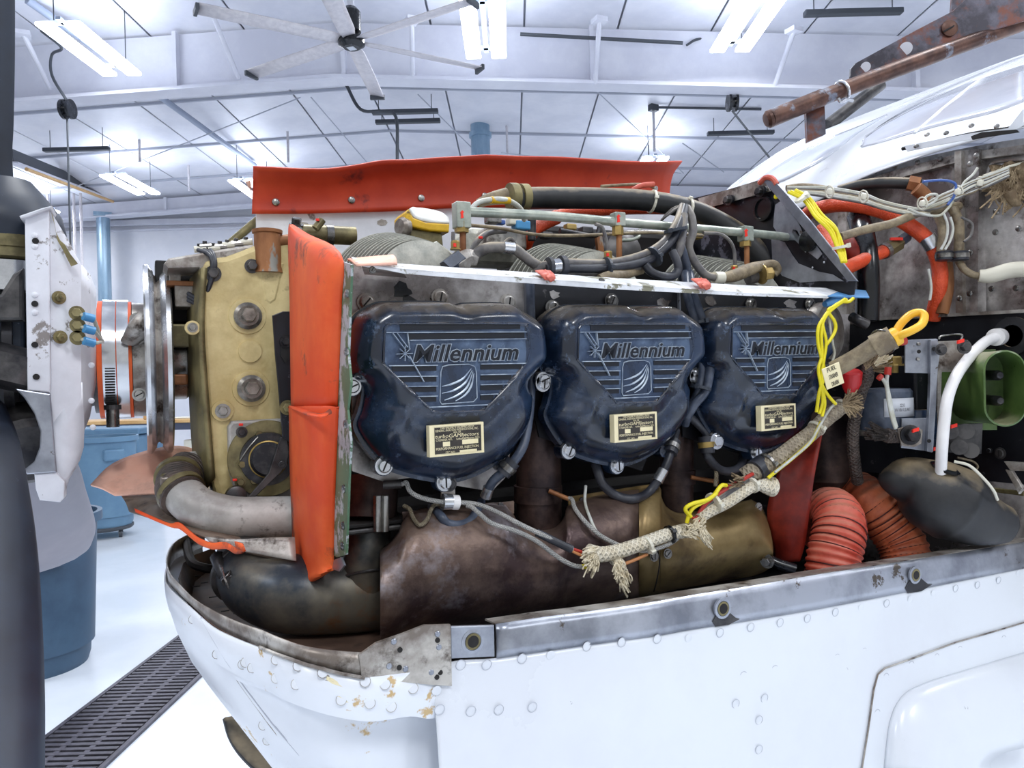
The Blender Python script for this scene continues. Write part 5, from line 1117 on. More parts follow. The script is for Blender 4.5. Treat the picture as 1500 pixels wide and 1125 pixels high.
tube('vent_line', ys([(880, 273, .94), (930, 270, .93), (950, 272, .925), (958, 275, .925)]), .0022, 'hose_tan', None, 'thin tan line along the top of the black hose', 'line')
tube('drain_line', ys([(688, 308, .82), (700, 297, .82), (715, 293, .82), (735, 292, .82), (752, 297, .83), (764, 308, .84), (768, 322, .86)]), .0032, 'wire_white', None, 'white line arching over the left end of the fuel rail', 'line')
link('yellow_tag', bandp((719, 293, .82), (746, 294, .825), .0035, t=.0008), 'cap_yellow', None, 'yellow sleeve on the white arching line', 'sleeve', smooth=30)
# steel lines and control parts in the valley
for k, (pts, r, m, lb) in enumerate((([(690, 330, .86), (730, 334, .86), (780, 343, .86), (840, 345, .86), (950, 341, .86), (1030, 345, .86)], .0022, 'hose_tan', 'thin tan line sagging below the fuel rail'), ([(690, 372, .85), (700, 352, .85), (718, 340, .86), (740, 338, .88)], .004, 'hose_grey', 'grey hose bending up beside the first hex fitting'),
        ([(700, 376, .85), (735, 358, .86), (748, 350, .86), (754, 358, .86), (757, 372, .86)], .0026, 'hose_grey', 'small hooked grey line above the first cylinder head'), ([(910, 340, .87), (960, 340, .87), (1010, 344, .87)], .003, 'steel', 'short straight steel line right of the middle fitting'),
        ([(910, 352, .86), (925, 351, .86), (936, 346, .86), (938, 336, .88)], .0026, 'tube_green', 'small curled steel line right of the middle fitting'), ([(820, 338, .9), (870, 345, .9), (880, 330, .9)], .004, 'dark_steel', 'dark bent line left of the middle fitting'))):
    tube('fuel_line', ys(pts), r, m, None, lb, 'line')
cp = thing('throttle_controls', 'cluster of dark valves and brackets in the valley under the fuel rail', 'fuel valve', AY(850, 390, .98))
link('valve_body', lathe(NB(), AY(905, 372, .96), (0, -1, .2), [(.03, -.03), (.036, 0), (.03, .02), (.012, .03), (0, .03)], 24), 'dark_steel', cp, smooth=30)
link('back_mass', abox(NB(), AY(900, 385, 1.06), .40, .1, .09, None, .01), 'black_and_shade', cp)
link('spool', abox(NB(), AY(735, 352, .95), .06, .04, .03, None, .004), 'dirty_alu', cp)
link('grey_tank', abox(NB(), AY(715, 365, 1.0), .09, .06, .05, None, .01), 'fin_grey', cp)
for px, py, s, m in ((763, 331, .022, 'blue_crimp'), (733, 326, .012, 'wire_blue'), (835, 333, .016, 'brass'), (858, 338, .018, 'dark_steel'), (800, 345, .016, 'dark_steel'), (1018, 345, .02, 'brass'), (752, 325, .018, 'tie_white'), (722, 322, .02, 'steel')):
    link('connector', abox(NB(), AY(px, py, .91), s, s * .8, s * .55, None, .002), m, cp)
link('upright_post', cyl(NB(), AY(779, 322, .93), AY(779, 352, .93), .006, n=12), 'dark_steel', cp, smooth=True)
link('bronze_stay', prism(NB(), ys([(874, 346), (882, 346), (886, 375), (878, 378)], .92), (0, .006, 0)), 'rust_brown', cp)
for px, py in ((722, 365), (744, 371), (704, 356), (660, 386)): link('torque_mark', abox(NB(), AY(px, py - 8, .84), .005, .003, .003, None, .0006), 'torque_red', cp)
# ------------------------------------------------------------------ spark plug leads over the flange
pl = thing('spark_plug_lead', 'grey spark plug lead with a silver elbow at the left end of the flange', 'spark plug lead', AY(700, 392, .80))
link('elbow_nut', sweep(NB(), ys([(662, 392, .79), (672, 386, .79), (684, 378, .79), (697, 380, .79)]), [.011, .013, .011, .009], n=6), 'dirty_alu', pl)
link('plug_barrel', cyl(NB(), AY(655, 396, .79), AY(676, 380, .79), .0125, n=6), 'hose_slate', pl)
link('lead', sweep(NB(), ys([(694, 380, .79), (702, 368, .785), (715, 363, .78), (732, 362, .78), (752, 364, .78), (766, 374, .78), (779, 384, .78), (790, 390, .785)]), .0062, n=14), 'hose_grey', pl, smooth=True)
link('label_sleeve', bandp((737, 362, .78), (752, 364, .78), .0062, t=.0008), 'steel_bright', pl, smooth=30)
cj = thing('cable_clamp', 'black cushioned clamp with silver band holding leads above the red scrap', 'clamp', AY(815, 404, .77))
for a, b, R, m in (((802, 391, .77), (807, 391, .77), .0115, 'cable_dark'), ((820, 390, .77), (827, 390, .77), .0125, 'cable_dark'), ((808, 391, .77), (819, 390, .77), .0095, 'steel_bright')): link('cushion_ring' if m != 'steel_bright' else 'metal_band', bandp(a, b, R, t=0), m, cj, smooth=30)
HB = [[(782, 398, .785), (800, 388, .775), (829, 385, .77), (884, 386, .77), (920, 380, .77), (950, 370, .77), (975, 352, .77), (992, 325, .775), (1000, 302, .79)],
      [(800, 394, .77), (829, 393, .768), (884, 393, .765), (925, 388, .765), (956, 378, .765), (982, 355, .765), (996, 330, .77), (1004, 303, .785)],
      [(826, 398, .775), (884, 399, .77), (920, 394, .77), (940, 388, .77), (960, 372, .77)],
      [(988, 382, .765), (996, 365, .76), (1000, 340, .765), (1002, 315, .775)],
      [(1006, 304, .785), (1013, 318, .775), (1015, 340, .77), (1009, 362, .77), (1018, 384, .768), (1033, 402, .765), (1050, 407, .765)],
      [(1000, 338, .765), (996, 352, .765), (1002, 375, .765), (1006, 390, .768), (1008, 408, .775)],
      [(988, 345, .775), (990, 370, .775), (997, 395, .775), (1000, 412, .78)],
      [(985, 368, .76), (992, 384, .755), (993, 396, .755), (986, 404, .755), (972, 405, .755), (955, 399, .757), (945, 388, .76)]]
HL = ['uppermost of the bundle running left along the flange', 'middle of the bundle running left along the flange', 'lowest of the bundle running left along the flange', 'short one rising to the bundle crown', 'curving right from the crown to the tan connector',
      'dropping through the flange, right of two', 'dropping through the flange, left of two', 'small open loop hanging above the flange']
HM = ['hose_grey', 'cable_dark', 'hose_grey', 'hose_grey', 'hose_grey', 'hose_slate', 'hose_slate', 'cable_dark']
for pts, lb, m in zip(HB, HL, HM):
    tube('ignition_harness_cable', ys(pts), .0054, m, None, 'dusty %s ignition cable, %s' % ('black' if m == 'cable_dark' else ('slate' if m == 'hose_slate' else 'grey'), lb), 'cable', n=12)
tc = thing('harness_connector', 'tan cable end with hex nut over the right part of the flange', 'spark plug lead', AY(1090, 405, .77))
link('sleeve', sweep(NB(), ys([(1050, 408, .765), (1075, 404, .765), (1100, 394, .765), (1120, 388, .768), (1134, 387, .77), (1139, 395, .772), (1134, 402, .775)]), [.006, .0085, .0085, .006, .0055, .0055, .005], n=14), 'hose_tan', tc, smooth=True)
link('ferrule', bandp((1046, 407, .765), (1058, 407, .765), .0062, t=.002), 'tie_white', tc, smooth=30); link('label_sleeve', bandp((1104, 393, .766), (1113, 391, .767), .0065, t=.001), 'steel_bright', tc, smooth=30)
link('hex_nut', hexbolt(NB(), AY(1115, 402, .765), (1, -.2, .1), .009, .014), 'brass', tc); link('plug_body', cyl(NB(), AY(1095, 408, .78), AY(1120, 402, .775), .009, n=14), 'hose_grey', tc, smooth=30)
tie(AY(990, 337, .765), (-.2, 0, 1), .0145, 'tie_dark', (-1, -.5, 0), 'dark cable tie round the crown of grey cables'); tie(AY(888, 393, .767), (1, 0, 0), .0125, 'tie_dark', (0, -1, 0), 'black cable tie on the cable bundle, left one'); tie(AY(958, 376, .765), (1, 0, .55), .0125, 'tie_dark', (0, -1, 0), 'black cable tie on the cable bundle, right one')
tube('lead_stub', ys([(878, 409, .76), (892, 405, .76), (915, 402, .765), (940, 396, .775)]), [.006, .007, .006, .005], 'hose_tan', None, 'tan plug lead stub lying behind the flange, below the bundle', 'spark plug lead')
for k in range(3): tube('tie_tail', ys([(1000, 300, .79), (985 - k * 4, 306 + k * 5, .80), (972 - k * 3, 318 + k * 4, .82)]), .0015, 'hose_grey', None, 'thin grey strand at the cable crown, %s of three' % ('upper', 'middle', 'lower')[k], 'wire')
# ================================================================== rear baffle with holes
XR = .84
rb = thing('rear_baffle', 'black rear engine baffle plate with peeling grey patches and a metal edge strip', 'baffle', AX(1140, 430, XR))
link('plate', prism(NB(), xs([(1010, 292), (1125, 263), (1254, 410), (1250, 432), (1120, 430), (1010, 400)], XR), (.002, 0, 0)), 'black_paint', rb)
link('upper_leg', prism(NB(), xs([(1022, 291), (1118, 262), (1128, 280), (1032, 306)], XR - .006), (.002, 0, 0)), 'dirty_alu', rb)
link('edge_strip', prism(NB(), xs([(1117, 262), (1132, 260), (1190, 325), (1258, 412), (1244, 412), (1180, 336)], XR - .010), (-.003, 0, 0), .0006), 'bare_alu', rb)
for pts in (((1136, 300), (1146, 293), (1158, 308), (1168, 322), (1176, 340), (1190, 350), (1205, 372), (1198, 380), (1180, 366), (1165, 352), (1150, 352), (1142, 345), (1133, 332), (1134, 318)), ((1130, 348), (1150, 355), (1160, 372), (1170, 386), (1200, 398), (1220, 402), (1236, 412), (1200, 412), (1172, 414), (1146, 404), (1132, 385)), ((1164, 330), (1172, 345), (1168, 352), (1160, 342))):
    link('bare_patch', prism(NB(), xs(pts, XR - .0012), (-.0006, 0, 0)), 'plate_steel' if 0 else 'bare_alu', rb)
for px, py, m in ((1068, 293, 'black_gloss'), (1115, 280, 'black_gloss')):
    b = link('oval_slot', lathe(NB(), AX(px, py, XR - .009), (-1, 0, 0), [(.013, 0), (.0125, .002), (.009, .002), (.009, -.004), (0, -.004)], 24, 1, .6), m, rb, smooth=30); link('slot_bolt', hexbolt(NB(), AX(px, py, XR - .010), (-1, 0, 0), .0055, .007), 'dark_steel', b)
link('grommet_hole', lathe(NB(), AX(1118, 306, XR - .002), (-1, 0, 0), [(.019, 0), (.0185, .003), (.015, .003), (.015, -.002), (0, -.002)], 28), 'black_gloss', rb, smooth=30)
link('rail_grommet', lathe(NB(), AX(1186, 353, XR - .002), (-1, 0, 0), [(.015, 0), (.015, .005), (.0075, .007), (0, .007)], 28), 'black_gloss', rb, smooth=30)
link('yellow_blob', lathe(NB(), AX(1137, 288, XR - .003), (-1, 0, 0), [(.004, 0), (.003, .002), (0, .0025)], 10), 'wire_yellow', rb, smooth=True)
link('orange_tip', sweep(NB(), xs([(1113, 268, XR - .01), (1122, 260, XR - .014), (1132, 262, XR - .012), (1138, 270, XR - .01)]), .004, n=8), 'tape_red', rb, smooth=True)
for px, py in ((1207, 384), (1180, 368), (1190, 392)): link('rivet_dot', lathe(NB(), AX(px, py, XR - .0025), (-1, 0, 0), [(.0016, 0), (0, .001)], 8), 'paper_gray', rb)

# ================================================================== firewall
XF = 1.12
fw = thing('firewall', 'dented grimy metal firewall at the right behind the engine bay', 'firewall', AX(1330, 470, XF))
def fwp(name, pts, m, x=XF, t=.004, label=None, bev=0): return link(name, prism(NB(), xs(pts, x), (t, 0, 0), bev), m, fw, label)
rows = []
for a, b in ((1070, 1075), (1250, 1255), (1330, 1335), (1420, 1420), (1520, 1520), (1640, 1640)):
    r = []
    for k in range(9):
        f = k / 8; tp = {1070: 330, 1250: 262, 1330: 236, 1420: 216, 1520: 200, 1640: 190}[a]; r.append(AX(a, tp + (900 - tp) * f, XF + .010 * sin(a * .09 + k * 1.7) * (0 < k < 8)))
    rows.append(r)
sheet('firewall_skin', rows, 'grimy_alu', .002, fw)
fwp('top_angle', [(1168, 300), (1240, 272), (1330, 244), (1400, 226), (1500, 212), (1500, 224), (1400, 238), (1330, 257), (1240, 286), (1168, 314)], 'dirty_alu', XF - .016, .012)
fwp('stiffener_channel', [(1398, 222), (1408, 220), (1410, 462), (1400, 462)], 'dirty_alu', XF - .03, .03); fwp('stiffener_channel', [(1412, 220), (1434, 218), (1432, 462), (1412, 462)], 'grimy_alu', XF - .022, .02)
fwp('stiffener_channel', [(1227, 284), (1240, 280), (1240, 460), (1227, 460)], 'dirty_alu', XF - .05, .03); fwp('stiffener_channel', [(1248, 276), (1256, 274), (1256, 460), (1248, 460)], 'dirty_alu', XF - .03, .02)
link('pressed_bead', sweep(NB(), xs([(1265, 272), (1330, 256), (1385, 243), (1396, 244), (1397, 262), (1396, 280)], XF - .002), .004, n=8), 'grimy_alu', fw, smooth=True)
link('pressed_bead', sweep(NB(), xs([(1446, 268), (1450, 245), (1462, 236), (1500, 232), (1530, 230)], XF - .002), .004, n=8), 'grimy_alu', fw, smooth=True)
for px, py in ((1283, 251), (1312, 243), (1344, 238), (1377, 233), (1404, 300), (1421, 240), (1421, 330), (1421, 370), (1420, 430), (1405, 437), (1458, 340), (1492, 335), (1459, 310), (1301, 438), (1332, 437), (1348, 436), (1452, 423), (1488, 422), (1463, 285), (1430, 228), (1453, 226), (1476, 222)):
    link('rivet', lathe(NB(), AX(px, py, XF - .018 if px < 1390 and py < 260 else XF - .004 if not 1400 < px < 1433 else XF - .034), (-1, 0, 0), [(.0045, 0), (.0035, .002), (0, .003)], 12), 'steel', fw, smooth=True)
# lower black panel
bp3 = thing('lower_black_panel', 'large black painted panel below the bare firewall at right', 'panel', AX(1400, 760, 1.06))
link('panel', prism(NB(), xs([(1245, 474), (1290, 468), (1500, 457), (1560, 455), (1560, 716), (1400, 700), (1240, 690)], 1.06), (.003, 0, 0)), 'black_plain', bp3)
link('top_edge', prism(NB(), xs([(1245, 471), (1290, 465), (1500, 453), (1560, 451), (1560, 456), (1500, 458), (1290, 469), (1245, 475)], 1.052), (.02, 0, 0)), 'dirty_alu', bp3)
for px, py, r in ((1465, 664, .006), (1450, 660, .003), (1476, 470, .004), (1430, 520, .003)): screw('panel_screw', AX(px, py, 1.058), (-1, 0, 0), r, bp3, 'dark_steel', .003)
link('hose_grommet', lathe(NB(), AX(1484, 492, 1.058), (-1, 0, 0), [(.026, 0), (.026, .003), (.015, .004), (.015, 0), (0, 0)], 32), 'black_rubber', bp3, smooth=30)
gb = thing('engine_bay_interior', 'dark wall of the engine bay behind the red hoses, shade put into its colour', 'bay wall', (1.1, 1.0, 1.0))
link('bay_wall', prism(NB(), xs([(1060, 600), (1600, 640), (1600, 860), (1060, 900)], 1.15), (.004, 0, 0)), 'black_and_shade', gb)  # black sheet, shade of the deep bay put into its colour
lbk = thing('lower_right_bracket', 'small grey bracket at the right edge below the black panel', 'bracket', AX(1490, 715, 1.0))
link('arm', prism(NB(), xs([(1470, 676), (1500, 678), (1506, 690), (1480, 690)], 1.0), (.01, 0, 0), .001), 'dirty_alu', lbk); link('strut', prism(NB(), xs([(1472, 688), (1482, 690), (1498, 716), (1492, 724)], 1.0), (.006, 0, 0), .001), 'dirty_alu', lbk); link('lower_rail', prism(NB(), xs([(1440, 713), (1500, 720), (1500, 727), (1440, 719)], 1.03), (.006, 0, 0), .001), 'olive_metal', lbk)

# ================================================================== upper fuselage: cowl deck and windscreen
ds_ = thing('fuselage_nose', 'white upper fuselage skin and windscreen rising at the right', 'aircraft fuselage', (1.6, 1.2, 1.5))
low = [(1060, 345), (1100, 331), (1150, 313), (1200, 293), (1260, 262), (1330, 236), (1400, 214), (1500, 187), (1620, 160)]
sil = [(1040, 345, 1.10), (1082, 272, 1.16), (1140, 226, 1.24), (1180, 203, 1.32), (1240, 178, 1.45), (1320, 148, 1.6), (1400, 118, 1.75), (1500, 82, 1.9), (1620, 52, 2.1)]
rows = []; back = []
for (a, b), (c, d, x) in zip(low, sil):
    p = AX(a, b, XF - .03); q = AX(c, d, x)
    r = []
    for k in range(6):
        f = k / 5; m_ = p.lerp(q, f); g_ = min(1, (x - 1.08) / .7); m_.z += (.012 + .02 * g_) * sin(pi * f); m_.y -= .06 * g_ * sin(pi * f); r.append(m_)
    n = q + V((.12, .22, .02)); r.append(n); r.append(q + V((.2, .5, -.08)))
    rows.append(r)
sheet('deck_skin', rows, 'cowl_white', .002, ds_, ku=4, kv=3)
DR = loft_rows(rows, 2, 2)
def on(px, py, f0=None):                    # a point on the skin, seen at a pixel, by walking between the two guide curves
    r = ray(px, py); best = None
    for i in range(len(DR) - 1):
        for k in range(11):
            for tri in ((DR[i][k], DR[i + 1][k], DR[i + 1][k + 1]), (DR[i][k], DR[i + 1][k + 1], DR[i][k + 1])):
                from mathutils.geometry import intersect_ray_tri
                h = intersect_ray_tri(*tri, r, EYE, True)
                if h is not None and (best is None or (h - EYE).length < (best - EYE).length): best = h
    return best
def patch(name, pts, m, off, par, label=None, sub=6):
    P = []
    n = len(pts)
    for i in range(n):
        for k in range(sub):
            a, b = pts[i], pts[(i + 1) % n]; q = on(a[0] + (b[0] - a[0]) * k / sub, a[1] + (b[1] - a[1]) * k / sub)
            if q is not None: P.append(q - ray(*pts[i]).normalized() * off)
    if len(P) < 3: return
    bm = NB(); vs = [bm.verts.new(p) for p in P]; c = bm.verts.new(on(sum(p[0] for p in pts) / n, sum(p[1] for p in pts) / n) - ray(*pts[0]).normalized() * off)
    for i in range(len(vs)): bm.faces.new((vs[i], vs[(i + 1) % len(vs)], c))
    bmesh.ops.recalc_face_normals(bm, faces=bm.faces); return solid(link(name, bm, m, par, label, smooth=True), .002, 1)
def patch2(T, B, m, label):
    rws = []
    for (a, b), (c, d) in zip([V(q).lerp(V(r_), .5) if 0 else q for q, r_ in zip(T, T)], B):
        r = []
        for k in range(7):
            q = on(a + (c - a) * k / 6, b + (d - b) * k / 6)
            if q is None: q = r[-1] if r else AX(a, b, 1.5)
            r.append(q - ray(a, b).normalized() * .006)
        rws.append(r)
    bm = NB(); grid(bm, loft_rows(rws, 3, 1)); bm.normal_update(); return solid(link('windscreen_pane', bm, m, ds_, label, smooth=True), .003, 0)
patch2([(1104, 268), (1135, 246), (1175, 222), (1215, 202), (1262, 184), (1300, 168)], [(1108, 276), (1148, 264), (1192, 242), (1226, 220), (1262, 192), (1300, 170)], 'windscreen', 'tinted curved side pane')
patch2([(1264, 206), (1290, 184), (1330, 160), (1370, 142), (1410, 126), (1450, 112), (1500, 96)], [(1262, 216), (1294, 208), (1340, 194), (1385, 182), (1420, 174), (1460, 164), (1500, 150)], 'glass_masked', 'large masked front pane')
def skin_line(name, pts, r, m, sub=5):
    P = []
    for (a, b), (c, d) in zip(pts, pts[1:]):
        for k in range(sub):
            q = on(a + (c - a) * k / sub, b + (d - b) * k / sub)
            if q is not None: P.append(q - ray(a, b).normalized() * .008)
    if len(P) > 2: return link(name, sweep(NB(), P, r, raw=True, n=6), m, ds_, smooth=True)
skin_line('tape_edge', [(1340, 195), (1380, 160), (1420, 128), (1460, 100)], .003, 'cowl_white'); skin_line('pane_edge', [(1262, 214), (1268, 200), (1300, 180), (1360, 148), (1440, 112)], .002, 'seam')
link('lower_lip', sweep(NB(), xs([(1322, 218), (1370, 208), (1430, 195), (1480, 188), (1500, 182)], XF - .04), .003, n=8), 'black_and_shade', ds_, smooth=True)
link('access_strip', prism(NB(), xs([(1326, 214), (1420, 196), (1478, 188), (1500, 160), (1500, 184), (1480, 196), (1400, 208), (1330, 222)], XF - .045), (-.002, 0, 0)), 'cowl_white', ds_)
link('rubber_pad', prism(NB(), xs([(1424, 200), (1440, 194), (1490, 190), (1494, 194), (1440, 202), (1426, 205)], XF - .052), (-.003, 0, 0)), 'black_and_shade', ds_)
for px, py in ((1358, 197), (1386, 195), (1423, 184), (1460, 185), (1342, 214)): 
    q = AX(px, py, XF - .05); link('rivet', lathe(NB(), q, (-1, -.4, .5), [(.004, 0), (.003, .0015), (0, .002)], 12), 'steel', ds_, smooth=True)
# ------------------------------------------------------------------ rusty hoist bar over the nose
ho = thing('hoist_bar', 'rusty brown hoist bar with a drilled steel plate above the windscreen', 'hoist', AD(1300, 160, 1.5))
P = [AD(1128, 174, 1.42), AD(1215, 139, 1.45), AD(1360, 84, 1.5), AD(1510, 30, 1.56)]
link('tube', sweep(NB(), P, .0155, n=20), 'rusty_steel', ho, smooth=True); link('end_sleeve', cyl(NB(), AD(1128, 174, 1.42), AD(1204, 143, 1.445), .0165, n=20), 'rusty_steel', ho, smooth=30); link('end_cap', lathe(NB(), AD(1128, 174, 1.42), AD(1120, 177, 1.42) - AD(1128, 174, 1.42), [(.0165, -.002), (.0165, .004), (.012, .009), (0, .01)], 20), 'rusty_steel', ho, smooth=True)
link('drilled_plate', prism(NB(), [AD(a, b, 1.52) for a, b in ((1246, 112), (1247, 100), (1254, 92), (1344, 43), (1396, 16), (1420, -6), (1520, -40), (1520, 24), (1400, 62), (1300, 98), (1250, 116))], FW * .008, .001), 'plate_steel', ho)
for px, py, r in ((1268, 98, 7), (1327, 71, 9)):
    link('bored_hole', cyl(NB(), AD(px, py, 1.5185), AD(px, py, 1.5165), r * 1.5 / 1100, n=24), 'ceiling_vinyl', ho)
b = link('pivot_boss', lathe(NB(), AD(1390, 42, 1.52), -FW, [(.0165, 0), (.0165, .004), (.012, .006), (.0, .006)], 24), 'rusty_steel', ho, smooth=30)
link('pivot_slot', abox(NB(), AD(1390, 42, 1.512), .022, .004, .003, (CR * .9 + CU * .5, FW, CU)), 'black_and_shade', b)
link('post', prism(NB(), [AD(a, b, 1.46) for a, b in ((1181, 160), (1208, 150), (1210, 196), (1183, 208))], FW * .012, .001), 'plate_steel', ho)
link('stay', cyl(NB(), AD(1212, 184, 1.7), AD(1290, 124, 1.75), .014, n=12), 'dark_steel', ho, smooth=True); link('rear_plate', prism(NB(), [AD(a, b, 1.6) for a, b in ((1394, 16), (1396, -10), (1520, -60), (1520, -10), (1420, 20))], FW * .008), 'plate_steel', ho)
link('shackle', ring(NB(), AD(1233, 134, 1.455), P[1] - P[0], .019, .003, 24), 'steel_bright', ho, smooth=True); link('shackle_tail', sweep(NB(), [AD(1228, 144, 1.44), AD(1232, 150, 1.44), AD(1240, 146, 1.44), AD(1250, 148, 1.44)], .003, n=8), 'steel_bright', ho, smooth=True)

# ================================================================== hoses and wires at the right
def dt(name, pts, r, m, label, cat, group=None, **k): return tube(name, ds(pts), r, m, None, label, cat, group, **k)
ah = thing('orange_arc_hose', 'long bright orange fire sleeved hose arching in front of the firewall', 'hose', AD(1360, 470, 1.1))
AH = [(1180, 316, 1.20), (1196, 306, 1.17), (1239, 300, 1.13), (1287, 308, 1.11), (1327, 327, 1.10), (1359, 352, 1.10), (1375, 385, 1.10), (1376, 420, 1.10), (1366, 468, 1.12)]
link('hose', sweep(NB(), ds(AH), .0108, n=20, k=8), 'orange_hose', ah, smooth=True)
link('metal_collar', cyl(NB(), AD(1357, 347, 1.099), AD(1367, 362, 1.099), .012, n=20), 'steel_bright', ah, smooth=30)
sh_ = thing('short_orange_hose', 'short orange hose with a blue capped end below the arc', 'hose', AD(1270, 385, 1.08))
link('hose', sweep(NB(), ds([(1225, 396, 1.02), (1245, 390, 1.05), (1271, 378, 1.08), (1300, 366, 1.1)]), .0098, n=18), 'orange_hose', sh_, smooth=True)
link('nut', cyl(NB(), AD(1300, 366, 1.1), AD(1316, 356, 1.11), .011, n=6), 'olive_metal', sh_); link('blue_cap', cyl(NB(), AD(1314, 357, 1.11), AD(1328, 347, 1.12), .008, n=12), 'hose_slate', sh_, smooth=30); link('mark', abox(NB(), AD(1313, 350, 1.095), .018, .003, .004, (CR, FW, CU)), 'torque_red', sh_)
link('clamp', cyl(NB(), AD(1294, 369, 1.096), AD(1299, 366, 1.099), .0115, n=18), 'steel', sh_, smooth=30)
dt('orange_stub', [(1205, 336, 1.1), (1215, 352, 1.08), (1222, 375, 1.06)], .012, 'orange_hose', 'orange hose stub half hidden by the yellow wires', 'hose')
dt('red_cap_stub', [(1236, 350, 1.1), (1243, 362, 1.09), (1250, 376, 1.09)], .013, 'red_rubber', 'dark red rubber boot right of the yellow wires', 'boot')
dt('black_conduit', [(1257, 318, 1.14), (1266, 350, 1.1), (1271, 400, 1.08), (1270, 470, 1.08)], .0165, 'black_gloss', 'thick glossy black duct standing behind the yellow wires', 'duct')
dt('tan_hose', [(1228, 280, 1.16), (1250, 274, 1.15), (1273, 270, 1.14), (1300, 268, 1.13), (1335, 269, 1.12)], .0085, 'black_rubber', 'black hose with dusty top running under the firewall edge', 'hose')
tn = thing('hose_end_nut', 'brown hex hose end at the right tip of the dusty black hose', 'fitting', AD(1345, 272, 1.115)); link('hex', cyl(NB(), AD(1330, 268, 1.12), AD(1346, 271, 1.115), .0115, n=6), 'rust_brown', tn); link('blue_tip', cyl(NB(), AD(1345, 271, 1.115), AD(1354, 274, 1.115), .009, n=12), 'hose_slate', tn, smooth=30)
dt('tan_hose', [(1152, 276, 1.14), (1175, 273, 1.14), (1205, 276, 1.15), (1240, 284, 1.15)], .005, 'hose_tan', 'thin tan hose starting behind the tip of the rear baffle', 'hose')
dt('wrapped_cable', [(1231, 347, 1.04), (1265, 337, 1.05), (1308, 327, 1.06), (1345, 312, 1.08), (1385, 304, 1.09), (1405, 302, 1.1)], .0062, 'hose_tan', 'tan wrapped cable crossing under the orange arc hose', 'cable')
dt('brown_hose', [(1396, 306, 1.09), (1404, 325, 1.08), (1405, 350, 1.08), (1404, 372, 1.08)], .0068, 'hose_tan', 'brown hose dropping into the black clamp right of the orange arc', 'hose')
dt('brown_hose', [(1372, 312, 1.1), (1380, 335, 1.09), (1378, 370, 1.08)], .006, 'hose_tan', 'brown hose just inside the top of the orange arc hose', 'hose')
dt('brown_tube', [(1386, 385, 1.1), (1388, 420, 1.1), (1380, 460, 1.1)], .0085, 'rust_brown', 'orange brown tube below the black clamps', 'hose')
dt('copper_tube', [(1342, 276, 1.1), (1352, 284, 1.1), (1360, 296, 1.1)], .010, 'rust_brown', 'copper brown tube bend below the hose nut', 'hose')
wh = thing('white_sleeved_hose', 'white sleeved hose leaving the right clamp towards the picture edge', 'hose', AD(1460, 410, 1.05))
link('hose', sweep(NB(), ds([(1404, 382, 1.08), (1412, 394, 1.07), (1424, 402, 1.065), (1438, 405, 1.06)]), .005, n=14), 'hose_tan', wh, smooth=True); link('sleeve', sweep(NB(), ds([(1434, 404, 1.06), (1450, 404, 1.055), (1480, 396, 1.045), (1510, 394, 1.03)]), [.0085, .0105, .011, .011], n=18), 'tie_white', wh, smooth=True)
for k, (px, dd) in enumerate(((1383, 1.082), (1406, 1.075))):
    t = thing('hose_clamp', 'black cushioned hose clamp right of the orange arc, %s of two' % ('left', 'right')[k], 'clamp', AD(px, 384, dd)); c = AD(px, 375, dd)
    link('cushion', lathe(NB(), c, (0, 0, 1), [(.008, -.007), (.0115, -.006), (.0115, .006), (.008, .007)], 20), 'cable_dark', t, smooth=30); link('metal_band', lathe(NB(), c, (0, 0, 1), [(.0118, -.003), (.0124, -.003), (.0124, .003), (.0118, .003)], 20), 'steel', t, smooth=30)
random.seed(5)
lay = [('white', 'wire_white'), ('pale', 'wire_white'), ('grey', 'hose_grey'), ('tan', 'hose_tan'), ('white', 'tie_white'), ('blue', 'wire_blue')]
for k in range(8):
    o_ = (k - 3.5) * 2.0; cn, m = lay[k % 5]
    dt('harness_wire', [(1153, 278 + o_ * .5, 1.12), (1180, 279 + o_ * .7, 1.11), (1215, 282 + o_, 1.1), (1262, 290 + o_, 1.09), (1292, 300 + o_ * .8, 1.08), (1330, 309 + o_ * .8, 1.07), (1362, 312 + o_ * .6, 1.07)], .0017, m, '%s wire in the bundle left of the white knot, strand %s from its top' % (cn, ('first', 'second', 'third', 'fourth', 'fifth', 'sixth', 'seventh', 'lowest')[k]), 'wire', 'upper wire bundle left of the knot')
for k in range(9):
    o_ = (k - 4) * 1.9; cn, m = lay[(k * 2 + 1) % 5]; j = random.uniform(-4, 4)
    dt('harness_wire', [(1352, 305 + o_ * .5, 1.07), (1380, 292 + o_ + j, 1.06), (1404, 283 + o_, 1.055), (1425, 274 + o_ - j, 1.05), (1445, 266 + o_, 1.05), (1478, 252 + o_ * .8, 1.04)], .0017, m, '%s wire rising right to the brown foam lump, strand %s from the top' % (cn, ('first', 'second', 'third', 'fourth', 'fifth', 'sixth', 'seventh', 'eighth', 'lowest')[k]), 'wire', 'upper wire bundle right of the knot')
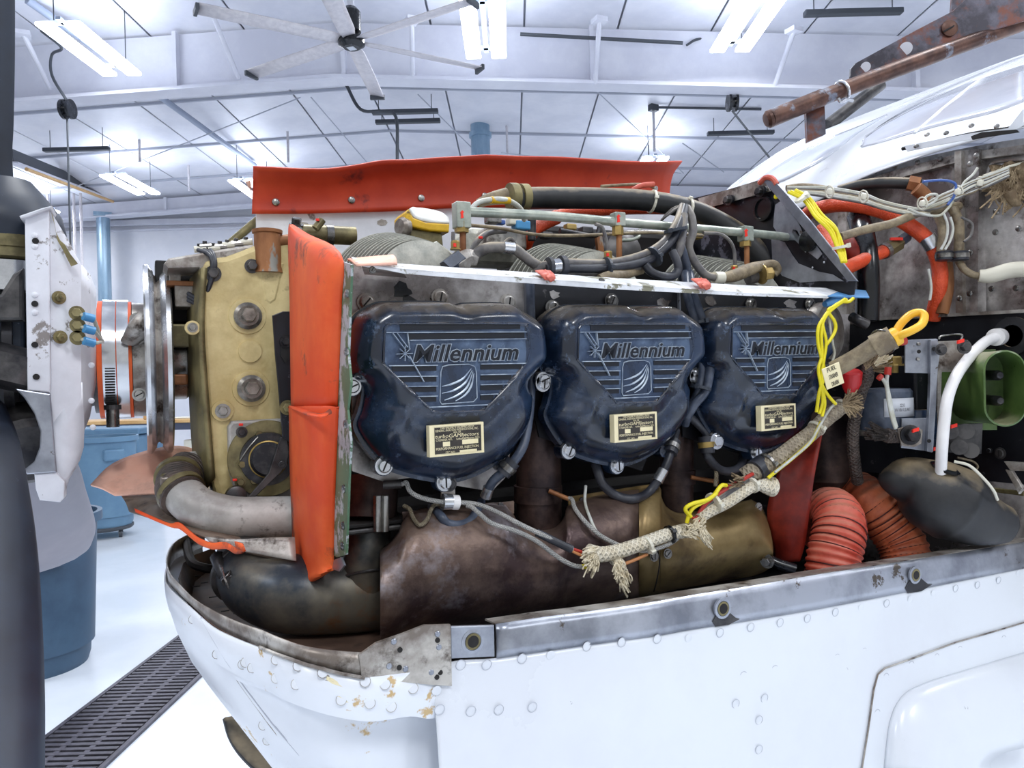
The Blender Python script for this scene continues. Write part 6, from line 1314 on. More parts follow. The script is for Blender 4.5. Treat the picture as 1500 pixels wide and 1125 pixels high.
for k, (pts, m, lb) in enumerate((([(1352, 300), (1358, 287), (1372, 285), (1370, 294), (1355, 303)], 'wire_white', 'white wire making a small curl above the knot'), ([(1388, 300), (1396, 290), (1400, 278), (1398, 268), (1380, 264), (1352, 266)], 'wire_blue', 'blue wire hooked over the tan cables'), ([(1396, 294), (1388, 306), (1375, 316), (1352, 314), (1330, 306)], 'wire_white', 'pale wire sagging under the knot'),
        ([(1392, 318), (1396, 335), (1392, 352), (1384, 366)], 'wire_white', 'white wire dropping right of the orange arc, outer one'), ([(1382, 312), (1388, 330), (1386, 350), (1378, 366)], 'wire_white', 'white wire dropping right of the orange arc, inner one'), ([(1408, 318), (1424, 328), (1422, 345), (1412, 354)], 'hose_grey', 'thin grey wire bowing over the stiffener'),
        ([(1360, 394), (1364, 420), (1362, 440)], 'wire_white', 'white wire inside the lower end of the orange arc'), ([(1405, 285), (1412, 268), (1425, 256), (1432, 246)], 'wire_white', 'white wire sticking up above the bundle'), ([(1440, 258), (1462, 250), (1478, 244), (1500, 238)], 'tie_white', 'thick white wire end over the brown foam lump'))):
    dt('loose_wire', [(a, b, 1.055) for a, b in pts], .0018, m, lb, 'wire')
for k, (px, py) in enumerate(((1351, 298), (1403, 281), (1436, 268), (1265, 288), (1215, 281))):
    t = thing('lacing_knot', 'cream lacing knot on the upper wire bundle, %s' % ('at the crossing with the tan cable', 'middle one towards the foam lump', 'nearest the foam lump', 'over the orange arc hose', 'leftmost')[k], 'cable tie', AD(px, py + 5, 1.05)); link('knot', lathe(NB(), AD(px, py, 1.045), (0, -.3, 1), [(0, -.005), (.0035, -.0035), (.0045, 0), (.0035, .0035), (0, .005)], 12), 'tie_white', t, smooth=True); link('band', ring(NB(), AD(px, py, 1.06), (1, -.2, .2), .0085, .0011, 20), 'tie_white', t, smooth=True)
fo = thing('foam_lump', 'ragged brown foam lump with wires running into it at the right edge', 'foam', AD(1490, 290, 1.06))
bm = NB(); bmesh.ops.create_icosphere(bm, subdivisions=4, radius=1)
from mathutils import noise
for v in bm.verts:
    d = v.co.copy(); n = noise.noise(d * 2.3) * .5 + noise.noise(d * 6) * .3; q = (CR * d.x * .034 + CU * d.z * .034 + FW * d.y * .03) * (1 + n); v.co = AD(1492, 262, 1.08) + q
link('foam', bm, 'fray_brown', fo, smooth=True); bm = NB()
for _ in range(70):
    a = AD(random.uniform(1450, 1500), random.uniform(240, 285), 1.055); sweep(bm, [a, a + CR * random.uniform(-.01, .01) - CU * .01, a + CR * random.uniform(-.016, .012) - CU * random.uniform(.015, .035)], .0012, k=2, n=4)
link('loose_fibres', bm, 'fray_brown', fo, kind='stuff')
link('hanging_drip', sweep(NB(), ds([(1478, 280, 1.05), (1486, 295, 1.05), (1494, 300, 1.05)]), [.008, .007, .003], n=10), 'fray_brown', fo, smooth=True)
# yellow wires, upper
for k in range(4):
    o_ = k * 3.6 + (2.5 if k == 2 else 0)
    dt('yellow_wire', [(1154 + o_, 281 - k, .98), (1177 + o_ * .8, 293 - k, .975), (1194 + o_ * (.9 if k % 2 else .5), 317 - k, .957 + .003 * k), (1215 + o_ * .9, 338 - k, .955), (1226 + o_ * (.4 if k % 2 else .9), 362, .95), (1234 + o_ * .5, 384, .94)], .0021, 'wire_yellow', 'yellow wire over the edge of the rear baffle, %s from the left' % ('first', 'second', 'third', 'fourth')[k], 'wire', 'upper yellow wires')
tie(AD(1174, 289, .975), (.6, 0, -.6), .009, 'tie_white', (-.5, -1, .5), 'white cable tie on the upper yellow wires, top one'); tie(AD(1231, 362, .95), (.2, 0, -1), .009, 'tie_white', (.5, -1, 0), 'white cable tie on the upper yellow wires, lower one')
YW = [[(1238, 438), (1224, 448), (1208, 466), (1203, 488), (1204, 520), (1199, 540), (1202, 562), (1205, 587), (1200, 606)], [(1236, 440), (1220, 450), (1205, 470), (1210, 500), (1207, 525), (1204, 545), (1204, 566), (1208, 590), (1204, 610)],
      [(1240, 439), (1226, 447), (1213, 455), (1222, 470), (1224, 482), (1218, 495), (1210, 506)], [(1234, 442), (1216, 456), (1200, 476), (1198, 500), (1203, 524), (1208, 548), (1200, 575), (1196, 604)], [(1203, 562), (1212, 578), (1224, 592)], [(1250, 437), (1243, 442), (1232, 442)]]
YL = ['outer left strand', 'middle strand down to the sheath', 'short bowed loop by the grey disc', 'inner left strand over the third cover', 'stray end crossing the tag', 'short piece under the blue flange end']
for pts, lb in zip(YW, YL): tube('yellow_wire', ys(pts, .668), .0021, 'wire_yellow', None, 'lower yellow wire beside the third rocker cover, %s' % lb, 'wire', 'lower yellow wires')
for pts, lb in (([(1214, 456), (1216, 480), (1220, 505), (1222, 520), (1214, 540), (1200, 555)], 'bowing over the grey disc'), ([(1225, 590), (1215, 600), (1200, 625), (1185, 650), (1160, 672), (1135, 692)], 'along the brown sheath')): tube('white_wire', ys(pts, .672), .0016, 'wire_white', None, 'thin white wire %s' % lb, 'wire')
tg = thing('paper_tag', 'cream paper tag with typed lettering hanging on the yellow wires', 'tag', AY(1220, 570, .64))
q = ys([(1204, 541), (1229, 530), (1237, 561), (1212, 571)], .64); link('tag_card', prism(NB(), q, (0, .0012, 0), .0004), 'cream', tg)
ux_ = (q[1] - q[0]).normalized(); uz_ = (q[0] - q[3]).normalized(); bm = NB(); cc_ = sum(q, V()) / 4
for s, f in (('FUEL', .009), ('STRAINER', .0), ('DRAIN', -.009)): join(bm, place_text(text_bm(s, .0075, .0001), cc_ + uz_ * f + V((0, -.0004, 0)), ux_, uz_, fit_w=.0155 if s != 'DRAIN' else .012))
link('tag_print', bm, 'ink', tg)
# blue and black fittings around (1240,440)
tube('blue_cap_clip', ys([(1208, 446, .70), (1220, 441, .70), (1238, 437, .70)]), [.004, .007, .005], 'paint_blue', None, 'blue cap under the blue painted flange end', 'cap')
al = thing('grey_disc_unit', 'grey round accessory with a black label strip behind the yellow wires', 'accessory', AD(1225, 525, 1.0))
c = AD(1211, 486, 1.055); ax = (V((.25, -1, 0))).normalized()
link('disc', lathe(NB(), c, ax, [(.041, -.05), (.042, 0), (.039, .006), (.02, .012), (0, .012)], 48), 'dirty_alu', al, smooth=30); link('label_strip', lathe(NB(), c, ax, [(.0422, -.046), (.0428, -.044), (.0428, -.012), (.0422, -.010)], 48), 'black_gloss', al, smooth=30)
tb2 = thing('tailpipe_can', 'brown dull metal canister behind the fuel drain tube', 'canister', AD(1215, 700, 1.1))
link('can', lathe(NB(), AD(1212, 712, 1.1), (0, 0, 1), [(.035, 0), (.042, .01), (.042, .10), (.036, .12), (.02, .13), (0, .13)], 36), 'exhaust', tb2, smooth=30)
ft = thing('drain_tube', 'dusty brown tube with a steel wire clip and looped end', 'tube', AD(1270, 510, .93))
link('tube', sweep(NB(), ds([(1220, 542, .93), (1250, 526, .92), (1276, 510, .91), (1290, 502, .905)]), [.0105, .0105, .0108, .0128], n=20), 'hose_tan', ft, smooth=True); link('socket', cyl(NB(), AD(1280, 508, .91), AD(1308, 494, .9), .0145, n=20), 'hose_tan', ft, smooth=30)
link('wire_clip', ring(NB(), AD(1293, 501, .905), (1, 0, .45), .0158, .0012, 24), 'steel', ft, smooth=True)
yl = thing('yellow_loop', 'yellow plastic pull loop in the end of the brown tube', 'pull loop', AD(1330, 480, .9))
link('loop', sweep(NB(), ds([(1311, 498, .9), (1312, 488, .9), (1320, 474, .9), (1334, 461, .9), (1347, 458, .9), (1354, 463, .895), (1350, 475, .89), (1336, 484, .885), (1320, 491, .89), (1312, 498, .9)]), .0048, n=14), 'yellow_plastic', yl, smooth=True); link('plug', cyl(NB(), AD(1304, 498, .9), AD(1314, 492, .9), .0115, n=20), 'yellow_plastic', yl, smooth=30)
rc = thing('dust_plug', 'glossy red plastic cap on a grey stub below the brown tube', 'cap', AD(1248, 572, .97)); link('cap', lathe(NB(), AD(1247, 560, .97), (-.2, -.3, 1), [(.007, -.014), (.010, -.008), (.0125, .0), (.0125, .014), (.010, .016), (0, .016)], 24), 'red_plastic', rc, smooth=30)
bs = thing('braided_brown_hose', 'brown braided hose with frayed silver top standing right of the red cap', 'hose', AD(1255, 700, 1.0))
link('hose', sweep(NB(), ds([(1272, 536, .97), (1270, 555, .97), (1262, 572, .97), (1254, 602, .98), (1249, 640, .99), (1252, 680, 1.0), (1256, 705, 1.02)]), .0078, n=16), 'braid_brown', bs, smooth=True)
def frayD(par, px, py, d, n, L, m, ang0, spread):
    bm = NB()
    for _ in range(n):
        a = ang0 + random.uniform(-spread, spread); p = AD(px + random.uniform(-5, 5), py + random.uniform(-5, 5), d); l_ = L * random.uniform(.5, 1); q = p + CR * cos(a) * l_ + CU * sin(a) * l_ - FW * random.uniform(0, .01)
        sweep(bm, [p, p.lerp(q, .5) + CR * random.uniform(-.002, .002), q], .0009, k=2, n=4)
    return link('frayed_threads', bm, m, par, kind='stuff')
frayD(bs, 1272, 538, .965, 70, .028, 'fray_brown', 1.0, 1.2); frayD(bs, 1283, 532, .96, 30, .024, 'fray', .7, .5)
br = thing('brown_sheath', 'brown braided sheath with frayed end running down right of the third cover', 'wire sheath', AY(1180, 660, .70))
link('sheath', sweep(NB(), ys([(1236, 594, .69), (1224, 603, .69), (1208, 615, .69), (1190, 633, .69), (1168, 650, .69), (1139, 672, .69), (1112, 686, .70), (1092, 700, .71)]), [.008, .0098, .010, .0098, .0100, .0105, .012, .013], n=20), 'sleeve_grey', br, smooth=True)
link('end_band', cyl(NB(), AY(1106, 690, .70), AY(1118, 681, .70), .0138, n=22), 'cable_dark', br, smooth=30); frayD(br, 1240, 592, .92, 90, .018, 'fray_brown', .2, 1.4)
tie(AY(1234, 595, .69), (1, 0, .7), .0098, 'tie_white', (0, -1, 0), 'white cable tie at the frayed end of the brown sheath'); tie(AY(1196, 627, .69), (1, 0, .9), .0105, 'tie_white', (0, -1, 0), 'clear cable tie round the brown sheath below the yellow wires'); tie(AY(1124, 678, .695), (1, 0, .6), .0125, 'steel', (0, -1, 0), 'metal band on the lower end of the brown sheath')
rt = thing('red_baffle_seal', 'dark red triangular rubber seal hanging behind the third rocker cover', 'baffle seal', AD(1160, 810, .98))
sheet('seal', [[AD(1150, 640, 1.0), AD(1180, 628, 1.0), AD(1206, 624, .98)], [AD(1140, 690, .99), AD(1170, 690, .98), AD(1196, 680, .97)], [AD(1124, 745, .99), AD(1160, 748, .975), AD(1188, 730, .97)], [AD(1132, 800, 1.0), AD(1155, 805, .98), AD(1180, 790, .975)], [AD(1136, 818, 1.0), AD(1150, 822, .99), AD(1172, 822, .98)]], 'red_rubber', .003, rt)
cf = thing('bay_clamp', 'black clamp bolt in the dark corner right of the heat shield', 'clamp', AD(1140, 830, .96)); link('body', sweep(NB(), ds([(1124, 818, .96), (1140, 826, .955), (1165, 834, .95)]), .007, n=12), 'black_gloss', cf, smooth=True); link('bolt', hexbolt(NB(), AD(1124, 822, .95), (-1, -.5, 0), .006, .008), 'steel', cf)
# scat hoses
sa = thing('scat_hose', 'pink red ribbed air duct hose arching behind the cowling rail, left one', 'duct hose', AD(1222, 850, .97), 'ribbed duct hoses')
link('ribbed_duct', sweep(NB(), ds([(1200, 780, 1.10), (1204, 762, 1.06), (1217, 750, 1.01), (1228, 764, .98), (1228, 785, .965), (1221, 820, .955), (1217, 862, .95)]), [.026, .030, .031, .032, .0315, .0315, .0315], n=28, k=10, ribs=(.0078, .0022)), 'scat_red', sa, smooth=80)
sb_ = thing('scat_hose', 'orange brown ribbed air duct hose bending right behind the cowling rail', 'duct hose', AD(1320, 840, 1.05), 'ribbed duct hoses')
link('ribbed_duct', sweep(NB(), ds([(1238, 724, 1.12), (1252, 716, 1.08), (1274, 734, 1.05), (1298, 764, 1.04), (1320, 795, 1.03), (1329, 830, 1.02), (1330, 870, 1.01)]), [.019, .024, .0285, .030, .0305, .031, .031], n=28, k=10, ribs=(.0082, .0020)), 'scat_orange', sb_, smooth=80)
for t_, pts, rr in ((sa, [(1200, 780, 1.10), (1204, 762, 1.06), (1217, 750, 1.01), (1228, 764, .98), (1228, 785, .965), (1221, 820, .955), (1217, 862, .95)], [.026, .030, .031, .032, .0315, .0315, .0315]), (sb_, [(1238, 724, 1.12), (1252, 716, 1.08), (1274, 734, 1.05), (1298, 764, 1.04), (1320, 795, 1.03), (1329, 830, 1.02), (1330, 870, 1.01)], [.019, .024, .0285, .030, .0305, .031, .031])):
    Pq = catmull(ds(pts), 14); bm = NB(); acc = 0
    for i in range(1, len(Pq) - 1):
        acc += (Pq[i] - Pq[i - 1]).length
        if acc > .0078: acc = 0; ring(bm, Pq[i], Pq[i + 1] - Pq[i - 1] + V((0, 0, .0004)), lerp1(rr, i / (len(Pq) - 1)) + .0012, .0008, 30, 5)
    link('wire_coil', bm, 'scat_wire', t_, smooth=True)
# black boot with white tube
bt = thing('rubber_boot_scoop', 'large dusty black rubber boot with a hole for the white tube', 'rubber boot', AD(1390, 790, .98))
P_ = ds([(1289, 705, 1.0), (1304, 704, .99), (1330, 706, .985), (1362, 722, .98), (1395, 738, .98), (1425, 755, .98), (1452, 764, .98), (1474, 768, .98), (1490, 771, .98)])
link('boot', sweep(NB(), P_, [.004, .021, .034, .047, .050, .040, .031, .024, .006], n=36, k=8), 'black_rubber', bt, smooth=True); link('hole_rim', lathe(NB(), AD(1385, 685, .955), (.1, -.45, 1), [(.016, -.003), (.018, .0), (.013, .002), (.012, -.002), (0, -.002)], 28), 'black_gloss', bt, smooth=30)
wt = thing('white_tube', 'white plastic tube curving from the round cap down into the black boot', 'tube', AD(1380, 690, .95))
link('tube', sweep(NB(), ds([(1462, 494, 1.03), (1450, 497, 1.01), (1437, 506, .99), (1418, 526, .965), (1400, 552, .95), (1388, 584, .94), (1383, 620, .935), (1380, 655, .935), (1378, 692, .95)]), .0068, n=18, k=8), 'white_plastic', wt, smooth=True)
link('round_cap', lathe(NB(), AD(1476, 493, 1.05), -ray(1440, 500), [(0, -.012), (.010, -.010), (.0135, -.002), (.0125, .006), (.008, .011), (0, .012)], 24), 'white_plastic', wt, smooth=True); link('collar', cyl(NB(), AD(1458, 494, 1.02), AD(1466, 493, 1.035), .0118, n=22), 'white_plastic', wt, smooth=30)
dt('thin_white_wire', [(1398, 676, .94), (1420, 682, .93), (1440, 700, .93), (1455, 718, .93), (1461, 732, .94)], .0018, 'tie_white', 'thin white wire lying over the black boot', 'wire'); dt('thin_white_wire', [(1402, 670, 1.0), (1425, 676, 1.0), (1432, 684, 1.0), (1424, 690, 1.0), (1410, 687, .97)], .0015, 'hose_tan', 'thin grey wire curling behind the black boot', 'wire')
# green receptacle
gp = thing('ground_power_plug', 'olive green oval power socket facing outward with two dark pins', 'power socket', AD(1440, 620, .98))
axd = (AD(1472, 569, .93) - AD(1412, 566, 1.04)); axd.normalize(); gu = V((0, 0, 1)); gs = axd.cross(gu).normalized(); gu = gs.cross(axd).normalized(); gc = AD(1472, 569, .93)
def stad(w_, h_, n=14):
    o_ = []
    for i in range(n): a = pi * i / (n - 1); o_.append((w_ * cos(a), h_ - w_ + w_ * sin(a)))
    for i in range(n): a = pi + pi * i / (n - 1); o_.append((w_ * cos(a), -(h_ - w_) + w_ * sin(a)))
    return o_
bm = NB(); rws = []
for (w_, h_, al_) in ((.021, .044, -.105), (.0235, .0465, -.10), (.0235, .0465, -.03), (.0245, .0475, 0), (.0225, .0455, .001), (.0215, .0445, -.002), (.0215, .0445, -.05), (.0001, .0240, -.05)):
    rws.append([gc + axd * al_ + gs * a + gu * b for a, b in stad(w_, h_)])
vs = grid(bm, rws, close=True); bm.faces.new(vs[0]); bmesh.ops.recalc_face_normals(bm, faces=bm.faces); link('socket_shell', bm, 'green_plug', gp, smooth=40)
for s in (-.5, .5): link('contact_pin', lathe(NB(), gc - axd * .05 + gu * s * .032, axd, [(.0065, 0), (.0065, .034), (.004, .039), (0, .040)], 18), 'dark_steel', gp, smooth=30)
link('flange_plate', prism(NB(), [gc - axd * .1 + gs * a + gu * b for a, b in ((-.035, .05), (.035, .05), (.035, -.06), (-.035, -.06))], axd * .004, .001), 'green_plug', gp)
bk2 = thing('socket_bracket', 'bare folded metal bracket with holes between relay and green socket', 'bracket', AD(1350, 660, .95))
D_ = .96
def bq(name, pts, m, d=D_, t=.003, bev=.0006, lab=None): return link(name, prism(NB(), ds([(a, b, d) for a, b in pts]), FW * t, bev), m, bk2, lab)
bq('front_plate', [(1326, 498), (1372, 496), (1378, 510), (1374, 540), (1371, 600), (1367, 662), (1320, 656), (1321, 613), (1359, 612), (1361, 547), (1326, 546)], 'bare_alu'); bq('folded_edge', [(1363, 498), (1374, 497), (1374, 540), (1371, 600), (1366, 663), (1358, 661), (1362, 590), (1363, 540)], 'bare_alu', D_ - .006, .006)
bq('rear_plate', [(1374, 500), (1418, 498), (1422, 508), (1420, 545), (1380, 545), (1376, 700), (1372, 700)], 'dirty_alu', D_ + .02); bq('lower_plate', [(1376, 622), (1440, 620), (1438, 665), (1376, 662)], 'dark_steel', D_ + .04); bq('bolt_tab', [(1315, 628), (1336, 622), (1352, 630), (1350, 650), (1340, 655), (1321, 653)], 'dirty_alu', D_ - .012)
for px, py in ((1346, 515), (1368, 511), (1361, 646)): link('hole', cyl(NB(), AD(px, py, D_ - .0065), AD(px, py, D_ - .008), .0024, n=14), 'black_and_shade', bk2)
for px, py in ((1346, 504), (1345, 526), (1360, 656)): link('rivet', lathe(NB(), AD(px, py, D_ - .001), -FW, [(.0025, 0), (.002, .001), (0, .0014)], 12), 'steel', bk2, smooth=True)
for px, py, r in ((1333, 637, .0085), (1412, 508, .006), (1378, 512, .005)): 
    b = link('bracket_bolt', hexbolt(NB(), AD(px, py, D_ - .014), -FW, r, r), 'dark_steel', bk2)
for px, py, dd in ((1341, 630, .934), (1397, 624, .962), (1371, 657, .975), (1407, 500, .925)): link('torque_mark', abox(NB(), AD(px, py, dd), .008, .003, .004, (CR * .95 + CU * .3, FW, CU)), 'torque_red', bk2)
link('handle_wire', sweep(NB(), ds([(1375, 497, .97), (1380, 492, .97), (1408, 490, .97), (1407, 500, .97)]), .0012, n=6), 'steel', bk2)
bm = NB()
for px, py in ((1392, 632), (1415, 632), (1405, 655), (1422, 660)): cyl(bm, AD(px, py, .985), AD(px, py, .965), .010, n=16)
link('terminal_studs', bm, 'dark_steel', bk2, smooth=30)
rl = thing('relay', 'blue grey cylindrical relay with a white label under the brown tube', 'relay', AD(1290, 625, 1.0))
c = AD(1292, 596, 1.0); link('can', lathe(NB(), c + V((0, 0, -.032)), (0, 0, 1), [(.036, 0), (.037, .004), (.037, .052), (.034, .056), (0, .058)], 36), 'hose_slate', rl, smooth=30); link('base_band', lathe(NB(), c + V((0, 0, -.034)), (0, 0, 1), [(.038, -.003), (.0395, 0), (.0395, .004), (.037, .005)], 36), 'steel', rl, smooth=30)
rows = []
for i in range(9):
    a = -pi / 2 - .85 + i * .17; rows.append([c + V((.0377 * cos(a), .0377 * sin(a), z)) for z in (-.012, .012)])
bm = NB(); grid(bm, rows); bm.normal_update(); lbl = solid(link('label', bm, 'paper_gray', rl, smooth=True), .0006, 0)
link('label_print', place_text(text_bm('22213\n24V 100A U.S. PAT', .0058, .0001), c + V((-.012, -.0392, 0)), (1, 0, 0), (0, 0, 1), fit_w=.03), 'ink_gray', lbl)
link('stud', cyl(NB(), AD(1310, 546, .99), AD(1310, 526, .99), .005, n=12), 'brass', rl, smooth=30); link('stud_nut', hexbolt(NB(), AD(1310, 536, .99), (0, 0, 1), .010, .01), 'brass', rl); link('mount_block', abox(NB(), AD(1340, 580, 1.03), .05, .04, .11, None, .003), 'black_plain', rl); link('side_tank', lathe(NB(), AD(1345, 600, 1.0) , (0, 0, -1), [(.022, 0), (.024, .005), (.024, .05), (0, .05)], 24), 'rocker_blue', rl, smooth=30)
for k, (pts, cp_) in enumerate((([(1291, 553), (1298, 564), (1302, 590), (1306, 610), (1312, 628)], (1287, 551)), ([(1300, 548), (1299, 562), (1304, 588), (1308, 608), (1313, 626)], (1301, 538)))):
    t = thing('relay_wire', 'white wire with red crimp terminal at the relay, %s one' % ('left', 'right')[k], 'wire', AD(1305, 600, .94)); link('wire', sweep(NB(), ds([(a, b, .945) for a, b in pts]), .0023, n=10), 'wire_white', t, smooth=True)
    link('crimp', cyl(NB(), AD(*cp_, .945), AD(pts[0][0], pts[0][1] + 1, .945), .0042, n=12), 'wire_red', t, smooth=30)
tu = thing('cable_tuft', 'dark frayed bundle left of the bracket bolt', 'cable end', AD(1300, 645, .97)); frayD(tu, 1306, 640, .96, 80, .035, 'braid_brown', 2.9, .35); link('core', sweep(NB(), ds([(1318, 640, .97), (1300, 638, .965), (1284, 636, .96)]), [.008, .010, .003], n=12), 'braid_brown', tu, smooth=True)
dt('latch_pin', [(1248, 464, 1.03), (1258, 470, 1.02), (1270, 476, 1.02)], .007, 'dark_steel', 'dark latch pin left of the brown tube top', 'pin'); dt('hose_plug', [(1318, 500, .93), (1326, 498, .93)], .006, 'wire_red', 'small pink red cap behind the yellow loop plug', 'cap')
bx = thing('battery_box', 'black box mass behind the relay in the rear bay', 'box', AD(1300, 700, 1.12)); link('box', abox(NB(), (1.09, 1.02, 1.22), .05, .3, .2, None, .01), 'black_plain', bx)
# ================================================================== lower cowling
DM('shaded_brown_pan', (66, 50, 42), (96, 74, 62), rough=.6, scale=12, spots=(36, 28, 26), sscale=16, sthr=.58, sw=.15)  # brown pan, darkened to carry the shadow inside the nose
cw = thing('lower_cowling', 'white riveted lower engine cowling with bare metal rim', 'cowling', (.5, .7, 1.0))
# plan curve of the rim, from pixels on the rim's height plane (z below the eye)
RT = [(330, 772, -.2, 1.36), (300, 774, -.205, 0), (272, 785, -.207, 0), (254, 797, -.208, 0), (245, 818, -.208, 0), (249, 838, -.208, 0), (262, 854, -.208, 0), (285, 877, -.208, 0), (317, 896, -.208, 0), (350, 911, -.208, 0), (382, 922, -.208, 0), (408, 933, -.208, 0), (447, 946, -.211, 0), (496, 953, -.214, 0), (541, 955, -.217, 0), (600, 950, -.2195, 0), (632, 945, -.2205, 0)]
def rimz(px): return -.213 - .022 * (px - 725) / 775
nose = [AZ(a, b, z) for a, b, z, _ in RT]
side_u = [(725, 914), (800, 903), (850, 897), (900, 890), (960, 881), (1010, 872), (1100, 858), (1200, 841), (1300, 826), (1400, 810), (1500, 794), (1600, 779)]
side_l = [(725, 963), (800, 952), (850, 945), (900, 938), (960, 930), (1010, 921), (1100, 907), (1200, 890), (1300, 871), (1400, 851), (1500, 831), (1600, 811)]
# outward normals in plan
def outn(P):
    N_ = []
    for i in range(len(P)):
        t = (P[min(i + 1, len(P) - 1)] - P[max(i - 1, 0)]); t.z = 0; t.normalize(); N_.append(V((t.y, -t.x, 0)))
    return N_
# nose bowl skin: columns follow the rim, rows are traced silhouettes seen in the photograph
NB_n = nose[1:]
lowpx = {0: (300, 790), }
low_edge = [(300, 800), (272, 812), (254, 822), (248, 845), (252, 856), (264, 869), (285, 888), (317, 916), (350, 933), (382, 946), (408, 957), (447, 971), (496, 984), (544, 990), (600, 984), (633, 988)]
rim_rows = []
for i, p in enumerate(NB_n):
    q = low_edge[i]; r = ray(*q); t = (p - EYE).dot(FW) * .997; rim_rows.append((p, EYE + r * t))
rim_out = [b for a, b in rim_rows]
# metal rim band on the nose
bm = NB(); grid(bm, loft_rows([[a, a.lerp(b, .5), b] for a, b in rim_rows[:15]], 4, 1)); bm.normal_update(); solid(link('nose_rim', bm, 'dirty_alu', cw, 'grimy bare metal nose rim', smooth=40), .0016, 1)
NN = outn([b for _, b in rim_rows])
prof = [(0, 0), (.02, -.001), (.033, -.003), (.036, -.004), (.045, -.006), (.06, -.009), (.09, -.018), (.15, -.05), (.24, -.135), (.36, -.27)]
rows = []
sideP = [AY(a, b, .590) if 0 else AZ(a, b, rimz(a) - .029) for a, b in side_l]
K = 15
for i in range(len(rim_out)):
    c = rim_out[i]; f = 1 - max(0, min(1, (i - 5) / 9)); col_ = []
    for dz, inn in prof:
        # the bowl tucks under strongly at the very nose and hangs straight at the side
        g = max(0, min(1, (i - 7) / 5)); rec = .03 * g * (1 if dz in (.045, .06) else (.75 if dz == .09 else (.45 if dz == .15 else (.15 if dz == .24 else 0))))
        v = c + NN[i] * (inn * (.35 + .95 * f) + .004 * f - rec) + V((0, 0, -dz)); col_.append(v)
    rows.append(col_)
rows.append([v + V((.035, .004, 0)) for v in rows[-1]])
NBROWS = loft_rows(rows, 2, 1)
bm = NB(); grid(bm, loft_rows(rows, 4, 1)); bm.normal_update(); solid(link('nose_bowl', bm, 'chipped_white', cw, 'chipped white nose bowl', smooth=50), .002, 1)
# side skin
YSK = sideP[0].y
rows = []
sp0 = AZ(630, 1002, -.236)
e0 = sideP[0]; e1 = sideP[1]; sl_ = (e1.y - e0.y) / (e1.x - e0.x)
def ext(px, py):
    p = AY(px, py, e0.y); p.y = e0.y + sl_ * (p.x - e0.x); return AY(px, py, p.y)
pts_side = [(ext(633, 985), 0), (ext(650, 972), 0), (ext(675, 966), 0)] + [(p, 0) for p in sideP]
for p, _ in pts_side: rows.append([p + V((0, -.001 - .002 * (dz > .02) - dz * .10, -dz)) for dz in (0, .02, .06, .14, .25, .4, .6)])
bm = NB(); grid(bm, loft_rows(rows, 3, 3)); bm.normal_update(); solid(link('side_skin', bm, 'cowl_white', cw, smooth=40), .002, 1)
# bare metal side rail
bm = NB(); U_ = [AZ(a, b, rimz(a)) for a, b in side_u]; L_ = [p + V((0, -.0015, .0)) for p in sideP]
U_ = [V((l.x + (u.x - l.x), l.y + .006, u.z)) for u, l in zip([AY(a, b, l.y + .006) for (a, b), l in zip(side_u, L_)], L_)]
grid(bm, loft_rows([[u, u.lerp(l, .5) + V((0, -.001, 0)), l] for u, l in zip(U_, L_)], 4, 2)); bm.normal_update(); solid(link('side_rail', bm, 'bare_alu', cw, 'bare aluminium side rail', smooth=30), .0025, 1)
# inner lip of the rail
bm = NB(); grid(bm, [[u, u + V((0, .022, -.002))] for u in U_]); bm.normal_update(); solid(link('rail_lip', bm, 'dirty_alu', cw), .0015, 0)
yl_ = L_[0].y
def rp(px, py, dy=-.003):                   # point on the side rail / skin at a pixel
    y = L_[0].y
    for _ in range(4):
        p = AY(px, py, y); xs_ = [l.x for l in L_]
        k = max(0, min(len(L_) - 2, sum(1 for q in xs_ if q < p.x) - 1)); f = (p.x - L_[k].x) / (L_[k + 1].x - L_[k].x); y = L_[k].y * (1 - f) + L_[k + 1].y * f
        y -= max(0, (L_[k].z * (1 - f) + L_[k + 1].z * f) - p.z) * .10 if p.z < L_[k].z else 0
    return AY(px, py, y + dy)
# gusset and receptacle block at the corner
gq = [(551, 942), (586, 930), (622, 916), (660, 915), (662, 1005), (630, 1003), (590, 999), (544, 993), (530, 991), (526, 960)]
link('corner_gusset', prism(NB(), [rp(a, b, -.005) for a, b in gq], (0, .003, 0)), 'dirty_alu', cw); link('receptacle_plate', prism(NB(), [rp(a, b, -.004) for a, b in ((660, 918), (724, 916), (725, 962), (661, 965))], (0, .004, 0), .0008), 'bare_alu', cw)
for px, py in ((586, 952), (641, 938), (585, 978), (645, 985), (640, 992)): link('gusset_hole', cyl(NB(), rp(px, py, -.0055), rp(px, py, -.0062), .0022, n=12), 'black_and_shade', cw)
for px, py in ((577, 940), (641, 929), (643, 948), (594, 980), (632, 985), (570, 976)): link('gusset_rivet', lathe(NB(), rp(px, py, -.0055), (0, -1, 0), [(.0026, 0), (.002, .0008), (0, .001)], 12), 'bare_alu', cw, smooth=True)
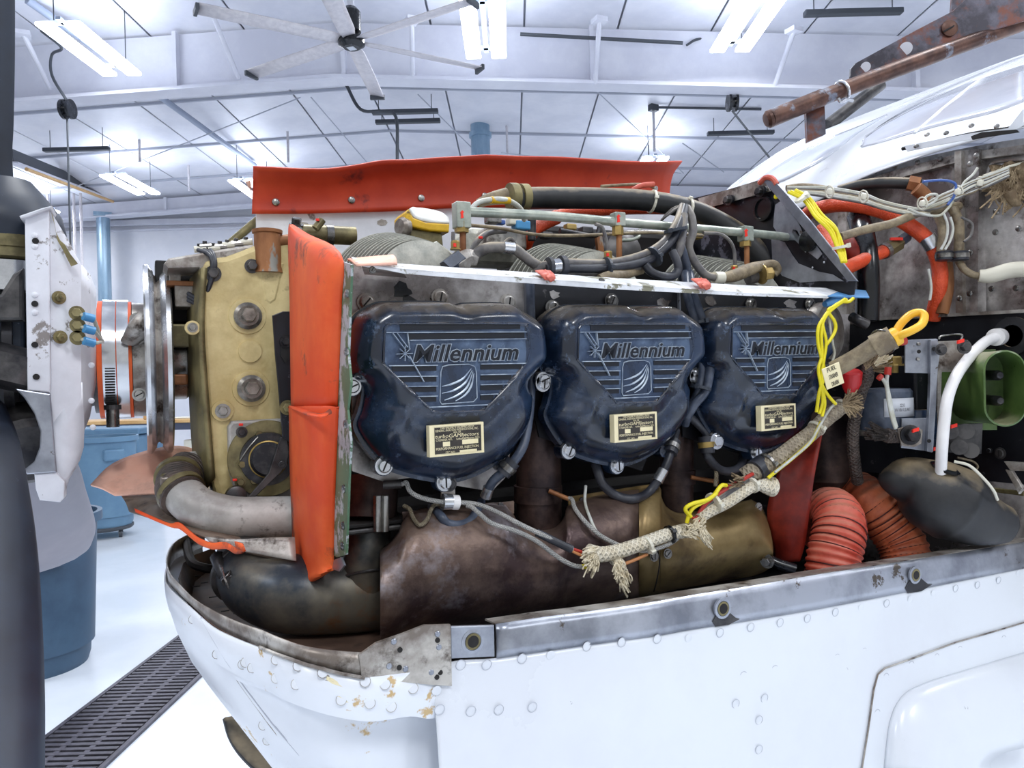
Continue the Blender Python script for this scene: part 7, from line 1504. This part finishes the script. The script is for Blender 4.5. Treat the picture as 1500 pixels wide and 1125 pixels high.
for k, (px, py) in enumerate(((692, 939), (1058, 891), (1340, 842))):
    p = rp(px, py, -.003); b = link('fastener_receptacle', lathe(NB(), p, (0, -1, 0), [(.0105, -.001), (.0105, .0012), (.0078, .0016), (.0072, .0002), (.0072, 0)], 28), 'bare_alu', cw, smooth=30); s = (p - EYE).dot(FW) / FPX
    link('receptacle_cup', lathe(NB(), p + V((0, -.0018, 0)), (0, -1, 0), [(.0072, 0), (.0035, .0002), (0, .0002)], 24), 'olive_metal', b); link('receptacle_core', lathe(NB(), p + V((0, -.0021, 0)), (0, -1, 0), [(.0052, 0), (0, .0002)], 20, 1, 1), 'black_and_shade', b)
    if k: link('dark_stain', prism(NB(), [rp(px + a, py + c, -.0028) for a, c in ((-14, 20), (-6, 6), (8, 4), (20, 14), (26, 20 - (4 if k == 1 else 6)), (10, 24), (-10, 27))], (0, .0008, 0)), 'dark_steel', cw)
rv = [(1009, 935), (1055, 927), (1100, 919), (1143, 912), (1183, 906), (1224, 897), (1262, 890), (1299, 884), (1334, 878), (1368, 869), (1400, 862), (1432, 857), (1463, 850), (1492, 840), (963, 936), (911, 941), (860, 947), (807, 960), (765, 965), (713, 974), (675, 974),
      (1089, 990), (1135, 981), (1120, 1023), (1078, 1031), (1112, 1055), (1266, 955), (1226, 964), (1112, 1098), (780, 1036), (731, 1040), (690, 1042), (644, 1040), (1298, 992), (1335, 974), (1372, 963), (1406, 952), (1439, 943), (1470, 936), (1285, 1045), (1276, 1092), (640, 1012)]
for px, py in rv:
    p = rp(px, py, -.004 if py > 1000 or px > 1290 and py > 900 else -.0025); b = link('rivet', lathe(NB(), p + V((0, .0005, 0)), (0, -1, -.1), [(.0042, 0), (.0040, .0001), (.0034, .0002), (0, .0003)], 18), 'cowl_white', cw, smooth=25)
    if random.random() < .8: link('rivet_edge', ring(NB(), p, (0, -1, -.1), .0046, .00022, 20, 4), 'seam', b)
# nose bowl details: vertical joint at 630, seam lines and scoop recess
def nb(px, py, dy=-.004):
    r = ray(px, py); best = None
    from mathutils.geometry import intersect_ray_tri
    G = NBROWS
    for i in range(len(G) - 1):
        for k in range(len(G[0]) - 1):
            for tri in ((G[i][k], G[i + 1][k], G[i + 1][k + 1]), (G[i][k], G[i + 1][k + 1], G[i][k + 1])):
                h = intersect_ray_tri(*tri, r, EYE, True)
                if h is not None and (best is None or (h - EYE).length < (best - EYE).length): best = h
    return None if best is None else best - r.normalized() * abs(dy)

def nline(name, pts, r, m, sub=5):
    P = []
    for (a, b), (c, d) in zip(pts, pts[1:]):
        for k in range(sub):
            q = nb(a + (c - a) * k / sub, b + (d - b) * k / sub, .003)
            if q is not None: P.append(q)
    if len(P) > 2: return link(name, sweep(NB(), P, r, raw=True, n=6), m, cw, smooth=True)
nline('panel_seam', [(295, 905), (312, 935), (332, 968), (362, 1010), (400, 1060), (450, 1118)], .0012, 'seam'); nline('panel_seam', [(300, 915), (322, 955), (350, 1000), (395, 1062), (440, 1120)], .0008, 'dirty_alu')
nline('rim_groove', [(252, 858), (264, 871), (285, 890), (317, 918), (350, 935), (402, 957), (447, 973), (496, 986), (544, 995)], .0016, 'dirty_alu')
for px, py in ((283, 907), (318, 958), (386, 1062), (392, 1084), (356, 973), (370, 978), (434, 1002), (405, 966), (437, 975), (535, 998), (605, 1008), (473, 985), (405, 993), (500, 1025), (573, 1035), (564, 1002), (542, 1030), (360, 970)):
    q = nb(px, py, .0028)
    if q is not None:
        n_ = (EYE - q).normalized(); b = link('nose_rivet', lathe(NB(), q, n_, [(.0042, 0), (.004, .0002), (.003, .0004), (0, .0005)], 16), 'cowl_white', cw, smooth=25); link('rivet_edge', ring(NB(), q, n_, .0042, .0003, 18, 4), 'dirty_alu', b)
random.seed(21)
for px, py, s, m in ((418, 968, 15, 'pink_rubber'), (446, 978, 17, 'pink_rubber'), (470, 990, 20, 'pink_rubber'), (474, 978, 13, 'orange_rubber'), (424, 970, 8, 'orange_rubber'), (448, 992, 14, 'cap_yellow'), (488, 998, 14, 'cream'), (336, 934, 10, 'cream'), (356, 950, 9, 'cream'), (390, 962, 12, 'cream'), (502, 1025, 9, 'cream')):
    P = [nb(px + s * random.uniform(.6, 1.1) * cos(2 * pi * k / 9) + s * .3 * sin(2 * pi * k / 9), py + s * .42 * random.uniform(.6, 1.2) * sin(2 * pi * k / 9) + s * .35 * cos(2 * pi * k / 9), .0026) for k in range(9)]
    if all(q is not None for q in P): link('paint_chip', prism(NB(), P, ray(px, py).normalized() * .0004), {'pink_rubber': 'dirty_alu', 'cap_yellow': 'olive_metal'}.get(m, m), cw)
# dark pan inside the nose and the bay floor
pan = [V((q.x, q.y, 1.3 - .262)) for q in [a for a, b in rim_rows]]
cen = V((.45, 1.1, 1.3 - .29))
bm = NB(); grid(bm, [[V((q.x + (cen.x - q.x) * .03, q.y + (cen.y - q.y) * .03, 1.3 - .235)) for q in NB_n], [q.lerp(cen, .06) for q in pan], [q.lerp(cen, .35) for q in pan], [q.lerp(cen, .99) for q in pan]]); bm.normal_update()
solid(link('inner_pan', bm, 'shaded_brown_pan', cw, smooth=40), .002, 0)
for k in range(9):
    q = AZ((276, 283, 290, 300, 288, 312, 330, 348, 268)[k], (836, 843, 852, 862, 868, 884, 905, 908, 822)[k], -.262); link('drain_slot', abox(NB(), q + V((0, 0, .008)), .009, .002, .001), 'black_and_shade', cw)
bm = NB(); abox(bm, (.70, 1.14, 1.3 - .335), .94, .96, .01); link('bay_floor', bm, 'black_and_shade', cw)
bm = NB(); abox(bm, (.70, 1.66, 1.12), .9, .01, .34); link('far_wall', bm, 'black_and_shade', cw)
link('inner_angle', sweep(NB(), [AZ(272, 790, -.215), AZ(280, 822, -.225), AZ(300, 832, -.23), AZ(322, 834, -.235)], .006, n=8), 'black_and_shade', cw, smooth=True)
# blister fairing at the lower right
fp = [(1262, 1130), (1272, 1068), (1280, 1010), (1286, 988), (1296, 979), (1330, 967), (1400, 941), (1460, 924), (1520, 906)]
P = [rp(a, b, -.0045) for a, b in fp]; Q = [rp(1520, 1010, -.0045), rp(1520, 1130, -.0045)]
link('blister_panel', prism(NB(), P + Q, (0, .003, 0)), 'cowl_white', cw)
link('blister_edge', sweep(NB(), [rp(a, b, -.0052) for a, b in fp], .0010, raw=True, n=6), 'dirty_alu', cw, smooth=True)
rows = [[rp(a, b, -.0045) for a, b in ((1295, 1130), (1303, 1060), (1320, 1022), (1352, 1002), (1420, 980), (1520, 950))], [rp(a, b, -.016) for a, b in ((1312, 1130), (1320, 1075), (1338, 1038), (1366, 1018), (1425, 1000), (1520, 972))], [rp(a, b, -.03) for a, b in ((1350, 1130), (1360, 1100), (1378, 1072), (1398, 1058), (1440, 1044), (1520, 1020))], [rp(a, b, -.036) for a, b in ((1450, 1130), (1450, 1120), (1455, 1112), (1462, 1106), (1480, 1100), (1520, 1090))]]
sheet('blister_bulge', rows, 'cowl_white', .002, cw, ku=4, kv=4)
# dark rubber air scoop lip under the nose
sc = thing('air_scoop_lip', 'dark curved rubber scoop lip under the cowling nose', 'air scoop', AD(380, 1130, .9))
rows = [[AD(a, b, d) for d in (.93, .90)] for a, b in ()]
sheet('lip', [[AD(328, 1052, .96), AD(350, 1050, .98)], [AD(334, 1078, .95), AD(380, 1072, .97)], [AD(350, 1104, .93), AD(405, 1100, .95)], [AD(376, 1130, .91), AD(432, 1125, .93)], [AD(410, 1155, .88), AD(470, 1150, .9)]], 'black_rubber', .006, sc)
